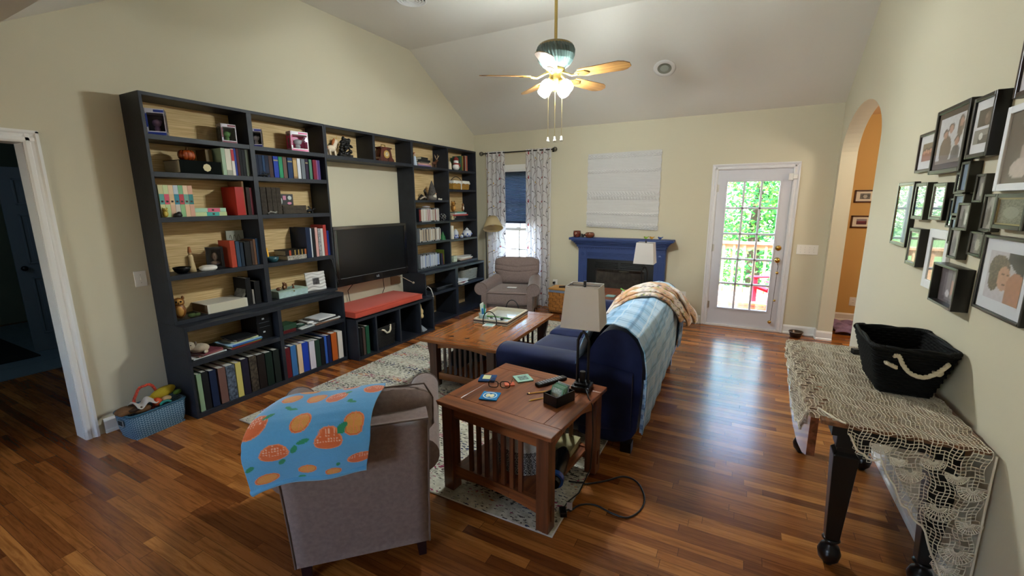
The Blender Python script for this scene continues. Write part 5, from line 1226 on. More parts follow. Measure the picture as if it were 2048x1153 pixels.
# profile along v: from front edge over the top, down the back
def blanket_pt(u, v, lift=0):
    # u 0 = left, 1 = right
    lat0 = lerp(-.30, .135, u); lat1 = lerp(-.375, .07, u)
    path = [(0, .08, .858), (.16, .0, .868), (.30, -.09, .86), (.40, -.15, .83), (.50, -.178, .77), (1.0, -.158, .622)]
    f = pw([(a, b) for a, b, c in path], v); z = pw([(a, c) for a, b, c in path], v)
    # smooth the corner
    e = .045
    f = (f+pw([(a, b) for a, b, c in path], v-e)+pw([(a, b) for a, b, c in path], v+e))/3
    z = (z+pw([(a, c) for a, b, c in path], v-e)+pw([(a, c) for a, b, c in path], v+e))/3
    lat = lerp(lat0, lat1, sstep(v/.5)) if v < .5 else lerp(lat1, lat1+.015-.04*u, (v-.5)*2)
    z -= .022*math.exp(-u/.09)
    z += .004*math.sin(u*9+v*5)
    f += .006*math.sin(u*11+v*4)*max(0, v-.4)
    return (lat, f-lift*.3*(1 if v > .4 else 0), z+lift*(1 if v < .45 else .1))
b = MB()
b.grid(150, 170, lambda u, v: blanket_pt(u, v, .014), paint=orange_paint)
top_o = b.build('upper_layer', BLK, bo, solid=.006)
b = MB(); b.grid(60, 70, lambda u, v: (lambda p: (p[0]+.012-.03*u, p[1]+.01, p[2]-.012*v))(blanket_pt(u, v*1.0, .006)), paint=lambda u, v: orange_paint(1-u, (v*.98+.02)))
b.build('lower_layer', BLK, bo, solid=.008)
b = MB(); hem = [Vector(blanket_pt(i/40, 1.0, .014))+Vector((0, .004, -.002)) for i in range(41)]; b.tube(hem, .013, n=10)
b.cols = {i: (orange_paint(min(1, (i//10)/40), .99)) for i in range(len(b.v))}
b.build('folded_hem', BLK, bo)

# ------------------------------------------------------------------ coffee table
ct = thing('coffee_table', 'long mission style wooden coffee table with slatted ends on the rug', 'coffee table', (1.945, 3.56, RZ), math.radians(1.8))
hw_, hl_, H_ = .395, .655, .462
def planktop(par, hw, hl, z, t, mats, frame=.11, inlay=False):
    X_, Y_ = mats
    # breadboard ends and side rails, gaps as real grooves
    MB().box(-hw, hw, -hl, -hl+frame, z-t, z).build('top_end_board', X_, par, bevel=.004)
    MB().box(-hw, hw, hl-frame, hl, z-t, z).build('top_end_board', X_, par, bevel=.004)
    MB().box(-hw, -hw+frame, -hl+frame+.0012, hl-frame-.0012, z-t, z).build('top_side_board', Y_, par, bevel=.0025)
    MB().box(hw-frame, hw, -hl+frame+.0012, hl-frame-.0012, z-t, z).build('top_side_board', Y_, par, bevel=.0025)
    MB().box(-hw+frame+.0012, hw-frame-.0012, -hl+frame+.0012, hl-frame-.0012, z-t, z-.0003).build('top_panel', Y_, par, bevel=.0012)
planktop(ct, hw_, hl_, H_, .028, (CTX, CTY), .105)
for i in range(3):
    x = -.16+i*.16; b = MB()
    b.add([(x-.035, -.46-.02, 0), (x, -.462, 0), (x+.035, -.46-.02, 0), (x+.035, -.5+.02, 0), (x, -.498+.006, 0), (x-.035, -.5+.02, 0)], [(0, 5, 4, 3, 2, 1)], T=Matrix.Translation((0, 0, H_+.0006)))
    b.build('butterfly_inlay', m_('#1f0f08', .3), ct)
for sx in (-1, 1):
    for sy in (-1, 1):
        lx, ly = sx*(hw_-.10), sy*(hl_-.10)
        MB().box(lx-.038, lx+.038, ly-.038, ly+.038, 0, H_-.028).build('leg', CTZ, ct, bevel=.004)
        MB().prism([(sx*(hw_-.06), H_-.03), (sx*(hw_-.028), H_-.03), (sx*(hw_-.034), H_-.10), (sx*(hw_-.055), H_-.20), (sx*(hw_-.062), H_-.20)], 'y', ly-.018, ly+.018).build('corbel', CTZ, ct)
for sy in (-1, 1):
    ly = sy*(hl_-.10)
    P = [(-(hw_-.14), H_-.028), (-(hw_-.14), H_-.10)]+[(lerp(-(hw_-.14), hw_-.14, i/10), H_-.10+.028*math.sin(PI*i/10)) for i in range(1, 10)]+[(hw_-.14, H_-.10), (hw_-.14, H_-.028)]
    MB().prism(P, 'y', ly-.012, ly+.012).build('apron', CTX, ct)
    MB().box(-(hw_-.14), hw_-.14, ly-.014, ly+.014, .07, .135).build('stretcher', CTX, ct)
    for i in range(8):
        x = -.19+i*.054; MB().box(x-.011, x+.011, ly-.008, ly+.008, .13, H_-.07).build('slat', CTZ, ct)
for sx in (-1, 1):
    lx = sx*(hw_-.10)
    MB().box(lx-.012, lx+.012, -(hl_-.14), hl_-.14, H_-.10, H_-.028).build('apron', CTY, ct)
MB().box(-(hw_-.11), hw_-.11, -(hl_-.12), hl_-.12, .095, .115).build('lower_shelf', CTY, ct)
# dark bag and things on the lower shelf
tag(MB().ell(-.17, -.33, .21, .10, .14, .095).ell(-.1, -.1, .19, .12, .17, .075).build('dark_bag', m_('#0c0c0e', .8)), 'black soft bag slumped on the lower shelf of the coffee table', 'bag').location = (1.95, 3.56, RZ)
CTZT = RZ+H_
# tray
ty = thing('serving_tray', 'rectangular patterned tray with black hoop handles on the coffee table', 'tray', (1.895, 3.83, CTZT+.001), math.radians(4))
TRW = m_('#c9bda6', .5, name='tray_wood'); TX, TYY = .185, .27
MB().box(-TX, TX, -TYY, TYY, 0, .01).build('tray_base', m_('#8a9488', .12, noise=(12, .3)), ty)
b = MB()
for a, c, d, e in ((-TX, TX, -TYY, -TYY+.014), (-TX, TX, TYY-.014, TYY), (-TX, -TX+.014, -TYY, TYY), (TX-.014, TX, -TYY, TYY)): b.box(a, c, d, e, .0, .045)
b.build('tray_wall', TRW, ty, bevel=.002)
b = MB()
for z0, z1 in ((.018, .032),):
    b.box(-TX-.0015, TX+.0015, -TYY-.0015, -TYY, z0, z1).box(-TX-.0015, TX+.0015, TYY, TYY+.0015, z0, z1).box(-TX-.0015, -TX, -TYY, TYY, z0, z1).box(TX, TX+.0015, -TYY, TYY, z0, z1)
b.build('carved_band', m_('#2a1d16', .5, noise=(70, .6)), ty)
for sy in (-1, 1):
    b = MB(); b.tube([(.075*math.cos(a), sy*(TYY+.006), .028+.085*math.sin(a)+.02*math.sin(a)) for a in [PI*(-.06+1.12*i/20) for i in range(21)]], .0055, n=8); b.build('hoop_handle', BLACK, ty)
MB().box(-TX+.02, TX-.02, -.02, TYY-.02, .0102, .012).build('mirror_inlay', m_('#a8a99f', .06), ty)
MB().box(-TX+.03, TX-.03, -.045, -.03, .0102, .02).build('green_leaf_print', m_('#3f7a2c', .5), ty)
cu = thing('desk_cup', 'white pot holding blue and green pens and a paper card, left end of the tray', 'pot', (1.765, 3.67, CTZT+.012))
MB().lathe([(0, 0), (.034, 0), (.042, .05), (.044, .062), (.04, .062), (.036, .008), (0, .008)], 24).build('pot', m_('#b7cfd0', .35), cu)
MB().box(-.008, .0, -.025, .035, .03, .17, T=Matrix.Rotation(.12, 4, 'X')).build('card', m_('#c7d5c6', .6), cu)
MB().cyl((.012, -.015, .02), (.016, -.03, .12), .01, n=8).build('pen', m_('#2f7fc0', .4), cu); MB().cyl((.01, .015, .02), (.014, .01, .15), .007, n=8).build('pen', m_('#1f7a4a', .4), cu); MB().cyl((-.01, .02, .02), (.0, .05, .10), .012, n=8).build('pen', m_('#8fc7dc', .4), cu)
gl = thing('headset', 'white and dark coiled headset lying in the tray', 'headset', (1.90, 3.70, CTZT+.012), .2)
MB().tube([(.07*math.cos(i*.35), .035*math.sin(i*.35), .012+.004*math.sin(i)) for i in range(17)], .008, n=8).build('cable_loop', m_('#c9ccd2', .4), gl)
MB().ell(-.05, 0, .014, .022, .02, .014).ell(.06, .01, .014, .02, .018, .014).build('ear_piece', m_('#23262e', .3), gl)
MB().tube([(-.06, .02, .01), (0, .05, .012), (.08, .03, .01)], .005, n=6).build('band', m_('#2f6b34', .4), gl)
cs_ = tag(MB().box(-.055, .055, -.05, .05, 0, .008).box(-.04, .04, -.036, .036, .008, .0086, 1).build('paper_coaster', [m_('#d8d6cc', .5), m_('#8fb5b0', .5)]), 'white and aqua square coaster on the coffee table in front of the tray', 'coaster'); place(cs_, (1.925, 3.53, CTZT+.001), .1)

# ------------------------------------------------------------------ near end table
et = thing('end_table', 'square mission style wooden end table with side slats in the foreground', 'end table', (2.995, 2.13, RZ), math.radians(-6))
ew, el, EH = .372, .35, .55
planktop(et, ew, el, EH, .024, (TBL, TBLY), .10)
for sx in (-1, 1):
    for sy in (-1, 1):
        lx, ly = sx*(ew-.06), sy*(el-.055)
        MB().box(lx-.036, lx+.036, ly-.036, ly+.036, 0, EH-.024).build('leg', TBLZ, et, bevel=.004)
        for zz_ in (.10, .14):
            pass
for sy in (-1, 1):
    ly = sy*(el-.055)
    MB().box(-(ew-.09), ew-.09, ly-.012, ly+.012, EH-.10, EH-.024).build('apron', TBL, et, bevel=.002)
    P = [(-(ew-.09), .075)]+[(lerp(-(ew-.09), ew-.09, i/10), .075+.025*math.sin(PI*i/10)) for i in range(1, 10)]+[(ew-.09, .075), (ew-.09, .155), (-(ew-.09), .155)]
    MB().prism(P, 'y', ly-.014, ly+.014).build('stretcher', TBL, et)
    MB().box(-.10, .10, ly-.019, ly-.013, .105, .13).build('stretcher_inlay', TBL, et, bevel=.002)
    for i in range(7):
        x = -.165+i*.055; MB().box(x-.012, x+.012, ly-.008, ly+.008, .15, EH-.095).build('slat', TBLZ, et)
for sx in (-1, 1):
    lx = sx*(ew-.06); k = 10
    P = [(-(el-.085), EH-.024), (-(el-.085), EH-.13)]+[(lerp(-(el-.085), el-.085, i/k), EH-.13+.055*math.sin(PI*i/k)) for i in range(1, k)]+[(el-.085, EH-.13), (el-.085, EH-.024)]
    MB().prism(P, 'x', lx-.012, lx+.012).build('apron', TBLY, et)
MB().box(-(ew-.09), ew-.09, -(el-.07), el-.07, .13, .148).build('lower_shelf', TBLY, et)
for sx, sy in ((1, -1), (1, 1)):
    MB().box(sx*(ew-.024), sx*(ew-.024)+.006, sy*(el-.055)-.011, sy*(el-.055)+.011, .06, .15).build('tenon', TBLZ, et, bevel=.002)
EZ = RZ+EH
# woven basket of white/black fabric on lower shelf
wb2 = thing('fabric_basket', 'round white woven basket with black zigzag lower half inside the end table', 'basket', (3.02, 2.10, RZ+.149))
def bkw(z): return lerp(.155, .165, z/.28)
def bpaint(u, v):
    z = v*.29
    if z > .15: return lin('#b9b4ac') if (int(v*60)+int(u*90)) % 2 else lin('#c9c5bd')
    zz = (v*34) % 1; off = abs(((u*44+v*10) % 1)-.5)
    return lin('#17171a') if ((zz+off*1.1) % 1) < .6 else lin('#c5c1ba')
b = MB(); b.grid(220, 70, lambda u, v: ((bkw(v*.29)+.002*math.sin(v*180))*math.cos(2*PI*u), (bkw(v*.29)+.002*math.sin(v*180))*math.sin(2*PI*u), v*.27), paint=bpaint)
b.build('woven_body', painted('woven_cotton', .95), wb2, solid=.006)
MB().cyl((0, 0, 0), (0, 0, .006), .155, n=32).build('base', m_('#17171a', .9), wb2)
# things right inside the table: dark speaker-like device and papers
dv = thing('hand_vacuum', 'black and blue handheld device lying beside the fabric basket on the end table shelf', 'device', (3.25, 2.05, RZ+.149), (0, 0, .2))
MB().tube([(0, -.16, .05), (0, -.06, .055), (0, .1, .06), (0, .16, .05)], [.03, .045, .045, .03], n=14).build('device_body', m_('#14161a', .25), dv)
MB().cyl((0, -.13, .05), (0, -.10, .052), .047, n=16).build('blue_ring', m_('#2a5bb8', .2), dv)
tag(MB().box(-.07, .07, -.09, .09, 0, .04).build('paper_pile', m_('#a89f74', .8)), 'small tan paper pile at the back of the end table shelf', 'paper').location = (3.18, 2.33, RZ+.149)
# items on top
def coaster(lab, c, base, top, rot, shape):
    r = thing('coaster', lab, 'coaster', (c[0], c[1], EZ+.0005), rot)
    MB().box(-.052, .052, -.052, .052, 0, .008).build('tile', m_(base, .25), r, bevel=.0015)
    if shape == 'ring':
        b = MB(); b.lathe([(.034, 0), (.034, .001), (.042, .001), (.042, 0)], 32, c=(0, 0, .008)); b.build('ring', m_('#bfe0ee', .3), r)
        b = MB(); b.ell(-.012, 0, .008, .014, .024, .0012).ell(.012, 0, .008, .014, .024, .0012); b.build('emblem', m_('#d8d3a8', .3), r)
    elif shape == 'note':
        MB().box(-.03, .018, -.02, .04, .008, .009).build('label_patch', m_(top, .4), r)
    else: MB().box(-.03, .03, -.03, .03, .008, .0088).build('printed_square', m_(top, .4, noise=(90, .8)), r)
    return r
coaster('dark blue coaster with a yellow note, nearest the coffee table', (2.695, 2.215), '#17406f', '#c9cf9a', math.radians(20), 'note')
coaster('bright blue coaster with a white ring emblem at the near left of the end table', (2.84, 2.0), '#1879b8', '#fff', math.radians(14), 'ring')
coaster('mint green coaster with a dark printed square in the middle of the end table', (2.895, 2.315), '#9cc7b4', '#5d7a70', math.radians(47), 'sq')
gg = thing('eyeglasses', 'black framed eyeglasses lying on the end table', 'eyeglasses', (2.83, 2.125, EZ+.001), math.radians(18))
b = MB()
for sx in (-1, 1):
    b.tube([(sx*.036+.029*math.copysign(abs(math.cos(a))**.6, math.cos(a)), .0, .024+.020*math.copysign(abs(math.sin(a))**.7, math.sin(a))) for a in [2*PI*i/18 for i in range(18)]], .003, n=6, closed=True)
    b.tube([(sx*.062, 0, .03), (sx*.068, .01, .03), (sx*.064, .10, .02), (sx*.055, .135, .004)], .002, n=6)
b.tube([(-.009, 0, .028), (0, -.004, .031), (.009, 0, .028)], .002, n=6)
b.build('frame', m_('#120c0c', .2), gg)
MB().add([(sx*.034+.026*math.cos(2*PI*i/18), .006*math.sin(2*PI*i/18), .022+.017*math.sin(2*PI*i/18)) for sx in (-1, 1) for i in range(18)], [tuple(range(18)), tuple(range(18, 36))]).build('lens', PICGLASS, gg)
tag(MB().box(-.03, .03, -.025, .025, 0, .006).build('wrapper', m_('#c9562c', .5)), 'small orange and white wrapper behind the eyeglasses', 'wrapper'); place(bpy.data.objects['wrapper'], (2.86, 2.2, EZ+.001), .6)
rm = thing('remote_control', 'long black television remote on the end table', 'remote', (3.075, 2.345, EZ+.001), math.radians(-29.5))
MB().box(-.023, .023, -.11, .11, 0, .018).build('remote_body', m_('#101113', .35), rm, bevel=.005)
b = MB()
for i in range(9):
    for j in range(3): b.box(-.016+j*.012, -.007+j*.012, -.095+i*.02, -.083+i*.02, .018, .0205)
b.build('button', m_('#8e9094', .4), rm)
def pencil(lab, p, q):
    d = (Vector(q)-Vector(p)); r = thing('pencil', lab, 'pencil', (p[0], p[1], EZ+.0045), math.atan2(d.y, d.x)); ln = d.length
    MB().cyl((.016, 0, 0), (ln-.014, 0, 0), .0038, n=6, sm=False).build('shaft', m_('#d9a13a', .4), r)
    MB().cyl((0, 0, 0), (.008, 0, 0), .0036, n=8).build('eraser', m_('#1d1a18', .6), r); MB().cyl((.008, 0, 0), (.016, 0, 0), .0039, n=8).build('ferrule', BRASS, r)
    MB().cyl((ln-.014, 0, 0), (ln-.003, 0, 0), .0038, .001, n=6).build('tip', m_('#d8b98a', .6), r); MB().cyl((ln-.004, 0, 0), (ln, 0, 0), .0012, .0003, n=6).build('lead', BLACK, r)
pencil('yellow pencil nearer the remote on the end table', (3.015, 2.125), (3.155, 2.255))
pencil('yellow pencil with its point toward the eyeglasses, in front of the card box', (3.165, 2.165), (3.06, 2.045))
cbx = thing('card_box', 'small black open box holding green bordered cards and a white jar', 'box', (3.215, 2.125, EZ+.001), math.radians(-20))
b = MB(); hx, hy, hz = .05, .075, .06
for a, c, d, e, f, g in ((-hx, hx, -hy, hy, 0, .004), (-hx, -hx+.005, -hy, hy, 0, hz), (hx-.005, hx, -hy, hy, 0, hz), (-hx, hx, -hy, -hy+.005, 0, hz), (-hx, hx, hy-.005, hy, 0, hz)): b.box(a, c, d, e, f, g)
b.build('box_body', m_('#0e0e10', .3), cbx)
for i, cc in enumerate(('#6f9a7c', '#8fb59a', '#6f9a7c', '#a9a9ad')):
    MB().box(-.042, .042, -.002, .002, .0, .085+.003*i, T=Matrix.Translation((.0, -.02+.015*i-.015, .008)) @ Matrix.Rotation(math.radians(-18), 4, 'X')).box(-.034, .034, -.0028, .0028, .02, .076+.003*i, 1, T=Matrix.Translation((.0, -.02+.015*i-.015, .008)) @ Matrix.Rotation(math.radians(-18), 4, 'X')).build('card', [m_(cc, .5), m_('#b9c2b8', .5, noise=(90, .5))], cbx)
MB().cyl((-.01, .055, .01), (-.01, .055, .075), .0, .0, n=6).lathe([(0, 0), (.024, 0), (.024, .05), (.022, .058), (0, .06)], 20, c=(-.005, .045, .02)).build('jar', m_('#c9cccc', .4), cbx)

# ------------------------------------------------------------------ table lamps
LAMPB = m_('#121214', .35, name='lamp_black_metal'); 
SHM = bpy.data.materials.new('linen_shade'); SHM.use_nodes = True
_n = SHM.node_tree; _b = _n.nodes['Principled BSDF']; _b.inputs['Base Color'].default_value = lin('#dcd5ce')+(1,); _b.inputs['Roughness'].default_value = .9
_t = _n.nodes.new('ShaderNodeBsdfTranslucent'); _t.inputs[0].default_value = lin('#d8cfc4')+(1,); _x = _n.nodes.new('ShaderNodeMixShader'); _x.inputs[0].default_value = .35
_n.links.new(_b.outputs[0], _x.inputs[1]); _n.links.new(_t.outputs[0], _x.inputs[2]); _n.links.new(_x.outputs[0], _n.nodes['Material Output'].inputs[0])
lp = thing('table_lamp', 'black metal table lamp with a square linen shade on the near end table', 'lamp', (3.275, 2.345, EZ+.001), math.radians(4))
MB().box(-.055, .055, -.055, .055, 0, .03).box(-.04, .04, -.04, .04, .03, .045).build('lamp_base', LAMPB, lp, bevel=.003)
for sx in (-1, 1):
    MB().tube([(sx*.032, 0, .03), (sx*.032, 0, .30), (sx*.012, 0, .345), (0, 0, .35)], .0085, n=4, sm=False).build('lamp_bar', LAMPB, lp)
MB().cyl((0, 0, .345), (0, 0, .62), .0075).cyl((0, 0, .61), (0, 0, .655), .0085).build('lamp_stem', LAMPB, lp)
MB().cyl((0, 0, .03), (0, 0, .11), .017).build('outlet_post', LAMPB, lp)
def shade(par, z0, z1, a0, b0, a1, b1):
    b = MB(); t = .002
    R0 = [(-a0, -b0), (a0, -b0), (a0, b0), (-a0, b0)]; R1 = [(-a1, -b1), (a1, -b1), (a1, b1), (-a1, b1)]
    vs = [(x, y, z0) for x, y in R0]+[(x, y, z1) for x, y in R1]
    b.add(vs, [(i, (i+1) % 4, 4+(i+1) % 4, 4+i) for i in range(4)])
    o = b.build('lamp_shade', SHM, par, solid=.003)
    for q_ in ([(x, y, z0) for x, y in R0], [(x, y, z1) for x, y in R1]): MB().tube(q_, .003, n=6, closed=True).build('shade_trim', m_('#c9c4bd', .8), o)
    b = MB(); b.tube([(-a1, 0, z1), (a1, 0, z1)], .002, n=6); b.tube([(0, -b1, z1), (0, b1, z1)], .002, n=6); b.build('shade_spider', LAMPB, o)
shade(lp, .395, .63, .112, .095, .092, .075)
lp2 = copy_thing(lp, (3.075, 5.12, .565), 0, 'black table lamp with a square white shade in front of the fireplace, beyond the sofa')
tag(MB().tube([(3.31, 2.30, EZ+.03), (3.355, 2.22, EZ+.012), (3.386, 2.2, EZ-.02), (3.39, 2.21, .35), (3.385, 2.2, .15), (3.345, 2.12, .03), (3.31, 2.03, .02), (3.31, 1.98, .02)], .0035, n=6).build('lamp_cord', BLACK), 'black lamp cord hanging down the right side of the near end table', 'cord')
b = MB(); CP = [(3.25, 2.215), (3.278, 2.221), (3.341, 2.248), (3.438, 2.33), (3.527, 2.425), (3.615, 2.405), (3.679, 2.286), (3.68, 2.172), (3.631, 2.082), (3.552, 2.075), (3.448, 2.097), (3.375, 2.059), (3.345, 1.995), (3.325, 1.97)]
def cr_(P, n=6):
    out = []
    for i in range(len(P)-1):
        p0, p1, p2, p3 = P[max(0, i-1)], P[i], P[i+1], P[min(len(P)-1, i+2)]
        for k in range(n):
            t = k/n; out.append(tuple(.5*((2*p1[j])+(-p0[j]+p2[j])*t+(2*p0[j]-5*p1[j]+4*p2[j]-p3[j])*t*t+(-p0[j]+3*p1[j]-3*p2[j]+p3[j])*t**3) for j in range(len(p1))))
    out.append(P[-1]); return out
b.tube([(x, y, .006 if x > 3.34 else .017) for x, y in cr_(CP)], .0048, n=8)
ec = thing('extension_cord', 'black extension cord looping over the floor right of the near end table', 'cord', (0, 0, 0)); b.build('cable', BLACK, ec)
MB().box(-.018, .018, -.03, .03, .004, .03, T=Matrix.Translation((3.32, 1.94, .01)) @ Matrix.Rotation(.5, 4, 'Z')).build('socket_block', BLACK, ec, bevel=.004)
MB().box(-.015, .015, -.001, .001, 0, .045, T=Matrix.Translation((3.34, 1.985, .015)) @ Matrix.Rotation(.3, 4, 'Z')).build('paper_tag', m_('#cdc5da', .7), ec)

# ------------------------------------------------------------------ sofa
sf = thing('sofa', 'navy blue velvet sofa with its back to the walkway', 'sofa', (0, 0, 0))
SY0, SY1 = 2.645, 4.62
b = MB(); b.pillow(2.56, 3.30, SY0+.2, SY1-.2, .07, .30, r=.02, bulge=0, n=8); b.build('seat_base', VELVET, sf, weld=True)
bp_ = [(3.14, .10), (3.15, .45), (3.175, .60), (3.225, .74), (3.29, .83), (3.37, .862), (3.45, .85), (3.515, .79), (3.55, .71), (3.562, .60), (3.555, .35), (3.53, .06), (3.14, .06)]
def smooth_poly(P, it=2):
    for _ in range(it):
        Q = []
        for i in range(len(P)):
            a, c = P[i], P[(i+1) % len(P)]; Q += [(a[0]*.75+c[0]*.25, a[1]*.75+c[1]*.25), (a[0]*.25+c[0]*.75, a[1]*.25+c[1]*.75)]
        P = Q
    return P
BPs = smooth_poly(bp_)
b = MB(); k = len(BPs); NS = 14; vs = []; cxm, czm = 3.35, .45
for i in range(NS+1):
    t = i/NS; y = lerp(SY0+.04, SY1-.04, t); e = .985 if i in (0, NS) else 1
    vs += [(cxm+(x-cxm)*e, y, czm+(z-czm)*e) for x, z in BPs]
b.add(vs, [(i*k+j, (i+1)*k+j, (i+1)*k+(j+1) % k, i*k+(j+1) % k) for i in range(NS) for j in range(k)], 0, True)
b.add(vs[:k], [tuple(range(k))]); b.add(vs[-k:], [tuple(range(k-1, -1, -1))])
b.build('backrest', VELVET, sf)
for y0, y1 in ((SY0, SY0+.235), (SY1-.235, SY1)):
    b = MB()
    P = [(y0+.02, .07), (y1-.02, .07), (y1-.015, .48), (y1, .53), (y1-.005, .585), (y1-.05, .615), ((y0+y1)/2, .622), (y0+.05, .615), (y0+.005, .585), (y0, .53), (y0+.015, .48)]
    P = smooth_poly(P, 1); k = len(P); vs = []
    XS = [2.505, 2.53, 2.6, 2.9, 3.2, 3.50]
    for i, x in enumerate(XS):
        e = (.96, .995, 1, 1, 1, .9)[i]; zz = (-.012, 0, 0, -.0, .0, 0)[i]
        vs += [(x, (y0+y1)/2+(y-(y0+y1)/2)*e, .35+(z-.35)*e+zz*0) for y, z in P]
    b.add(vs, [(i*k+j, i*k+(j+1) % k, (i+1)*k+(j+1) % k, (i+1)*k+j) for i in range(len(XS)-1) for j in range(k)], 0, True)
    b.add(vs[:k], [tuple(range(k-1, -1, -1))]); b.add(vs[-k:], [tuple(range(k))])
    ao = b.build('arm', VELVET, sf)
    MB().tube([(2.507, (y0+y1)/2+(y-(y0+y1)/2)*.97, .35+(z-.35)*.97) for y, z in P], .004, n=6, closed=True).build('piping', VELVET, ao)
ym = (SY0+SY1)/2
for (a, c, zt) in ((SY0+.24, ym-.003, .455), (ym+.003, SY1-.24, .475)):
    b = MB(); b.pillow(2.50, 3.14, a, c, .30, zt, r=.05, bulge=.03, n=16, side=.008); b.build('seat_cushion', VELVET, sf, weld=True)
for (a, c) in ((SY0+.24, ym-.003), (ym+.003, SY1-.24)):
    b = MB(); b.pillow(-.08, .08, a, c, .0, .36, r=.06, bulge=.01, n=14, side=.01, T=Matrix.Translation((3.13, 0, .45)) @ Matrix.Rotation(math.radians(14), 4, 'Y')); b.build('back_cushion', VELVET, sf, weld=True)
for x in (2.6, 3.47):
    for y in (SY0+.09, SY1-.09): MB().box(x-.035, x+.035, y-.035, y+.035, 0, .07).build('foot', BLACK, sf)
MB().box(3.556, 3.560, 2.70, 2.712, .16, .19).build('red_tab', m_('#b3222a', .6), sf)

# blankets over the sofa back: arc-length walk over the back profile
def back_path(f0, f1, off):
    """points (x,z) from front (seat side) to rear, offset outward"""
    P = [(3.115, .485), (3.135, .56), (3.155, .66), (3.185, .755), (3.22, .825), (3.29, .868), (3.37, .885), (3.45, .872), (3.52, .82), (3.562, .735), (3.578, .62), (3.577, .45), (3.57, .30), (3.565, .18)]
    S = [0]
    for a, c in zip(P, P[1:]): S.append(S[-1]+math.hypot(c[0]-a[0], c[1]-a[1]))
    return P, S
PP, SS = back_path(0, 0, 0); STOT = SS[-1]
def on_back(s, off):
    s = max(0, min(STOT-1e-6, s))
    x = pw(list(zip(SS, [p[0] for p in PP])), s); z = pw(list(zip(SS, [p[1] for p in PP])), s)
    x2 = pw(list(zip(SS, [p[0] for p in PP])), min(STOT, s+.03)); z2 = pw(list(zip(SS, [p[1] for p in PP])), min(STOT, s+.03))
    x1 = pw(list(zip(SS, [p[0] for p in PP])), max(0, s-.03)); z1 = pw(list(zip(SS, [p[1] for p in PP])), max(0, s-.03))
    tx, tz = x2-x1, z2-z1; L0 = math.hypot(tx, tz) or 1
    return x-tz/L0*off*1.0, z+tx/L0*off
pl0, pl1, pl2, pl3 = lin('#8db8d8'), lin('#a9c6de'), lin('#3c6692'), lin('#c3d3de')
def plaid(a, c, dark=0):
    """a along sofa (m), c across (m)"""
    u = (a/.21) % 1; v = (c/.17) % 1
    col = [x for x in pl0]
    def mixc(q, k):
        for i in range(3): col[i] = col[i]*(1-k)+q[i]*k
    if .0 < u < .30: mixc(pl1, .7)
    if .0 < v < .34: mixc(pl3, .45)
    if .52 < u < .60 or .70 < u < .74: mixc(pl2, .6)
    if .48 < v < .56 or .66 < v < .70 or .76 < v < .79: mixc(pl2, .55)
    if .86 < u < .88 or .90 < v < .93: mixc(lin('#e3e6e6'), .6)
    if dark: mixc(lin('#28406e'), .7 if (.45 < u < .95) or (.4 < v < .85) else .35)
    k = .94+.12*hsh(int(a*400), int(c*400)); return tuple(x*k for x in col)
PLM = painted('plaid_fleece', .95, sheen=.3, spec=.1, bump=(320, .3))
pb_ = thing('plaid_blanket', 'light blue plaid blanket covering the whole sofa back', 'blanket', (0, 0, 0))
b = MB()
def plaid_pt(u, v):
    y = lerp(SY0+.015, SY1-.28, u); s = lerp(.0, STOT-.02-(.0 if u < .8 else 0)+.0, v)
    hem = lerp(STOT, STOT-.20, sstep(u)); s = lerp(0.04, hem, v)
    off = .014+.005*math.sin(y*17+v*3)*max(0, v-.35)+.004*math.sin(y*31+v*7)
    x, z = on_back(s, off)
    if x < 3.4: x -= .055*sstep((y-SY0-.2)/.12)*max(0, min(1, (.84-z)/.3))
    return (x, y-.02*math.sin(v*3)*(1-u), z)
b.grid(150, 150, plaid_pt, paint=lambda u, v: plaid(u*1.75, v*1.35, dark=(v > .985)))
b.build('blanket_top', PLM, pb_, solid=.008)
b = MB()
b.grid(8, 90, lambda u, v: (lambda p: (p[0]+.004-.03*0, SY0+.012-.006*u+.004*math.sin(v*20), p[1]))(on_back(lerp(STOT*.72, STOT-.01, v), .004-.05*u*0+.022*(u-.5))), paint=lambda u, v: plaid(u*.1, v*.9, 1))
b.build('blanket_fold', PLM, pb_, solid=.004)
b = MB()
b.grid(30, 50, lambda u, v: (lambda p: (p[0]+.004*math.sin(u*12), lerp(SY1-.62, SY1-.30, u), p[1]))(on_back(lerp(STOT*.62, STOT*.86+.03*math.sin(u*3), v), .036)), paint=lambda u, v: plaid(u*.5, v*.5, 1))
b.build('dark_corner', PLM, pb_, solid=.006)
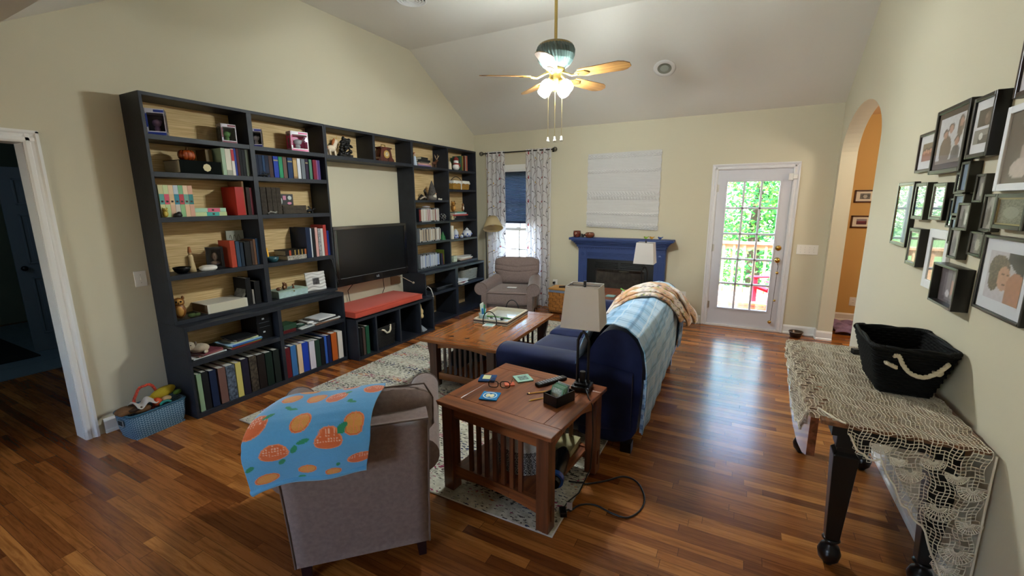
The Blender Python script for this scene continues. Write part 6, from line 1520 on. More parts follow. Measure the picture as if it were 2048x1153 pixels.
# peach patterned throw, folded, across the top
ph1, ph2, ph3, ph4, ph5 = lin('#c99b74'), lin('#ddd0c6'), lin('#8f9a32'), lin('#2f3f66'), lin('#6b4630')
def peach(u, v, s=0):
    n1 = math.sin(u*23+s)*math.sin(v*31+s*2); c = ph1 if math.sin(v*9+u*4+s) < .0 else ph2
    h = hsh(int(u*16)+s*7, int(v*26))
    fu, fv = (u*16) % 1, (v*26) % 1
    if math.hypot(fu-.5, fv-.5) < .36:
        if h > .84: c = ph3
        elif h > .74: c = ph4
        elif h > .62: c = ph5
    return c
PEM = painted('peach_fleece', .95, sheen=.3, spec=.1, bump=(300, .3))
pt = thing('peach_throw', 'folded peach patterned throw draped over the middle of the sofa back', 'blanket', (0, 0, 0))
for li, (ya, yb, o0, s0, s1, skew) in enumerate(((3.04, 3.24, .030, .07, STOT*.66, .82), (3.12, 3.36, .050, .06, STOT*.70, .86), (3.28, 3.50, .066, .10, STOT*.72, .90))):
    b = MB()
    def ppt(u, v):
        s = lerp(s0, s1, v); rr = math.sin(PI*min(1, max(0, u)))
        y = lerp(ya, yb, u)+skew*sstep(v*.9+.03)
        off = o0+.016*rr**.5-.006+.006*math.sin(v*13+li)
        out = sstep((v-.74)/.26)*.03*(1+li*.8)
        x, z = on_back(s, off); return (x+out, y, z)
    b.grid(40, 90, ppt, paint=lambda u, v: peach(u, v*2.6, li)); b.build('folded_layer', PEM, pt, solid=.016)
# corner flap pointing to the outlet
b = MB(); b.grid(20, 30, lambda u, v: (lambda p: (p[0]+.05*v, lerp(3.92, 4.20, u*(.4+.6*v))+.12*v, p[1]+.01*(1-u)))(on_back(lerp(STOT*.45, STOT*.66, v), .06)), paint=lambda u, v: peach(u, v, 9)); b.build('corner_flap', PEM, pt, solid=.012)

# ------------------------------------------------------------------ far end table with bowl
et2 = copy_thing(et, (2.83, 5.18, 0), 0, 'wooden end table between the sofa and the fireplace, mostly hidden')
bw_ = thing('square_bowl', 'white square bowl with a green spoon on the far end table', 'bowl', (2.93, 5.0, .553), .1)
b = MB(); shell(b, [(.05, .05, .02, .0), (.062, .062, .02, .02), (.078, .078, .022, .075), (.072, .072, .02, .075), (.055, .055, .018, .012)]); b.box(-.045, .045, -.045, .045, .0, .01); b.build('bowl_body', m_('#dcdcd4', .3), bw_)
MB().tube([(.03, 0, .03), (-.03, .0, .075), (-.09, 0, .11)], [.01, .006, .008], n=8).build('spoon', m_('#7fd05a', .4), bw_)
tag(MB().box(-.05, .05, -.05, .05, 0, .008).build('coaster', m_('#7fa09a', .4)), 'aqua square coaster at the left edge of the far end table', 'coaster').location = (2.72, 5.02, .553)
sc_ = thing('tool_cup', 'white cup of scissors and pens beside the far lamp', 'cup', (3.14, 5.0, .553))
MB().lathe([(0, 0), (.03, 0), (.034, .08), (.03, .08), (.027, .006), (0, .006)], 20).build('cup', m_('#cfcfca', .4), sc_)
MB().tube([(.015*math.cos(i*.6)-.0, .0, .12+.018*math.sin(i*.6)) for i in range(11)], .004, n=6).cyl((0, 0, .02), (0, 0, .1), .004).build('scissors', m_('#e6e6e6', .3), sc_)
MB().box(-.012, .012, -.002, .002, .02, .16, T=Matrix.Translation((.03, 0, .02)) @ Matrix.Rotation(.5, 4, 'Y')).build('ruler', m_('#cfc9ae', .5), sc_)
# ------------------------------------------------------------------ console table on the right wall
cb_wood = wood_mat('console_top_wood', '#4f2f1c', '#8a5a38', 'Y', .35)
CBK = m_('#0d0c0c', .3)
ct2 = thing('drop_leaf_table', 'dark legged drop-leaf table against the right wall under the lace cloth', 'table', (4.66, 2.69, 0))
MB().box(-.255, .262, -.60, .60, .735, .755).build('tabletop', cb_wood, ct2, bevel=.004)
LF = [(.60, .70), (.45, .62), (.3, .57), (.1, .51), (-.1, .485), (-.3, .49), (-.48, .53), (-.585, .575)]
MB().prism([(.60, .752)]+LF+[(-.585, .752)], 'x', -.292, -.262).build('drop_leaf', wood_mat('leaf_wood', '#4a2416', '#7a4530', 'Y', .12, coat=.8), ct2)
MB().box(-.2, .22, -.52, .52, .66, .735).build('apron', CBK, ct2)
for lx, ly in ((-.135, -.465), (-.15, .56), (.19, -.45), (.17, .51)):
    b = MB(); T = Matrix.Translation((lx, ly, 0))
    b.box(-.042, .042, -.042, .042, .60, .735, T=T)
    b.box(-.034, .034, -.034, .034, .575, .60, T=T)
    s0, s1 = .046, .027
    b.add([(-s0, -s0, .565), (s0, -s0, .565), (s0, s0, .565), (-s0, s0, .565), (-s1, -s1, .135), (s1, -s1, .135), (s1, s1, .135), (-s1, s1, .135), (-.034, -.034, .58), (.034, -.034, .58), (.034, .034, .58), (-.034, .034, .58)],
          [(4, 5, 1, 0), (5, 6, 2, 1), (6, 7, 3, 2), (7, 4, 0, 3), (7, 6, 5, 4), (0, 1, 9, 8), (1, 2, 10, 9), (2, 3, 11, 10), (3, 0, 8, 11)], T=T)
    lo = b.build('leg', CBK, ct2, bevel=.004)
    b = MB(); b.lathe([(0, .136), (.03, .135), (.036, .128), (.03, .12), (.022, .112), (.022, .1), (.036, .09), (.046, .06), (.04, .028), (.022, .008), (.018, 0), (0, 0)], 24, T=T); b.build('turned_foot', CBK, lo)
# lace cloth: an open net of thread, unfolded plan coordinates bent over the table edges
EX, EY0, EY1, EXR, TZ = 4.402, 2.083, 3.292, 4.925, .7595
def hl(y): return pw([(2.10, .0), (2.2, .05), (2.25, .12), (2.35, .19), (2.62, .21), (2.87, .17), (3.0, .12), (3.2, .10), (3.3, .09)], y)+.012*abs(math.sin(y*38))
def hn(x): return pw([(4.47, -.02), (4.49, .03), (4.528, .09), (4.56, .125), (4.61, .125), (4.65, .2), (4.69, .28), (4.777, .38), (4.81, .48), (4.85, .56), (4.9, .62), (4.93, .60)], x)+.014*abs(math.sin(x*60))
def bend(x, y):
    wv = .006*math.sin(x*40+y*25)
    if y < EY0:
        d = EY0-y; r = .008
        z = TZ-max(0, d-.004); yy = EY0-min(d, .010)-.004*math.sin(x*34)*min(1, d*8)-.012*min(1, d*2)
        xx = x
        if x < EX: xx = EX-min(EX-x, .01); z -= max(0, (EX-x)-.004)
        return (xx-.0*d, yy, z)
    if x < EX:
        d = EX-x
        return (EX-.036-min(d, .02)*.3-.006*math.sin(y*42)*min(1, d*10), y, TZ-max(0, d-.03)*1.0) if d > .03 else (lerp(EX, EX-.036, d/.03), y, TZ-.000)
    return (x, y, TZ+.0015*math.sin(x*90)*math.sin(y*70))
cell = .0135
I0, I1 = 4.14, EXR; J0, J1 = 1.44, EY1
ni, nj = int((I1-I0)/cell), int((J1-J0)/cell)
idx = {}; lv = []
def vid(i, j):
    k = (i, j)
    if k not in idx:
        x = I0+(i+.28*math.sin(j*.9+i*.3))*cell; y = J0+(j+.30*math.sin(i*1.15+j*.2))*cell*1.0
        # gentle medallion swirl in the net
        x += .006*math.sin(y*31); y += .006*math.sin(x*27)
        x = min(x, EXR+.003); y = min(y, EY1+.004)
        idx[k] = len(lv); lv.append(bend(x, y))
    return idx[k]
def inside(x, y):
    if y < EY0: return x > 4.49 and (EY0-y) < hn(x)
    if x < EX: return (EX-x) < hl(y) and y > EY0+.02
    return not (x < 4.475 and y < EY0+.05*(4.475-x)/.07+.0)
ok_ = [[inside(I0+(i+.5)*cell, J0+(j+.5)*cell) for j in range(nj)] for i in range(ni)]
lf = []; used = set()
for i in range(0, ni-1):
    for j in range(0, nj-1):
        if not ok_[i][j] or (i, j) in used: continue
        x, y = I0+(i+.5)*cell, J0+(j+.5)*cell
        edge = min((hn(x)-(EY0-y)) if y < EY0 else 9, (hl(y)-(EX-x)) if x < EX else 9)
        big = False
        if (y < EY0+.0 or x < EX+.03) and i % 4 == (j//3) % 4 and j % 3 == 0: big = True
        if big and all(0 <= a < ni and 0 <= c < nj and ok_[a][c] and (a, c) not in used for a in (i, i+1) for c in (j, j+1)):
            for a in (i, i+1):
                for c in (j, j+1): used.add((a, c))
            lf.append([vid(i, j), vid(i+1, j), vid(i+2, j), vid(i+2, j+1), vid(i+2, j+2), vid(i+1, j+2), vid(i, j+2), vid(i, j+1)])
            continue
        used.add((i, j)); q = [vid(i, j), vid(i+1, j), vid(i+1, j+1), vid(i, j+1)]
        if y > EY0+.03 and x > EX and (i+j) % 5 == 0 and hsh(i, j) > .5:
            lf.append(q[:3]); lf.append([q[0], q[2], q[3]])
        else: lf.append(q)
lc = MB(); lc.v = [Vector(p) for p in lv]; lc.f = [tuple(q) for q in lf]; lc.m = [0]*len(lf); lc.sm = [False]*len(lf)
LACE = m_('#cfc4ad', .9, name='crochet_thread')
lo = thing('lace_tablecloth', 'ecru crochet lace cloth on the drop-leaf table, hanging long at the near end', 'tablecloth', (0, 0, 0))
lc.build('crochet_net', LACE, lo, wire=.0042)
# solid scalloped edging along the lower hems and the wall side
b = MB(); P = []
x = 4.495
while x < EXR: P.append(bend(x, EY0-hn(x)+.006)); x += .006
for k in range(34): P.append(bend(EXR, EY0-.6+.6*k/34))
b.tube([(p[0], p[1]-.002, p[2]) for p in P], .0042, n=6)
y = 2.2; P = []
while y < EY1: P.append(bend(EX-hl(y)+.006, y)); y += .006
b.tube(P, .0042, n=6)
b.tube([bend(4.48+.004*math.sin(i), EY0+.0)if False else (lerp(4.485, 4.405, i/14), lerp(EY0, 2.2, (i/14)**1.4), TZ+.002) for i in range(15)], .0045, n=6)
b.build('scalloped_edge', LACE, lo)
# petals (dense fans) hanging at the near end
rnd = random.Random(3)
for cx, cy, rr in ((4.60, .06, .035), (4.70, .14, .05), (4.80, .26, .06), (4.87, .42, .06), (4.76, .08, .04), (4.88, .16, .05), (4.66, .10, .03), (4.83, .12, .035), (4.89, .30, .045), (4.85, .50, .045), (4.905, .54, .04)):
    b = MB()
    for k in range(16):
        a = PI*(k/15); q = [bend(cx+rr*t*math.cos(a)*.9, EY0-cy-rr*t*math.sin(a)) for t in (.15, .5, 1.0)]
        b.tube([(x, y-.003, z) for x, y, z in q], [.0014, .0017, .0022], n=5)
    for t in (.4, .7, 1.0):
        q = [bend(cx+rr*t*math.cos(PI*k/12)*.9, EY0-cy-rr*t*math.sin(PI*k/12)) for k in range(13)]; b.tube([(x, y-.003, z) for x, y, z in q], .0018, n=5)
    b.build('fan_motif', LACE, lo)

# black woven basket with white rope handle
bb_ = thing('rope_basket', 'black woven basket with white rope handles on the lace cloth', 'basket', (4.775, 2.675, .764), 0)
def weave_taper(bld, lo_, hi_, z0, z1, rows, per, r):
    for k in range(rows):
        t = (k+.5)/rows; z = lerp(z0, z1, t); hx, hy = lerp(lo_[0], hi_[0], t), lerp(lo_[1], hi_[1], t)
        ring = rrect(hx, hy, .035, 5); Lp = []
        n = len(ring)
        # resample
        tot = 0; seg = []
        for a in range(n):
            p, q = ring[a], ring[(a+1) % n]; l = math.hypot(q[0]-p[0], q[1]-p[1]); seg.append((tot, l, p, q)); tot += l
        for j in range(per):
            s = tot*j/per
            for (s0, l, p, q) in seg:
                if s0 <= s <= s0+l+1e-9 and l > 0:
                    u = (s-s0)/l; x, y = lerp(p[0], q[0], u), lerp(p[1], q[1], u); break
            o = 1+(.022 if (j+k) % 2 else -.01)
            Lp.append((x*o, y*o, z))
        bld.tube(Lp, r, n=6, closed=True)
b = MB(); weave_taper(b, (.095, .155), (.148, .21), .004, .225, 17, 64, .0078)
shell(b, [(.09, .15, .03, .004), (.144, .206, .035, .225)]); b.box(-.09, .09, -.15, .15, 0, .008)
b.build('woven_body', m_('#0b0b0a', .8, spec=.15), bb_)
b = MB(); ring = rrect(.150, .212, .04, 6); n = len(ring)
for ph in (0, PI):
    pts = []
    for j in range(n*6):
        a = j/6; i0 = int(a) % n; i1 = (i0+1) % n; f = a-int(a); x, y = lerp(ring[i0][0], ring[i1][0], f), lerp(ring[i0][1], ring[i1][1], f)
        pts.append((x+.006*math.cos(j*.9+ph), y+.006*math.cos(j*.9+ph), .232+.006*math.sin(j*.9+ph)))
    b.tube(pts, .0075, n=6, closed=True)
b.build('braided_rim', m_('#0f0f0e', .7, spec=.2), bb_)
ROPE = m_('#c9bda2', .9, bump=(140, .8))
def rope_tube(P, r, name, par):
    pts = cr_(P, 8); b = MB()
    for ph in (0, 2*PI/3, 4*PI/3):
        q = []
        for i, p in enumerate(pts):
            a = i*.75+ph; q.append((p[0]+r*.45*math.cos(a), p[1]+r*.3*math.sin(a), p[2]+r*.45*math.sin(a)))
        b.tube(q, r*.62, n=7)
    return b.build(name, ROPE, par)
yn = -.213
rope_tube([(-.075, yn+.004, .20), (-.062, yn-.012, .205), (-.045, yn-.016, .17), (-.015, yn-.02, .135), (.03, yn-.02, .125), (.07, yn-.018, .15), (.095, yn-.014, .18), (.108, yn-.0, .19)], .0095, 'rope_handle', bb_)
rope_tube([(-.10, yn+.004, .165), (-.085, yn-.008, .16), (-.065, yn-.006, .15)], .0095, 'rope_tail', bb_)
rope_tube([(.07, yn+.012, .145), (.082, yn-.006, .14), (.092, yn-.002, .15)], .008, 'rope_tail', bb_)
tag(MB().box(-.022, .022, -.016, .016, 0, .03).box(-.034, -.022, -.009, -.006, .01, .014).box(-.034, -.022, .006, .009, .01, .014).build('plug_adapter', BLACK, bevel=.003), 'small black plug adapter on the far part of the lace cloth', 'adapter'); place(bpy.data.objects['plug_adapter'], (4.70, 3.12, .765), .3)

# ------------------------------------------------------------------ picture frames on the right wall
WAL = m_('#2a1610', .3, name='walnut_frame'); FBL = m_('#14120f', .3); FOL = m_('#2a2a22', .35); FWH = m_('#dedfe0', .5)
PHM = painted('photo_print', .35, spec=.5)
def portrait(kind, seed=0):
    def bw(c, g=1.0): k = (c[0]*.3+c[1]*.5+c[2]*.2)*g; return (k*1.03, k, k*.96)
    def P(u, v):
        n = .03*math.sin(u*37+seed)*math.sin(v*29+seed*3)+.03*(hsh(int(u*30)+seed, int(v*30))-.5)
        if kind == 'faces':           # row of people, sepia
            c = lin('#7a6a52') if v > .45 else lin('#8c4a3c')
            for i in range(4):
                if math.hypot((u-.18-.21*i)/.10, (v-.50-.05*(i % 2))/.11) < 1: c = lin('#c98f78')
                elif math.hypot((u-.18-.21*i)/.13, (v-.60-.05*(i % 2))/.12) < 1: c = lin('#4a3528')
        elif kind == 'group':
            c = lin('#c5c6cb')
            for cx, cy, sx, sy, top in ((.36, .28, .24, .32, .62), (.86, .72, .12, .24, .9), (.80, .16, .17, .2, .42)):
                if math.hypot((u-cx)/sx, (v-cy)/sy) < 1: c = lin('#5e4a40') if cx != .80 else lin('#4c4a50')
            for cx, cy in ((.30, .62), (.50, .72), (.87, .80), (.80, .42)):
                if math.hypot((u-cx)/.075, (v-cy)/.085) < 1: c = lin('#a97c6a')
                elif math.hypot((u-cx)/.10, (v-cy-.03)/.10) < 1: c = lin('#3d2a22')
            if v < .06: c = lin('#6a5a52')
        elif kind == 'bride':
            c = lin('#3a2e28')
            if math.hypot((u-.74)/.2, (v-.42)/.38) < 1: c = lin('#6d584c')
            if math.hypot((u-.66)/.09, (v-.55)/.13) < 1: c = lin('#8f7768')
        elif kind == 'gown':
            c = lin('#8a867e')
            if .35 < u < .95 and v < .55: c = lin('#4c4a46')
            if math.hypot((u-.5)/.14, (v-.5)/.25) < 1: c = lin('#d6d4ce')
        elif kind == 'baby':
            c = lin('#5c5048')
            d = math.hypot((u-.70)/.36, (v-.42)/.34)
            if d < 1: c = tuple(lerp(a, b_, max(0, 1-d*1.1)) for a, b_ in zip(lin('#a8948c'), lin('#dccdc6')))
            for cx, cy, s in ((.58, .50, .05), (.86, .50, .05), (.72, .26, .08)):
                if math.hypot((u-cx)/s, (v-cy)/(s*.55)) < 1: c = lin('#5a463f')
            if math.hypot((u-.36)/.2, (v-.2)/.14) < 1: c = lin('#c2b2aa')
            if math.hypot((u-.7)/.45, (v-.86)/.2) < 1 and v > .68: c = lin('#73665e')
        elif kind == 'girl':
            c = lin('#b9b4bd')
            if math.hypot((u-.34)/.30, (v-.62)/.32) < 1 or math.hypot((u-.22)/.16, (v-.42)/.25) < 1: c = lin('#4e4238') if hsh(int(u*40), int(v*40)) > .3 else lin('#6b5c4c')
            if u > .55 and v > 1.25-u*.75: c = lin('#2c2d33')
            if math.hypot((u-.50)/.17, (v-.47)/.25) < 1: c = lin('#b98a74')
            if u > .6 and math.hypot((u-.85)/.28, (v-.22)/.42) < 1: c = lin('#a8745c')
            for cx, cy, sx, sy in ((.47, .55, .035, .018), (.59, .56, .03, .018), (.52, .36, .05, .02)):
                if math.hypot((u-cx)/sx, (v-cy)/sy) < 1: c = lin('#4e2e26')
        elif kind == 'bwcouple':
            c = lin('#8f8c86') if v > .35 else lin('#5c5a56')
            if math.hypot((u-.38)/.13, (v-.45)/.38) < 1: c = lin('#18181a')
            if math.hypot((u-.62)/.12, (v-.4)/.3) < 1: c = lin('#c9c7c2')
        elif kind == 'bwdark':
            c = lin('#4c4b46') if (math.sin(u*13+seed)+math.sin(v*11+seed*2)) > 0 else lin('#6b6a62')
            if math.hypot((u-.5)/.2, (v-.45)/.3) < 1: c = lin('#a9a79e')
        elif kind == 'bwlight':
            c = lin('#a5a49c') if (math.sin(u*9+seed)+math.sin(v*7+seed)) > -.2 else lin('#77756e')
            if math.hypot((u-.45)/.12, (v-.4)/.3) < 1: c = lin('#4a4945')
        elif kind == 'grass':
            c = lin('#6e6f60') if hsh(int(u*24)+seed, int(v*24)) > .45 else lin('#4d4f42')
            if math.hypot((u-.5)/.3, (v-.45)/.25) < 1: c = lin('#7f8072')
        elif kind == 'wedding':
            c = lin('#6a6064')
            if .2 < u < .8 and .15 < v < .85: c = lin('#847c80')
            if math.hypot((u-.55)/.06, (v-.45)/.22) < 1: c = lin('#b98d7c')
            if math.hypot((u-.4)/.08, (v-.26)/.1) < 1: c = lin('#dcd8dc')
            if abs(u-.5) < .008: c = lin('#3a3236')
        elif kind == 'red':
            c = lin('#5a2a38') if v < .6 else lin('#8a8088')
            if .15 < u < .85 and .35 < v < .6: c = lin('#7a3040')
        elif kind == 'blue':
            c = lin('#5a7a94')
        else: c = lin('#8a8278')
        return tuple(max(0, x+n*x*2) for x in c)
    return P
def wallframe(name, label, y0, y1, z0, z1, dep, bor, fm, matw=0, matc=None, kind='x', depth_in=.006, prof=0, glass=True, group=None, wallx=W_, par=None, photos=None, tilt=0):
    """y0 > y1: y0 is the far (image left) edge"""
    wd, ht = abs(y0-y1), z1-z0
    r = thing(name, label, 'picture frame', (wallx, (y0+y1)/2, (z0+z1)/2), (0, 0, -PI/2), group) if par is None else par
    ox, oz = (0, 0) if par is None else (-( (y0+y1)/2-par['cy']), (z0+z1)/2-par['cz'])
    hw, hh = wd/2, ht/2; T = Matrix.Translation((ox, 0, oz))
    b = MB()
    for a, c, d, e in ((-hw, -hw+bor, -hh, hh), (hw-bor, hw, -hh, hh), (-hw+bor, hw-bor, -hh, -hh+bor), (-hw+bor, hw-bor, hh-bor, hh)): b.box(a, c, -dep, 0, d, e, T=T)
    fr = b.build('frame' if par is None else 'frame_section', fm, r, bevel=.0025)
    if prof:
        b = MB()
        for a, c, d, e in ((-hw+bor, -hw+bor+.006, -hh+bor, hh-bor), (hw-bor-.006, hw-bor, -hh+bor, hh-bor), (-hw+bor, hw-bor, -hh+bor, -hh+bor+.006), (-hw+bor, hw-bor, hh-bor-.006, hh-bor)): b.box(a, c, -dep+.004, -dep+.01, d, e, T=T)
        b.build('inner_moulding', m_(prof, .35, metal=.5), r)
    by = -dep+depth_in+.004
    ih, iw = hh-bor, hw-bor
    if matw:
        MB().box(-iw, iw, by, by+.003, -ih, ih, T=T).build('mat_board', m_(matc, .8), r)
    for (a, c, d, e, kd) in (photos or [(-1, 1, -1, 1, kind)]):
        pw_, ph_ = iw-matw, ih-matw; n = 34 if wd > .2 else 20
        b = MB(); b.grid(n, n, lambda u, v: (lerp(a*pw_, c*pw_, u), by-.0012, lerp(d*ph_, e*ph_, v)), paint=portrait(kd, int(y0*100)), T=T)
        b.build('photo', PHM, r)
    if glass: MB().box(-iw, iw, by-.005, by-.004, -ih, ih, T=T).build('glass', PICGLASS, r)
    return r
# all measured on the wall (far edge y, near edge y, bottom z, top z)
wallframe('framed_photo', 'small walnut framed family portrait with white mat, top row leftmost', 3.525, 3.24, 1.815, 2.035, .02, .016, WAL, .045, '#d6d6d6', 'faces')
wallframe('framed_photo', 'large dark double-edged frame with a family group on white, top row', 3.195, 2.80, 1.79, 2.11, .045, .02, FBL, .028, '#33211a', 'group', glass=True)
wallframe('framed_photo', 'deep black frame holding two wedding prints in white mat, top row', 2.75, 2.545, 1.835, 2.09, .05, .018, FBL, .012, '#d9d9dc', photos=[(-.7, .9, .0, .72, 'bride'), (-.9, .9, -.72, -.12, 'gown')])
wallframe('framed_photo', 'walnut frame cut off by the right picture edge, highest on the wall', 2.475, 2.20, 2.035, 2.30, .03, .02, WAL, .03, '#d6d0d4', 'red')
wallframe('framed_photo', 'large white framed black and white baby portrait', 2.50, 2.12, 1.69, 2.01, .025, .028, FWH, 0, None, 'baby')
wallframe('framed_photo', 'tall dark frame with wide glass at the left end of the middle row', 3.75, 3.44, 1.375, 1.765, .03, .018, FBL, 0, None, 'blue', prof='#8a7a52')
wallframe('framed_photo', 'small dark olive frame with rounded look, second in the middle row', 3.37, 3.18, 1.55, 1.752, .04, .02, FOL, 0, None, 'blue')
wallframe('framed_photo', 'small dark frame with silver inner edge, third in the middle row', 3.11, 2.935, 1.556, 1.742, .035, .016, FBL, 0, None, 'blue', prof='#9a958a')
wallframe('framed_photo', 'small silver and dark frame below the tall dark frame', 3.35, 3.17, 1.29, 1.50, .04, .02, FBL, 0, None, 'grass', prof='#a9a7a2')
wallframe('framed_photo', 'white framed picture with wide border between the silver frame and the collage', 3.12, 2.85, 1.197, 1.508, .015, .045, FWH, 0, None, 'grass')
wallframe('framed_photo', 'deep dark shadow box with a wedding card, lowest of the wall group', 2.84, 2.56, 1.17, 1.36, .06, .012, FBL, 0, None, 'wedding', depth_in=.03)
wallframe('framed_photo', 'large white matted portrait of a laughing curly-haired girl', 2.468, 2.10, 1.22, 1.52, .03, .012, FBL, .045, '#d3d6db', 'girl')
wallframe('framed_photo', 'black stepped frame with a grey outdoor print above the girl portrait', 2.415, 2.19, 1.548, 1.68, .04, .016, FBL, .006, '#3a3a30', 'grass', prof='#8a7a52')
cg = thing('photo_collage', 'dark olive collage of many small joined frames in the middle of the wall', 'picture frame', (W_, 2.70, 1.60), (0, 0, -PI/2)); cg['cy'] = 2.70; cg['cz'] = 1.60
CLG = [(2.87, 2.765, 1.685, 1.785, 'blue', .028), (2.775, 2.69, 1.69, 1.825, 'blue', .045), (2.845, 2.73, 1.585, 1.685, 'blue', .030), (2.915, 2.85, 1.525, 1.665, 'blue', .022), (2.86, 2.79, 1.45, 1.575, 'blue', .022), (2.715, 2.59, 1.525, 1.645, 'bwcouple', .05),
       (2.655, 2.565, 1.645, 1.765, 'bwdark', .028), (2.545, 2.44, 1.53, 1.68, 'bwlight', .028), (2.785, 2.675, 1.39, 1.53, 'bwlight', .038), (2.63, 2.50, 1.42, 1.525, 'bwdark', .022)]
for y0, y1, z0, z1, kd, dp in CLG: wallframe('', '', y0, y1, z0, z1, dp, .011, FOL, 0, None, kd, par=cg)
del cg['cy']; del cg['cz']
for z0, lab, kd in ((1.63, 'upper small brown framed print on the yellow wall', 'bwdark'), (1.295, 'lower small brown framed print on the yellow wall', 'red')):
    r = thing('framed_photo', lab, 'picture frame', (5.44, 7.4, z0+.08), 0)
    b = MB(); hw, hh, bo2 = .115, .082, .018
    for a, c, d, e in ((-hw, -hw+bo2, -hh, hh), (hw-bo2, hw, -hh, hh), (-hw, hw, -hh, -hh+bo2), (-hw, hw, hh-bo2, hh)): b.box(a, c, -.018, 0, d, e)
    b.build('frame', m_('#4a2a18', .35), r, bevel=.002); MB().box(-hw+.01, hw-.01, -.008, -.004, -hh+.01, hh-.01).build('mat_board', m_('#ddd6c6', .8), r)
    b = MB(); b.grid(16, 12, lambda u, v: (lerp(-.055, .055, u), -.0095, lerp(-.036, .036, v)), paint=portrait(kd, 4)); b.build('photo', PHM, r)

# ------------------------------------------------------------------ ceiling fan
fan = thing('ceiling_fan', 'brass ceiling fan with five wooden blades and four lit glass shades', 'ceiling fan', (2.60, 3.50, 2.60))
BR = m_('#b39a5c', .3, metal=.9); FZ = 2.60
MB().cyl((0, 0, .32), (0, 0, 3.60-FZ), .0125, n=16).build('downrod', BR, fan)
MB().lathe([(.012, .93), (.05, .95), (.068, .99), (.068, 1.012), (0, 1.012)], 24).build('canopy', BR, fan)
MB().lathe([(.012, .325), (.035, .31), (.04, .30), (.12, .292), (.138, .28), (.140, .265)], 32).build('motor_cap', m_('#7a6a45', .35, metal=.8), fan)
RG = bpy.data.materials.new('ribbed_glass'); RG.use_nodes = True
_b = RG.node_tree.nodes['Principled BSDF']; _b.inputs['Base Color'].default_value = lin('#46544f')+(1,); _b.inputs['Roughness'].default_value = .22; _b.inputs['Metallic'].default_value = .0; _b.inputs['Specular IOR Level'].default_value = .6
b = MB(); n = 72; vs = []; pr2 = [(.140, .27), (.150, .245), (.148, .205), (.132, .165), (.105, .13), (.075, .11), (.055, .105)]
for i, (r_, z_) in enumerate(pr2):
    for j in range(n):
        a = 2*PI*(j+i*.9)/n; q = r_*(1+(.035 if j % 2 else -.02)); vs.append((q*math.cos(a), q*math.sin(a), z_))
b.add(vs, [(i*n+j, (i+1)*n+j, (i+1)*n+(j+1) % n, i*n+(j+1) % n) for i in range(len(pr2)-1) for j in range(n)], 0, False)
b.build('ribbed_glass_housing', RG, fan)
MB().lathe([(.0, .125), (.07, .12), (.078, .10), (.07, .085), (.055, .075), (.045, .06), (.05, .04), (.055, .02), (.045, -.0), (.03, -.02), (.025, -.045), (.015, -.06), (0, -.07)], 28).build('switch_housing', BR, fan)
OAK = wood_mat('fan_blade_oak', '#7a5228', '#b98a4e', 'X', .35, .8)
for k in range(5):
    a = math.radians(-4+72*k)
    T = Matrix.Rotation(a, 4, 'Z') @ Matrix.Translation((0, 0, .05)) @ Matrix.Rotation(math.radians(-13), 4, 'X')
    prof_ = [(.205, -.045), (.24, -.056), (.54, -.068), (.575, -.055), (.612, -.022), (.612, .022), (.575, .055), (.54, .068), (.24, .056), (.205, .045)]
    bl_ = MB().prism(prof_, 'z', -.003, .003).build('blade', OAK, fan, bevel=.001); bl_.matrix_local = T
    b = MB(); b.tube([(.055, 0, .03), (.10, 0, .012), (.15, 0, -.012), (.20, 0, -.008)], [.011, .009, .009, .01], n=8)
    b.prism([(.17, -.012), (.20, -.035), (.26, -.032), (.29, 0), (.26, .032), (.20, .035), (.17, .012)], 'z', -.009, -.003)
    br_ = b.build('blade_bracket', BR, fan); br_.matrix_local = T
LIT = bpy.data.materials.new('lit_bulb'); LIT.use_nodes = True
_b = LIT.node_tree.nodes['Principled BSDF']; _b.inputs['Emission Color'].default_value = (.95, .985, 1, 1); _b.inputs['Emission Strength'].default_value = FAN_E
SHG = bpy.data.materials.new('frosted_shade_glass'); SHG.use_nodes = True
_n = SHG.node_tree; _b = _n.nodes['Principled BSDF']; _b.inputs['Base Color'].default_value = (.8, .95, 1, 1); _b.inputs['Roughness'].default_value = .15
_b.inputs['Emission Color'].default_value = (.62, .9, 1, 1); _b.inputs['Emission Strength'].default_value = 1.0
_t = _n.nodes.new('ShaderNodeBsdfTransparent'); _t.inputs[0].default_value = (.93, .99, 1, 1); _x = _n.nodes.new('ShaderNodeMixShader'); _x.inputs[0].default_value = .75
_n.links.new(_b.outputs[0], _x.inputs[1]); _n.links.new(_t.outputs[0], _x.inputs[2]); _n.links.new(_x.outputs[0], _n.nodes['Material Output'].inputs[0])
for k in range(4):
    a = math.radians(-15+90*k)
    T = Matrix.Rotation(a, 4, 'Z') @ Matrix.Translation((.062, 0, -.0)) @ Matrix.Rotation(math.radians(-50), 4, 'Y')
    # arm
    b = MB(); b.tube([(.03, 0, .02), (.06, 0, .022), (.075, 0, .005), (.078, 0, -.008)], .007, n=8); b.matrix = None
    ao = b.build('lamp_arm', BR, fan); ao.rotation_euler = (0, 0, a)
    b = MB(); b.lathe([(0, .012), (.02, .012), (.022, -.005), (.02, -.012)], 16); so = b.build('lamp_socket', BR, fan); so.matrix_local = T
    b = MB(); b.lathe([(.02, -.008), (.032, -.018), (.044, -.038), (.048, -.06), (.045, -.085), (.04, -.10), (.036, -.098)], 36, rib=.03)
    so = b.build('glass_shade', SHG, fan); so.matrix_local = T
    so = MB().ell(0, 0, -.058, .024, .024, .03).build('bulb', LIT, fan); so.matrix_local = T
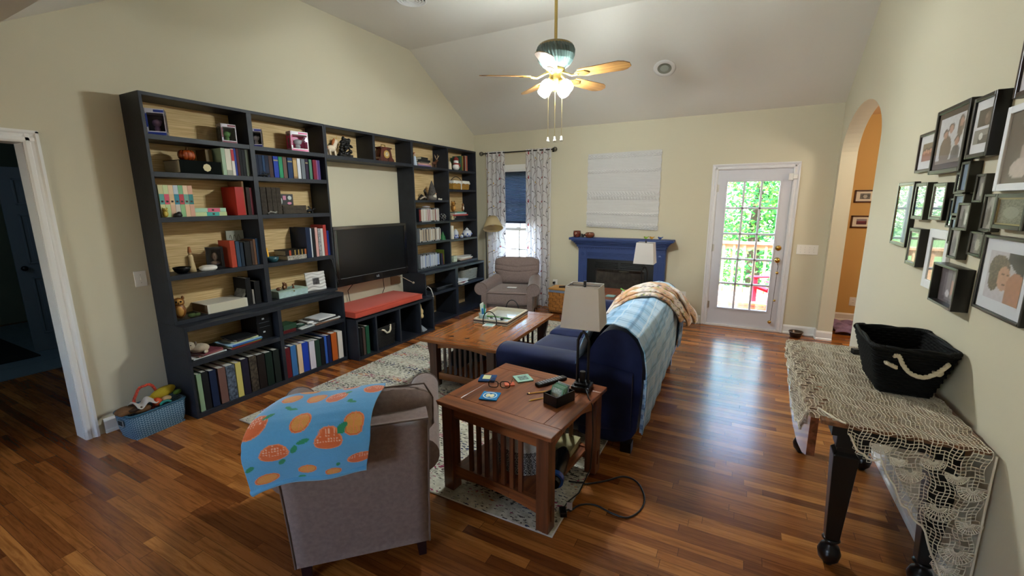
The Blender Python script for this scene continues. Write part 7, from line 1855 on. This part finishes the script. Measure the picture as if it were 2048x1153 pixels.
for i, x in enumerate((-.06, 0, .06)):
    MB().tube([(x*.35, 0, -.04), (x, 0, -.10), (x, 0, -.41)], .0016, n=5).build('pull_chain', BR, fan)
    MB().lathe([(0, -.41), (.006, -.412), (.007, -.425), (.012, -.44), (.012, -.452), (0, -.455)], 14, c=(x, 0, 0)).build('chain_pull', m_('#d8d3c6', .4), fan)
# vent and recessed light
vn = thing('ceiling_vent', 'round louvred white vent in the flat ceiling at the top edge of the picture', 'vent', (1.0, 3.70, FLAT))
b = MB()
for r_ in (.05, .08, .11, .14): b.lathe([(r_-.008, -.004), (r_, -.024), (r_+.008, -.022), (r_+.0, -.002)], 32)
b.build('louvre_ring', TRIM, vn); MB().cyl((0, 0, -.02), (0, 0, -.001), .03, n=24).build('centre_disc', TRIM, vn); MB().cyl((0, 0, -.002), (0, 0, -.0005), .135, n=32).build('dark_throat', m_('#3a3a34', .8), vn)
rcd = thing('recessed_light', 'unlit round recessed downlight in the sloping ceiling', 'ceiling light', (3.085, 5.61, 3.166), (math.atan(-.577), 0, 0))
MB().lathe([(.078, -.006), (.095, -.008), (.122, -.006), (.125, -.0005)], 36).build('trim_ring', TRIM, rcd)
MB().lathe([(.0, -.0015), (.076, -.0015), (.078, -.006)], 32).build('baffle', m_('#8f9184', .5), rcd)
MB().ell(0, 0, -.003, .05, .05, .006, n=20).build('lens', m_('#a9b0a4', .3), rcd)

# ------------------------------------------------------------------ curtains and rod
cr1 = thing('curtain_rod', 'black curtain rod with round cage finials above the window', 'curtain rod', (.84, 6.262, 2.43))
MB().cyl((-.63, 0, 0), (.60, 0, 0), .009, n=12).build('rod', m_('#1a1513', .35, metal=.5), cr1)
for sx, xx in ((-1, -.655), (1, .63)):
    b = MB()
    for k in range(4):
        b.tube([(xx+.032*math.cos(t)*1.0, .032*math.sin(t)*math.cos(k*PI/4), .032*math.sin(t)*math.sin(k*PI/4)) for t in [2*PI*i/18 for i in range(18)]], .003, n=5, closed=True)
    b.build('finial', m_('#1a1513', .35, metal=.5), cr1)
for x in (-.61, .57): MB().cyl((x, 0, -.0), (x, .083, -.0), .006, n=8).box(x-.015, x+.015, .078, .085, -.03, .03).build('bracket', m_('#1a1513', .35, metal=.5), cr1)
cw, cbr, cred, cyel, cblk, cor = lin('#e6e3e3'), lin('#8c7c7c'), lin('#a8343a'), lin('#c9a03a'), lin('#2c2c34'), lin('#b5674e')
def curtain_paint(wid, seed):
    def P(u, v):
        x = u*wid; z = (1-v)*2.42; rep = .36; zz = z % rep; c = cw
        for c0, ph in ((.06, 0), (.24, 1.7), (.42, 3.1), (.60, 4.6)):
            xc = c0+.02*math.sin(2*PI*z/rep+ph)+.008*math.sin(4*PI*z/rep+ph*2)
            if abs(x-xc) < .0045: c = cbr
            for b0, sg, ln in ((.07, 1, .075), (.16, -1, .065), (.26, 1, .07), (.32, -1, .05)):
                t = (x-xc)*sg
                if 0 < t < ln:
                    zb = b0+t*.9-t*t*5
                    if abs(zz-zb) < .0045: c = cbr
                if math.hypot((t-ln-.004)/.012, (zz-b0-ln*.9+ln*ln*5)/.007) < 1: c = [cblk, cor, cbr, cyel][int(b0*100+seed+ph*3) % 4]
            bx = xc+.022
            if ph in (0, 3.1) and math.hypot((x-bx)/.014, (zz-.20)/.018) < 1: c = cred
            if ph == 0 and math.hypot((x-bx-.008)/.008, (zz-.225)/.010) < 1: c = cred
            if ph == 1.7 and math.hypot((x-bx-.01)/.010, (zz-.13)/.014) < 1: c = cyel
            if ph == 4.6 and math.hypot((x-bx)/.011, (zz-.05)/.016) < 1: c = cblk
        return c
    return P
CURT = painted('printed_cotton', .9, trans=.42, spec=.1)
def curtain(label, x0, x1, wid, nf, seed, grow=0):
    r = thing('curtain', label, 'curtain', ((x0+x1)/2, 6.262, 0), 0, 'bird print curtains'); xc = (x0+x1)/2
    def pt_(u, v):
        x = lerp(x0, x1, u)-xc+.012*v*math.sin(nf*2*PI*u+1)+(grow*v*(u-.5))
        am = lerp(.013, .026, min(1, v*2.2)); y = am*math.sin(nf*2*PI*u+seed+.5*math.sin(v*3))+.008*math.sin(nf*5*u+v*2)
        return (x, y, lerp(2.455, .012, v))
    b = MB(); b.grid(160, 330, pt_, paint=curtain_paint(wid, seed)); b.build('curtain_panel', CURT, r)
    b = MB(); b.grid(80, 6, lambda u, v: (pt_(u, 0)[0], pt_(u, 0)[1]*1.0-.0, lerp(2.455, 2.39, v)), paint=lambda u, v: curtain_paint(wid, seed)(u, v*.027))
    return r
curtain('left curtain panel of white cotton with birds on branches, beside the bookcase', .265, .605, .62, 4, 1)
curtain('right curtain panel of white cotton with birds on branches, wider of the two', .985, 1.415, .72, 4.5, 3)

# ------------------------------------------------------------------ wall hanging over the fireplace
hg = thing('crochet_hanging', 'white crocheted square wall hanging above the fireplace', 'wall hanging', (2.478, L_, 1.81))
def hang(u, v):
    x = lerp(-.515, .515, u); z = lerp(-.52, .53, v)
    z += -.035*u*(1-v)+.012*(u-.5)*(v)
    if v < .05: z += .010*abs(math.sin(u*68))*(1-v/.05)
    d = .0012*math.sin(v*310)
    for c0, wd in ((.045, .035), (.20, .02), (.44, .055), (.76, .02), (.955, .03)):
        e = abs(v-c0)/wd
        if e < 1: d += .017*(1-e)**.5*(.5+.5*math.sin(u*150+math.sin((v-c0)*160)*2.2)*math.cos((v-c0)*190))
    return (x+.004*math.sin(v*60), -.012-d-.0, z)
b = MB(); b.grid(300, 240, hang); b.build('crochet_panel', m_('#c9c7c4', .95, name='white_yarn'), hg, solid=.008)

# ------------------------------------------------------------------ fireplace
BLU = m_('#2b3f72', .55, noise=(6, .06), name='blue_painted_wood')
fp = thing('fireplace', 'blue painted fireplace mantel around a black gas firebox', 'fireplace', (2.50, L_, 0))
MB().box(-.745, .735, -.20, 0, 1.105, 1.14).build('mantel_shelf', BLU, fp, bevel=.006)
b = MB()
for (y_, z0, z1, e) in ((-.19, 1.085, 1.105, .70), (-.165, 1.06, 1.085, .675), (-.14, 1.035, 1.06, .655), (-.12, 1.0, 1.035, .64)): b.box(-e-.01, e, y_, 0, z0, z1)
b.build('crown_moulding', BLU, fp, bevel=.008)
b = MB()
for i in range(46): x = -.625+i*.0275; b.box(x, x+.014, -.112, -.095, .975, 1.0)
b.build('dentil_row', BLU, fp)
MB().box(-.62, .63, -.10, 0, .825, 1.0).build('frieze', BLU, fp)
b = MB()
for i in range(4): b.box(-.475, .49, -.108, -.10, .868+.016*i, .876+.016*i)
b.box(-.49, .50, -.112, -.10, .835, .845)
b.build('fluted_band', BLU, fp, bevel=.002)
for s, x0, x1 in ((-1, -.62, -.485), (1, .485, .63)):
    po = MB().box(x0, x1, -.10, 0, 0, .825).build('pilaster', BLU, fp, bevel=.002)
    b = MB()
    for k in range(3): xa = lerp(x0, x1, .22+.25*k); b.box(xa, xa+.012, -.104, -.10, .12, .80)
    b.build('flute', BLU, po, bevel=.001)
    MB().box(x0+.01, x1-.01, -.106, -.10, .85, .945).lathe([(0, 0), (.02, 0), (.024, .004), (.012, .007), (0, .008)], 18, T=Matrix.Translation(((x0+x1)/2, -.106, .897)) @ Matrix.Rotation(PI/2, 4, 'X')).build('rosette_block', BLU, po, bevel=.001)
    MB().box(x0-.006, x1+.006, -.112, 0, 0, .10).build('plinth', BLU, po, bevel=.003)
FBK = m_('#08080a', .3)
b = MB(); b.box(-.485, -.36, -.085, 0, 0, .825).box(.36, .485, -.085, 0, 0, .825).box(-.36, .36, -.085, 0, .68, .825).box(-.36, .36, -.085, 0, 0, .14); b.build('firebox_surround', FBK, fp)
b = MB()
for i in range(4):
    b.box(-.36, -.02, -.093, -.085, .70+.024*i, .708+.024*i).box(.02, .36, -.093, -.085, .70+.024*i, .708+.024*i)
b.build('louvre', m_('#1a1b1e', .25, metal=.6), fp)
MB().box(-.36, .36, -.08, -.076, .14, .68).build('firebox_glass', PICGLASS, fp)
MB().box(-.36, .36, -.012, -.002, .14, .68).build('firebrick_back', m_('#3a332c', .9, noise=(14, .4)), fp)
b = MB()
for i, (x0, x1, z, r_) in enumerate(((-.22, .24, .2, .03), (-.26, .1, .25, .024), (-.05, .26, .26, .022), (-.15, .18, .31, .018))): b.cyl((x0, -.04+.01*(i % 2), z), (x1, -.03, z+.02*(-1)**i), r_, r_*.8, n=10)
b.build('gas_log', m_('#2c241e', .9, noise=(20, .5)), fp)
MB().box(-.0, .14, -.0885, -.085, .655, .665).build('name_plate', m_('#6a6456', .4, metal=.5), fp)
POT = m_('#5a2414', .2, coat=.8, noise=(25, .3))
mz_ = 1.141
pA = thing('yarn_bowl', 'tall reddish brown swirled yarn bowl at the left end of the mantel', 'bowl', (1.86, 6.22, mz_))
MB().lathe([(0, 0), (.045, 0), (.058, .03), (.06, .06), (.055, .095), (.05, .095), (.053, .06), (.045, .012), (0, .01)], 28).build('bowl_body', POT, pA)
MB().tube([(.03*math.cos(t)*.5*(1-t/7)+.0, -.0605, .055+.02*math.sin(t)*(1-t/7)) for t in [i*.4 for i in range(14)]], .0025, n=5).build('swirl_cut', m_('#c9a58a', .4), pA)
pB = thing('yarn_bowl', 'low brown yarn bowl with a white opening, second from the left on the mantel', 'bowl', (2.055, 6.22, mz_))
MB().lathe([(0, 0), (.05, 0), (.072, .03), (.07, .055), (.055, .075), (.05, .07), (.06, .04), (.04, .012), (0, .01)], 28).build('bowl_body', m_('#6b351c', .25, coat=.7), pB)
MB().ell(.01, -.05, .06, .022, .012, .014).ell(-.03, -.055, .05, .012, .008, .008).build('white_yarn', m_('#d6cfc4', .9), pB)
tag(prims([('e', 0, 0, .02, .022, .02, .022), ('e', .018, .0, .035, .014, .014, .016), ('e', -.014, 0, .04, .012, .012, .016)]).build('pine_cone', m_('#1c1a1c', .6, noise=(120, .9))), 'small dark speckled cone between the two yarn bowls', 'cone').location = (1.957, 6.21, mz_)
for x, hx, lab in ((2.868, '#7a9a2c', 'small green bird figurine on the mantel, leftmost of three'), (2.945, '#c9922a', 'small yellow bird figurine on the mantel, middle of three'), (3.055, '#23427c', 'small blue bird figurine on the mantel, rightmost of three')):
    bd = thing('bird_figurine', lab, 'figurine', (x, 6.19, mz_), 0, 'mantel birds')
    MB().ell(0, 0, .024, .022, .014, .016).ell(-.018, 0, .036, .011, .010, .010).tube([(.015, 0, .028), (.04, 0, .044)], [.008, .004], n=6).build('body', m_(hx, .35), bd)
    MB().tube([(-.028, 0, .037), (-.037, 0, .035)], [.003, .0008], n=6).build('beak', m_('#c98a2a'), bd); MB().cyl((-.004, .004, 0), (-.002, .004, .012), .0015, n=5).cyl((.004, -.004, 0), (.004, -.004, .012), .0015, n=5).build('leg', BLACK, bd)

# ------------------------------------------------------------------ floor lamp, hamper, bells, bowls
fl2 = thing('floor_lamp', 'black floor lamp with a tilted cream shade behind the far armchair', 'floor lamp', (.335, 6.12, 0))
MB().lathe([(0, .02), (.12, .018), (.125, 0), (0, 0)], 28).cyl((0, 0, .015), (0, 0, 1.28), .008, n=12).build('pole', m_('#17120f', .35), fl2)
MB().tube([(0, 0, 1.28), (.02, 0, 1.38), (.07, 0, 1.45), (.12, 0, 1.44)], .006, n=8).build('neck', m_('#17120f', .35), fl2)
CREAM = bpy.data.materials.new('cream_shade'); CREAM.use_nodes = True
_n = CREAM.node_tree; _b = _n.nodes['Principled BSDF']; _b.inputs['Base Color'].default_value = lin('#d2c196')+(1,); _b.inputs['Roughness'].default_value = .85
_t = _n.nodes.new('ShaderNodeBsdfTranslucent'); _t.inputs[0].default_value = lin('#e6cf9a')+(1,); _x = _n.nodes.new('ShaderNodeMixShader'); _x.inputs[0].default_value = .35
_n.links.new(_b.outputs[0], _x.inputs[1]); _n.links.new(_t.outputs[0], _x.inputs[2]); _n.links.new(_x.outputs[0], _n.nodes['Material Output'].inputs[0])
T = Matrix.Translation((.14, -.03, 1.42)) @ Euler((math.radians(-20), math.radians(-16), 0)).to_matrix().to_4x4()
so = MB().lathe([(.075, 0), (.10, -.05), (.16, -.19)], 36).build('lamp_shade', CREAM, fl2, solid=.003); so.matrix_local = T
so = MB().ell(0, 0, -.10, .03, .03, .04).cyl((0, 0, -.06), (0, 0, 0), .014).build('bulb', m_('#e8e4d8', .3), fl2); so.matrix_local = T
so = MB().tube([(-.075, 0, 0), (.075, 0, 0)], .002, n=5).tube([(0, -.075, 0), (0, .075, 0)], .002, n=5).cyl((0, 0, -.01), (0, 0, .025), .012).build('shade_fitter', m_('#17120f', .35), fl2); so.matrix_local = T

hm_ = thing('wicker_hamper', 'woven wooden splint hamper with a cloth trim and wooden lid by the fireplace', 'hamper', (1.675, 6.08, 0))
b = MB()
SPL = m_('#b5793a', .55, noise=(30, .25)); SPL2 = m_('#8a5626', .6)
for k in range(6):
    for f in range(4):
        for j in range(5):
            a0, a1 = -.135+.054*j, -.135+.054*(j+1)-.003
            o = .012 if (j+k) % 2 else 0; z0 = .05+.046*k
            if f == 0: b.box(a0, a1, -.135-o, -.128-o, z0, z0+.043)
            if f == 1: b.box(a0, a1, .128+o, .135+o, z0, z0+.043)
            if f == 2: b.box(-.142-o, -.135-o, a0, a1, z0, z0+.043)
            if f == 3: b.box(.135+o, .142+o, a0, a1, z0, z0+.043)
MB().box(-.134, .134, -.127, .127, .04, .325).build('inner_lining', m_('#3a220f', .8), hm_)
b.build('woven_splints', SPL, hm_); MB().box(-.143, .143, -.137, .137, .325, .362).build('cloth_band', m_('#7f8ea6', .8), hm_, bevel=.004)
MB().box(-.15, .15, -.145, .145, .362, .39).build('lid', m_('#c08c4c', .5), hm_, bevel=.006); MB().box(-.138, .138, -.132, .132, .02, .05).build('base_rim', SPL2, hm_)
for sx in (-1, 1):
    for sy in (-1, 1): MB().cyl((sx*.11, sy*.1-.012, .014), (sx*.11, sy*.1+.012, .014), .014, n=12).build('caster', BLACK, hm_)
fa = tag(MB().box(-.07, .07, -.03, .03, 0, .02).tube([(-.07, 0, .01), (.09, -.01, .03)], .012, n=8).build('dark_tool', m_('#2a1a12', .4)), 'dark brown wooden tool lying on the hamper lid', 'tool'); place(fa, (1.73, 6.05, .391), .2)
nbk = tag(MB().box(-.06, .06, -.08, .08, 0, .02).build('book_on_floor', m_('#5a241c', .6)), 'small dark red book on the floor in front of the hamper', 'book'); place(nbk, (1.86, 5.75, RZ), .5)

bs = thing('bell_strap', 'brass bells on a cord hanging from the glass door knob', 'door bells', (4.453, L_-.055, .915))
MB().tube([(0, 0, 0), (.012, -.0, -.06), (.013, 0, -.13)], .0022, n=6).tube([(0, 0, 0), (.02, .0, -.06), (.013, 0, -.13)], .0022, n=6).tube([(.013, 0, -.14), (.008, .02, -.42), (.0, .03, -.78)], .003, n=6).build('cord', m_('#4a4440', .7), bs)
b = MB()
for x, z, r_ in ((.014, -.145, .018), (.02, -.50, .014), (-.01, -.785, .022)): b.ell(x, .01, z, r_, r_, r_, n=14)
b.build('bell', BRASS, bs)
db = thing('dog_bowl', 'brown metal dog bowl on the floor right of the glass door', 'bowl', (4.73, 6.2, 0))
MB().lathe([(.0, 0), (.055, 0), (.068, .05), (.078, .068), (.076, .072), (.064, .066), (.05, .01), (0, .01)], 32).build('bowl_body', m_('#4a3a2e', .3, metal=.6), db); MB().lathe([(.076, .066), (.08, .07), (.076, .074)], 32).build('rim', m_('#9a938a', .3, metal=.8), db)
tw = MB(); tw.grid(30, 24, lambda u, v: (lerp(-.24, .24, u)+.02*math.sin(v*9), lerp(-.3, .35, v), .02+.025*abs(math.sin(u*8+v*4))+.012*math.sin(v*21)))
o = tag(tw.build('lavender_towel', m_('#8f7a9c', .95, noise=(14, .35)), solid=.01), 'rumpled lavender towel on the hall floor beyond the arch', 'towel'); o.location = (5.42, 6.85, 0)
hb2 = tag(MB().lathe([(0, 0), (.09, 0), (.12, .05), (.13, .10), (.125, .10), (.11, .05), (.08, .012), (0, .01)], 32).build('cream_bowl', m_('#d6c08a', .4)), 'large cream bowl on the lavender towel in the hall', 'bowl'); hb2.location = (5.56, 6.95, .05)
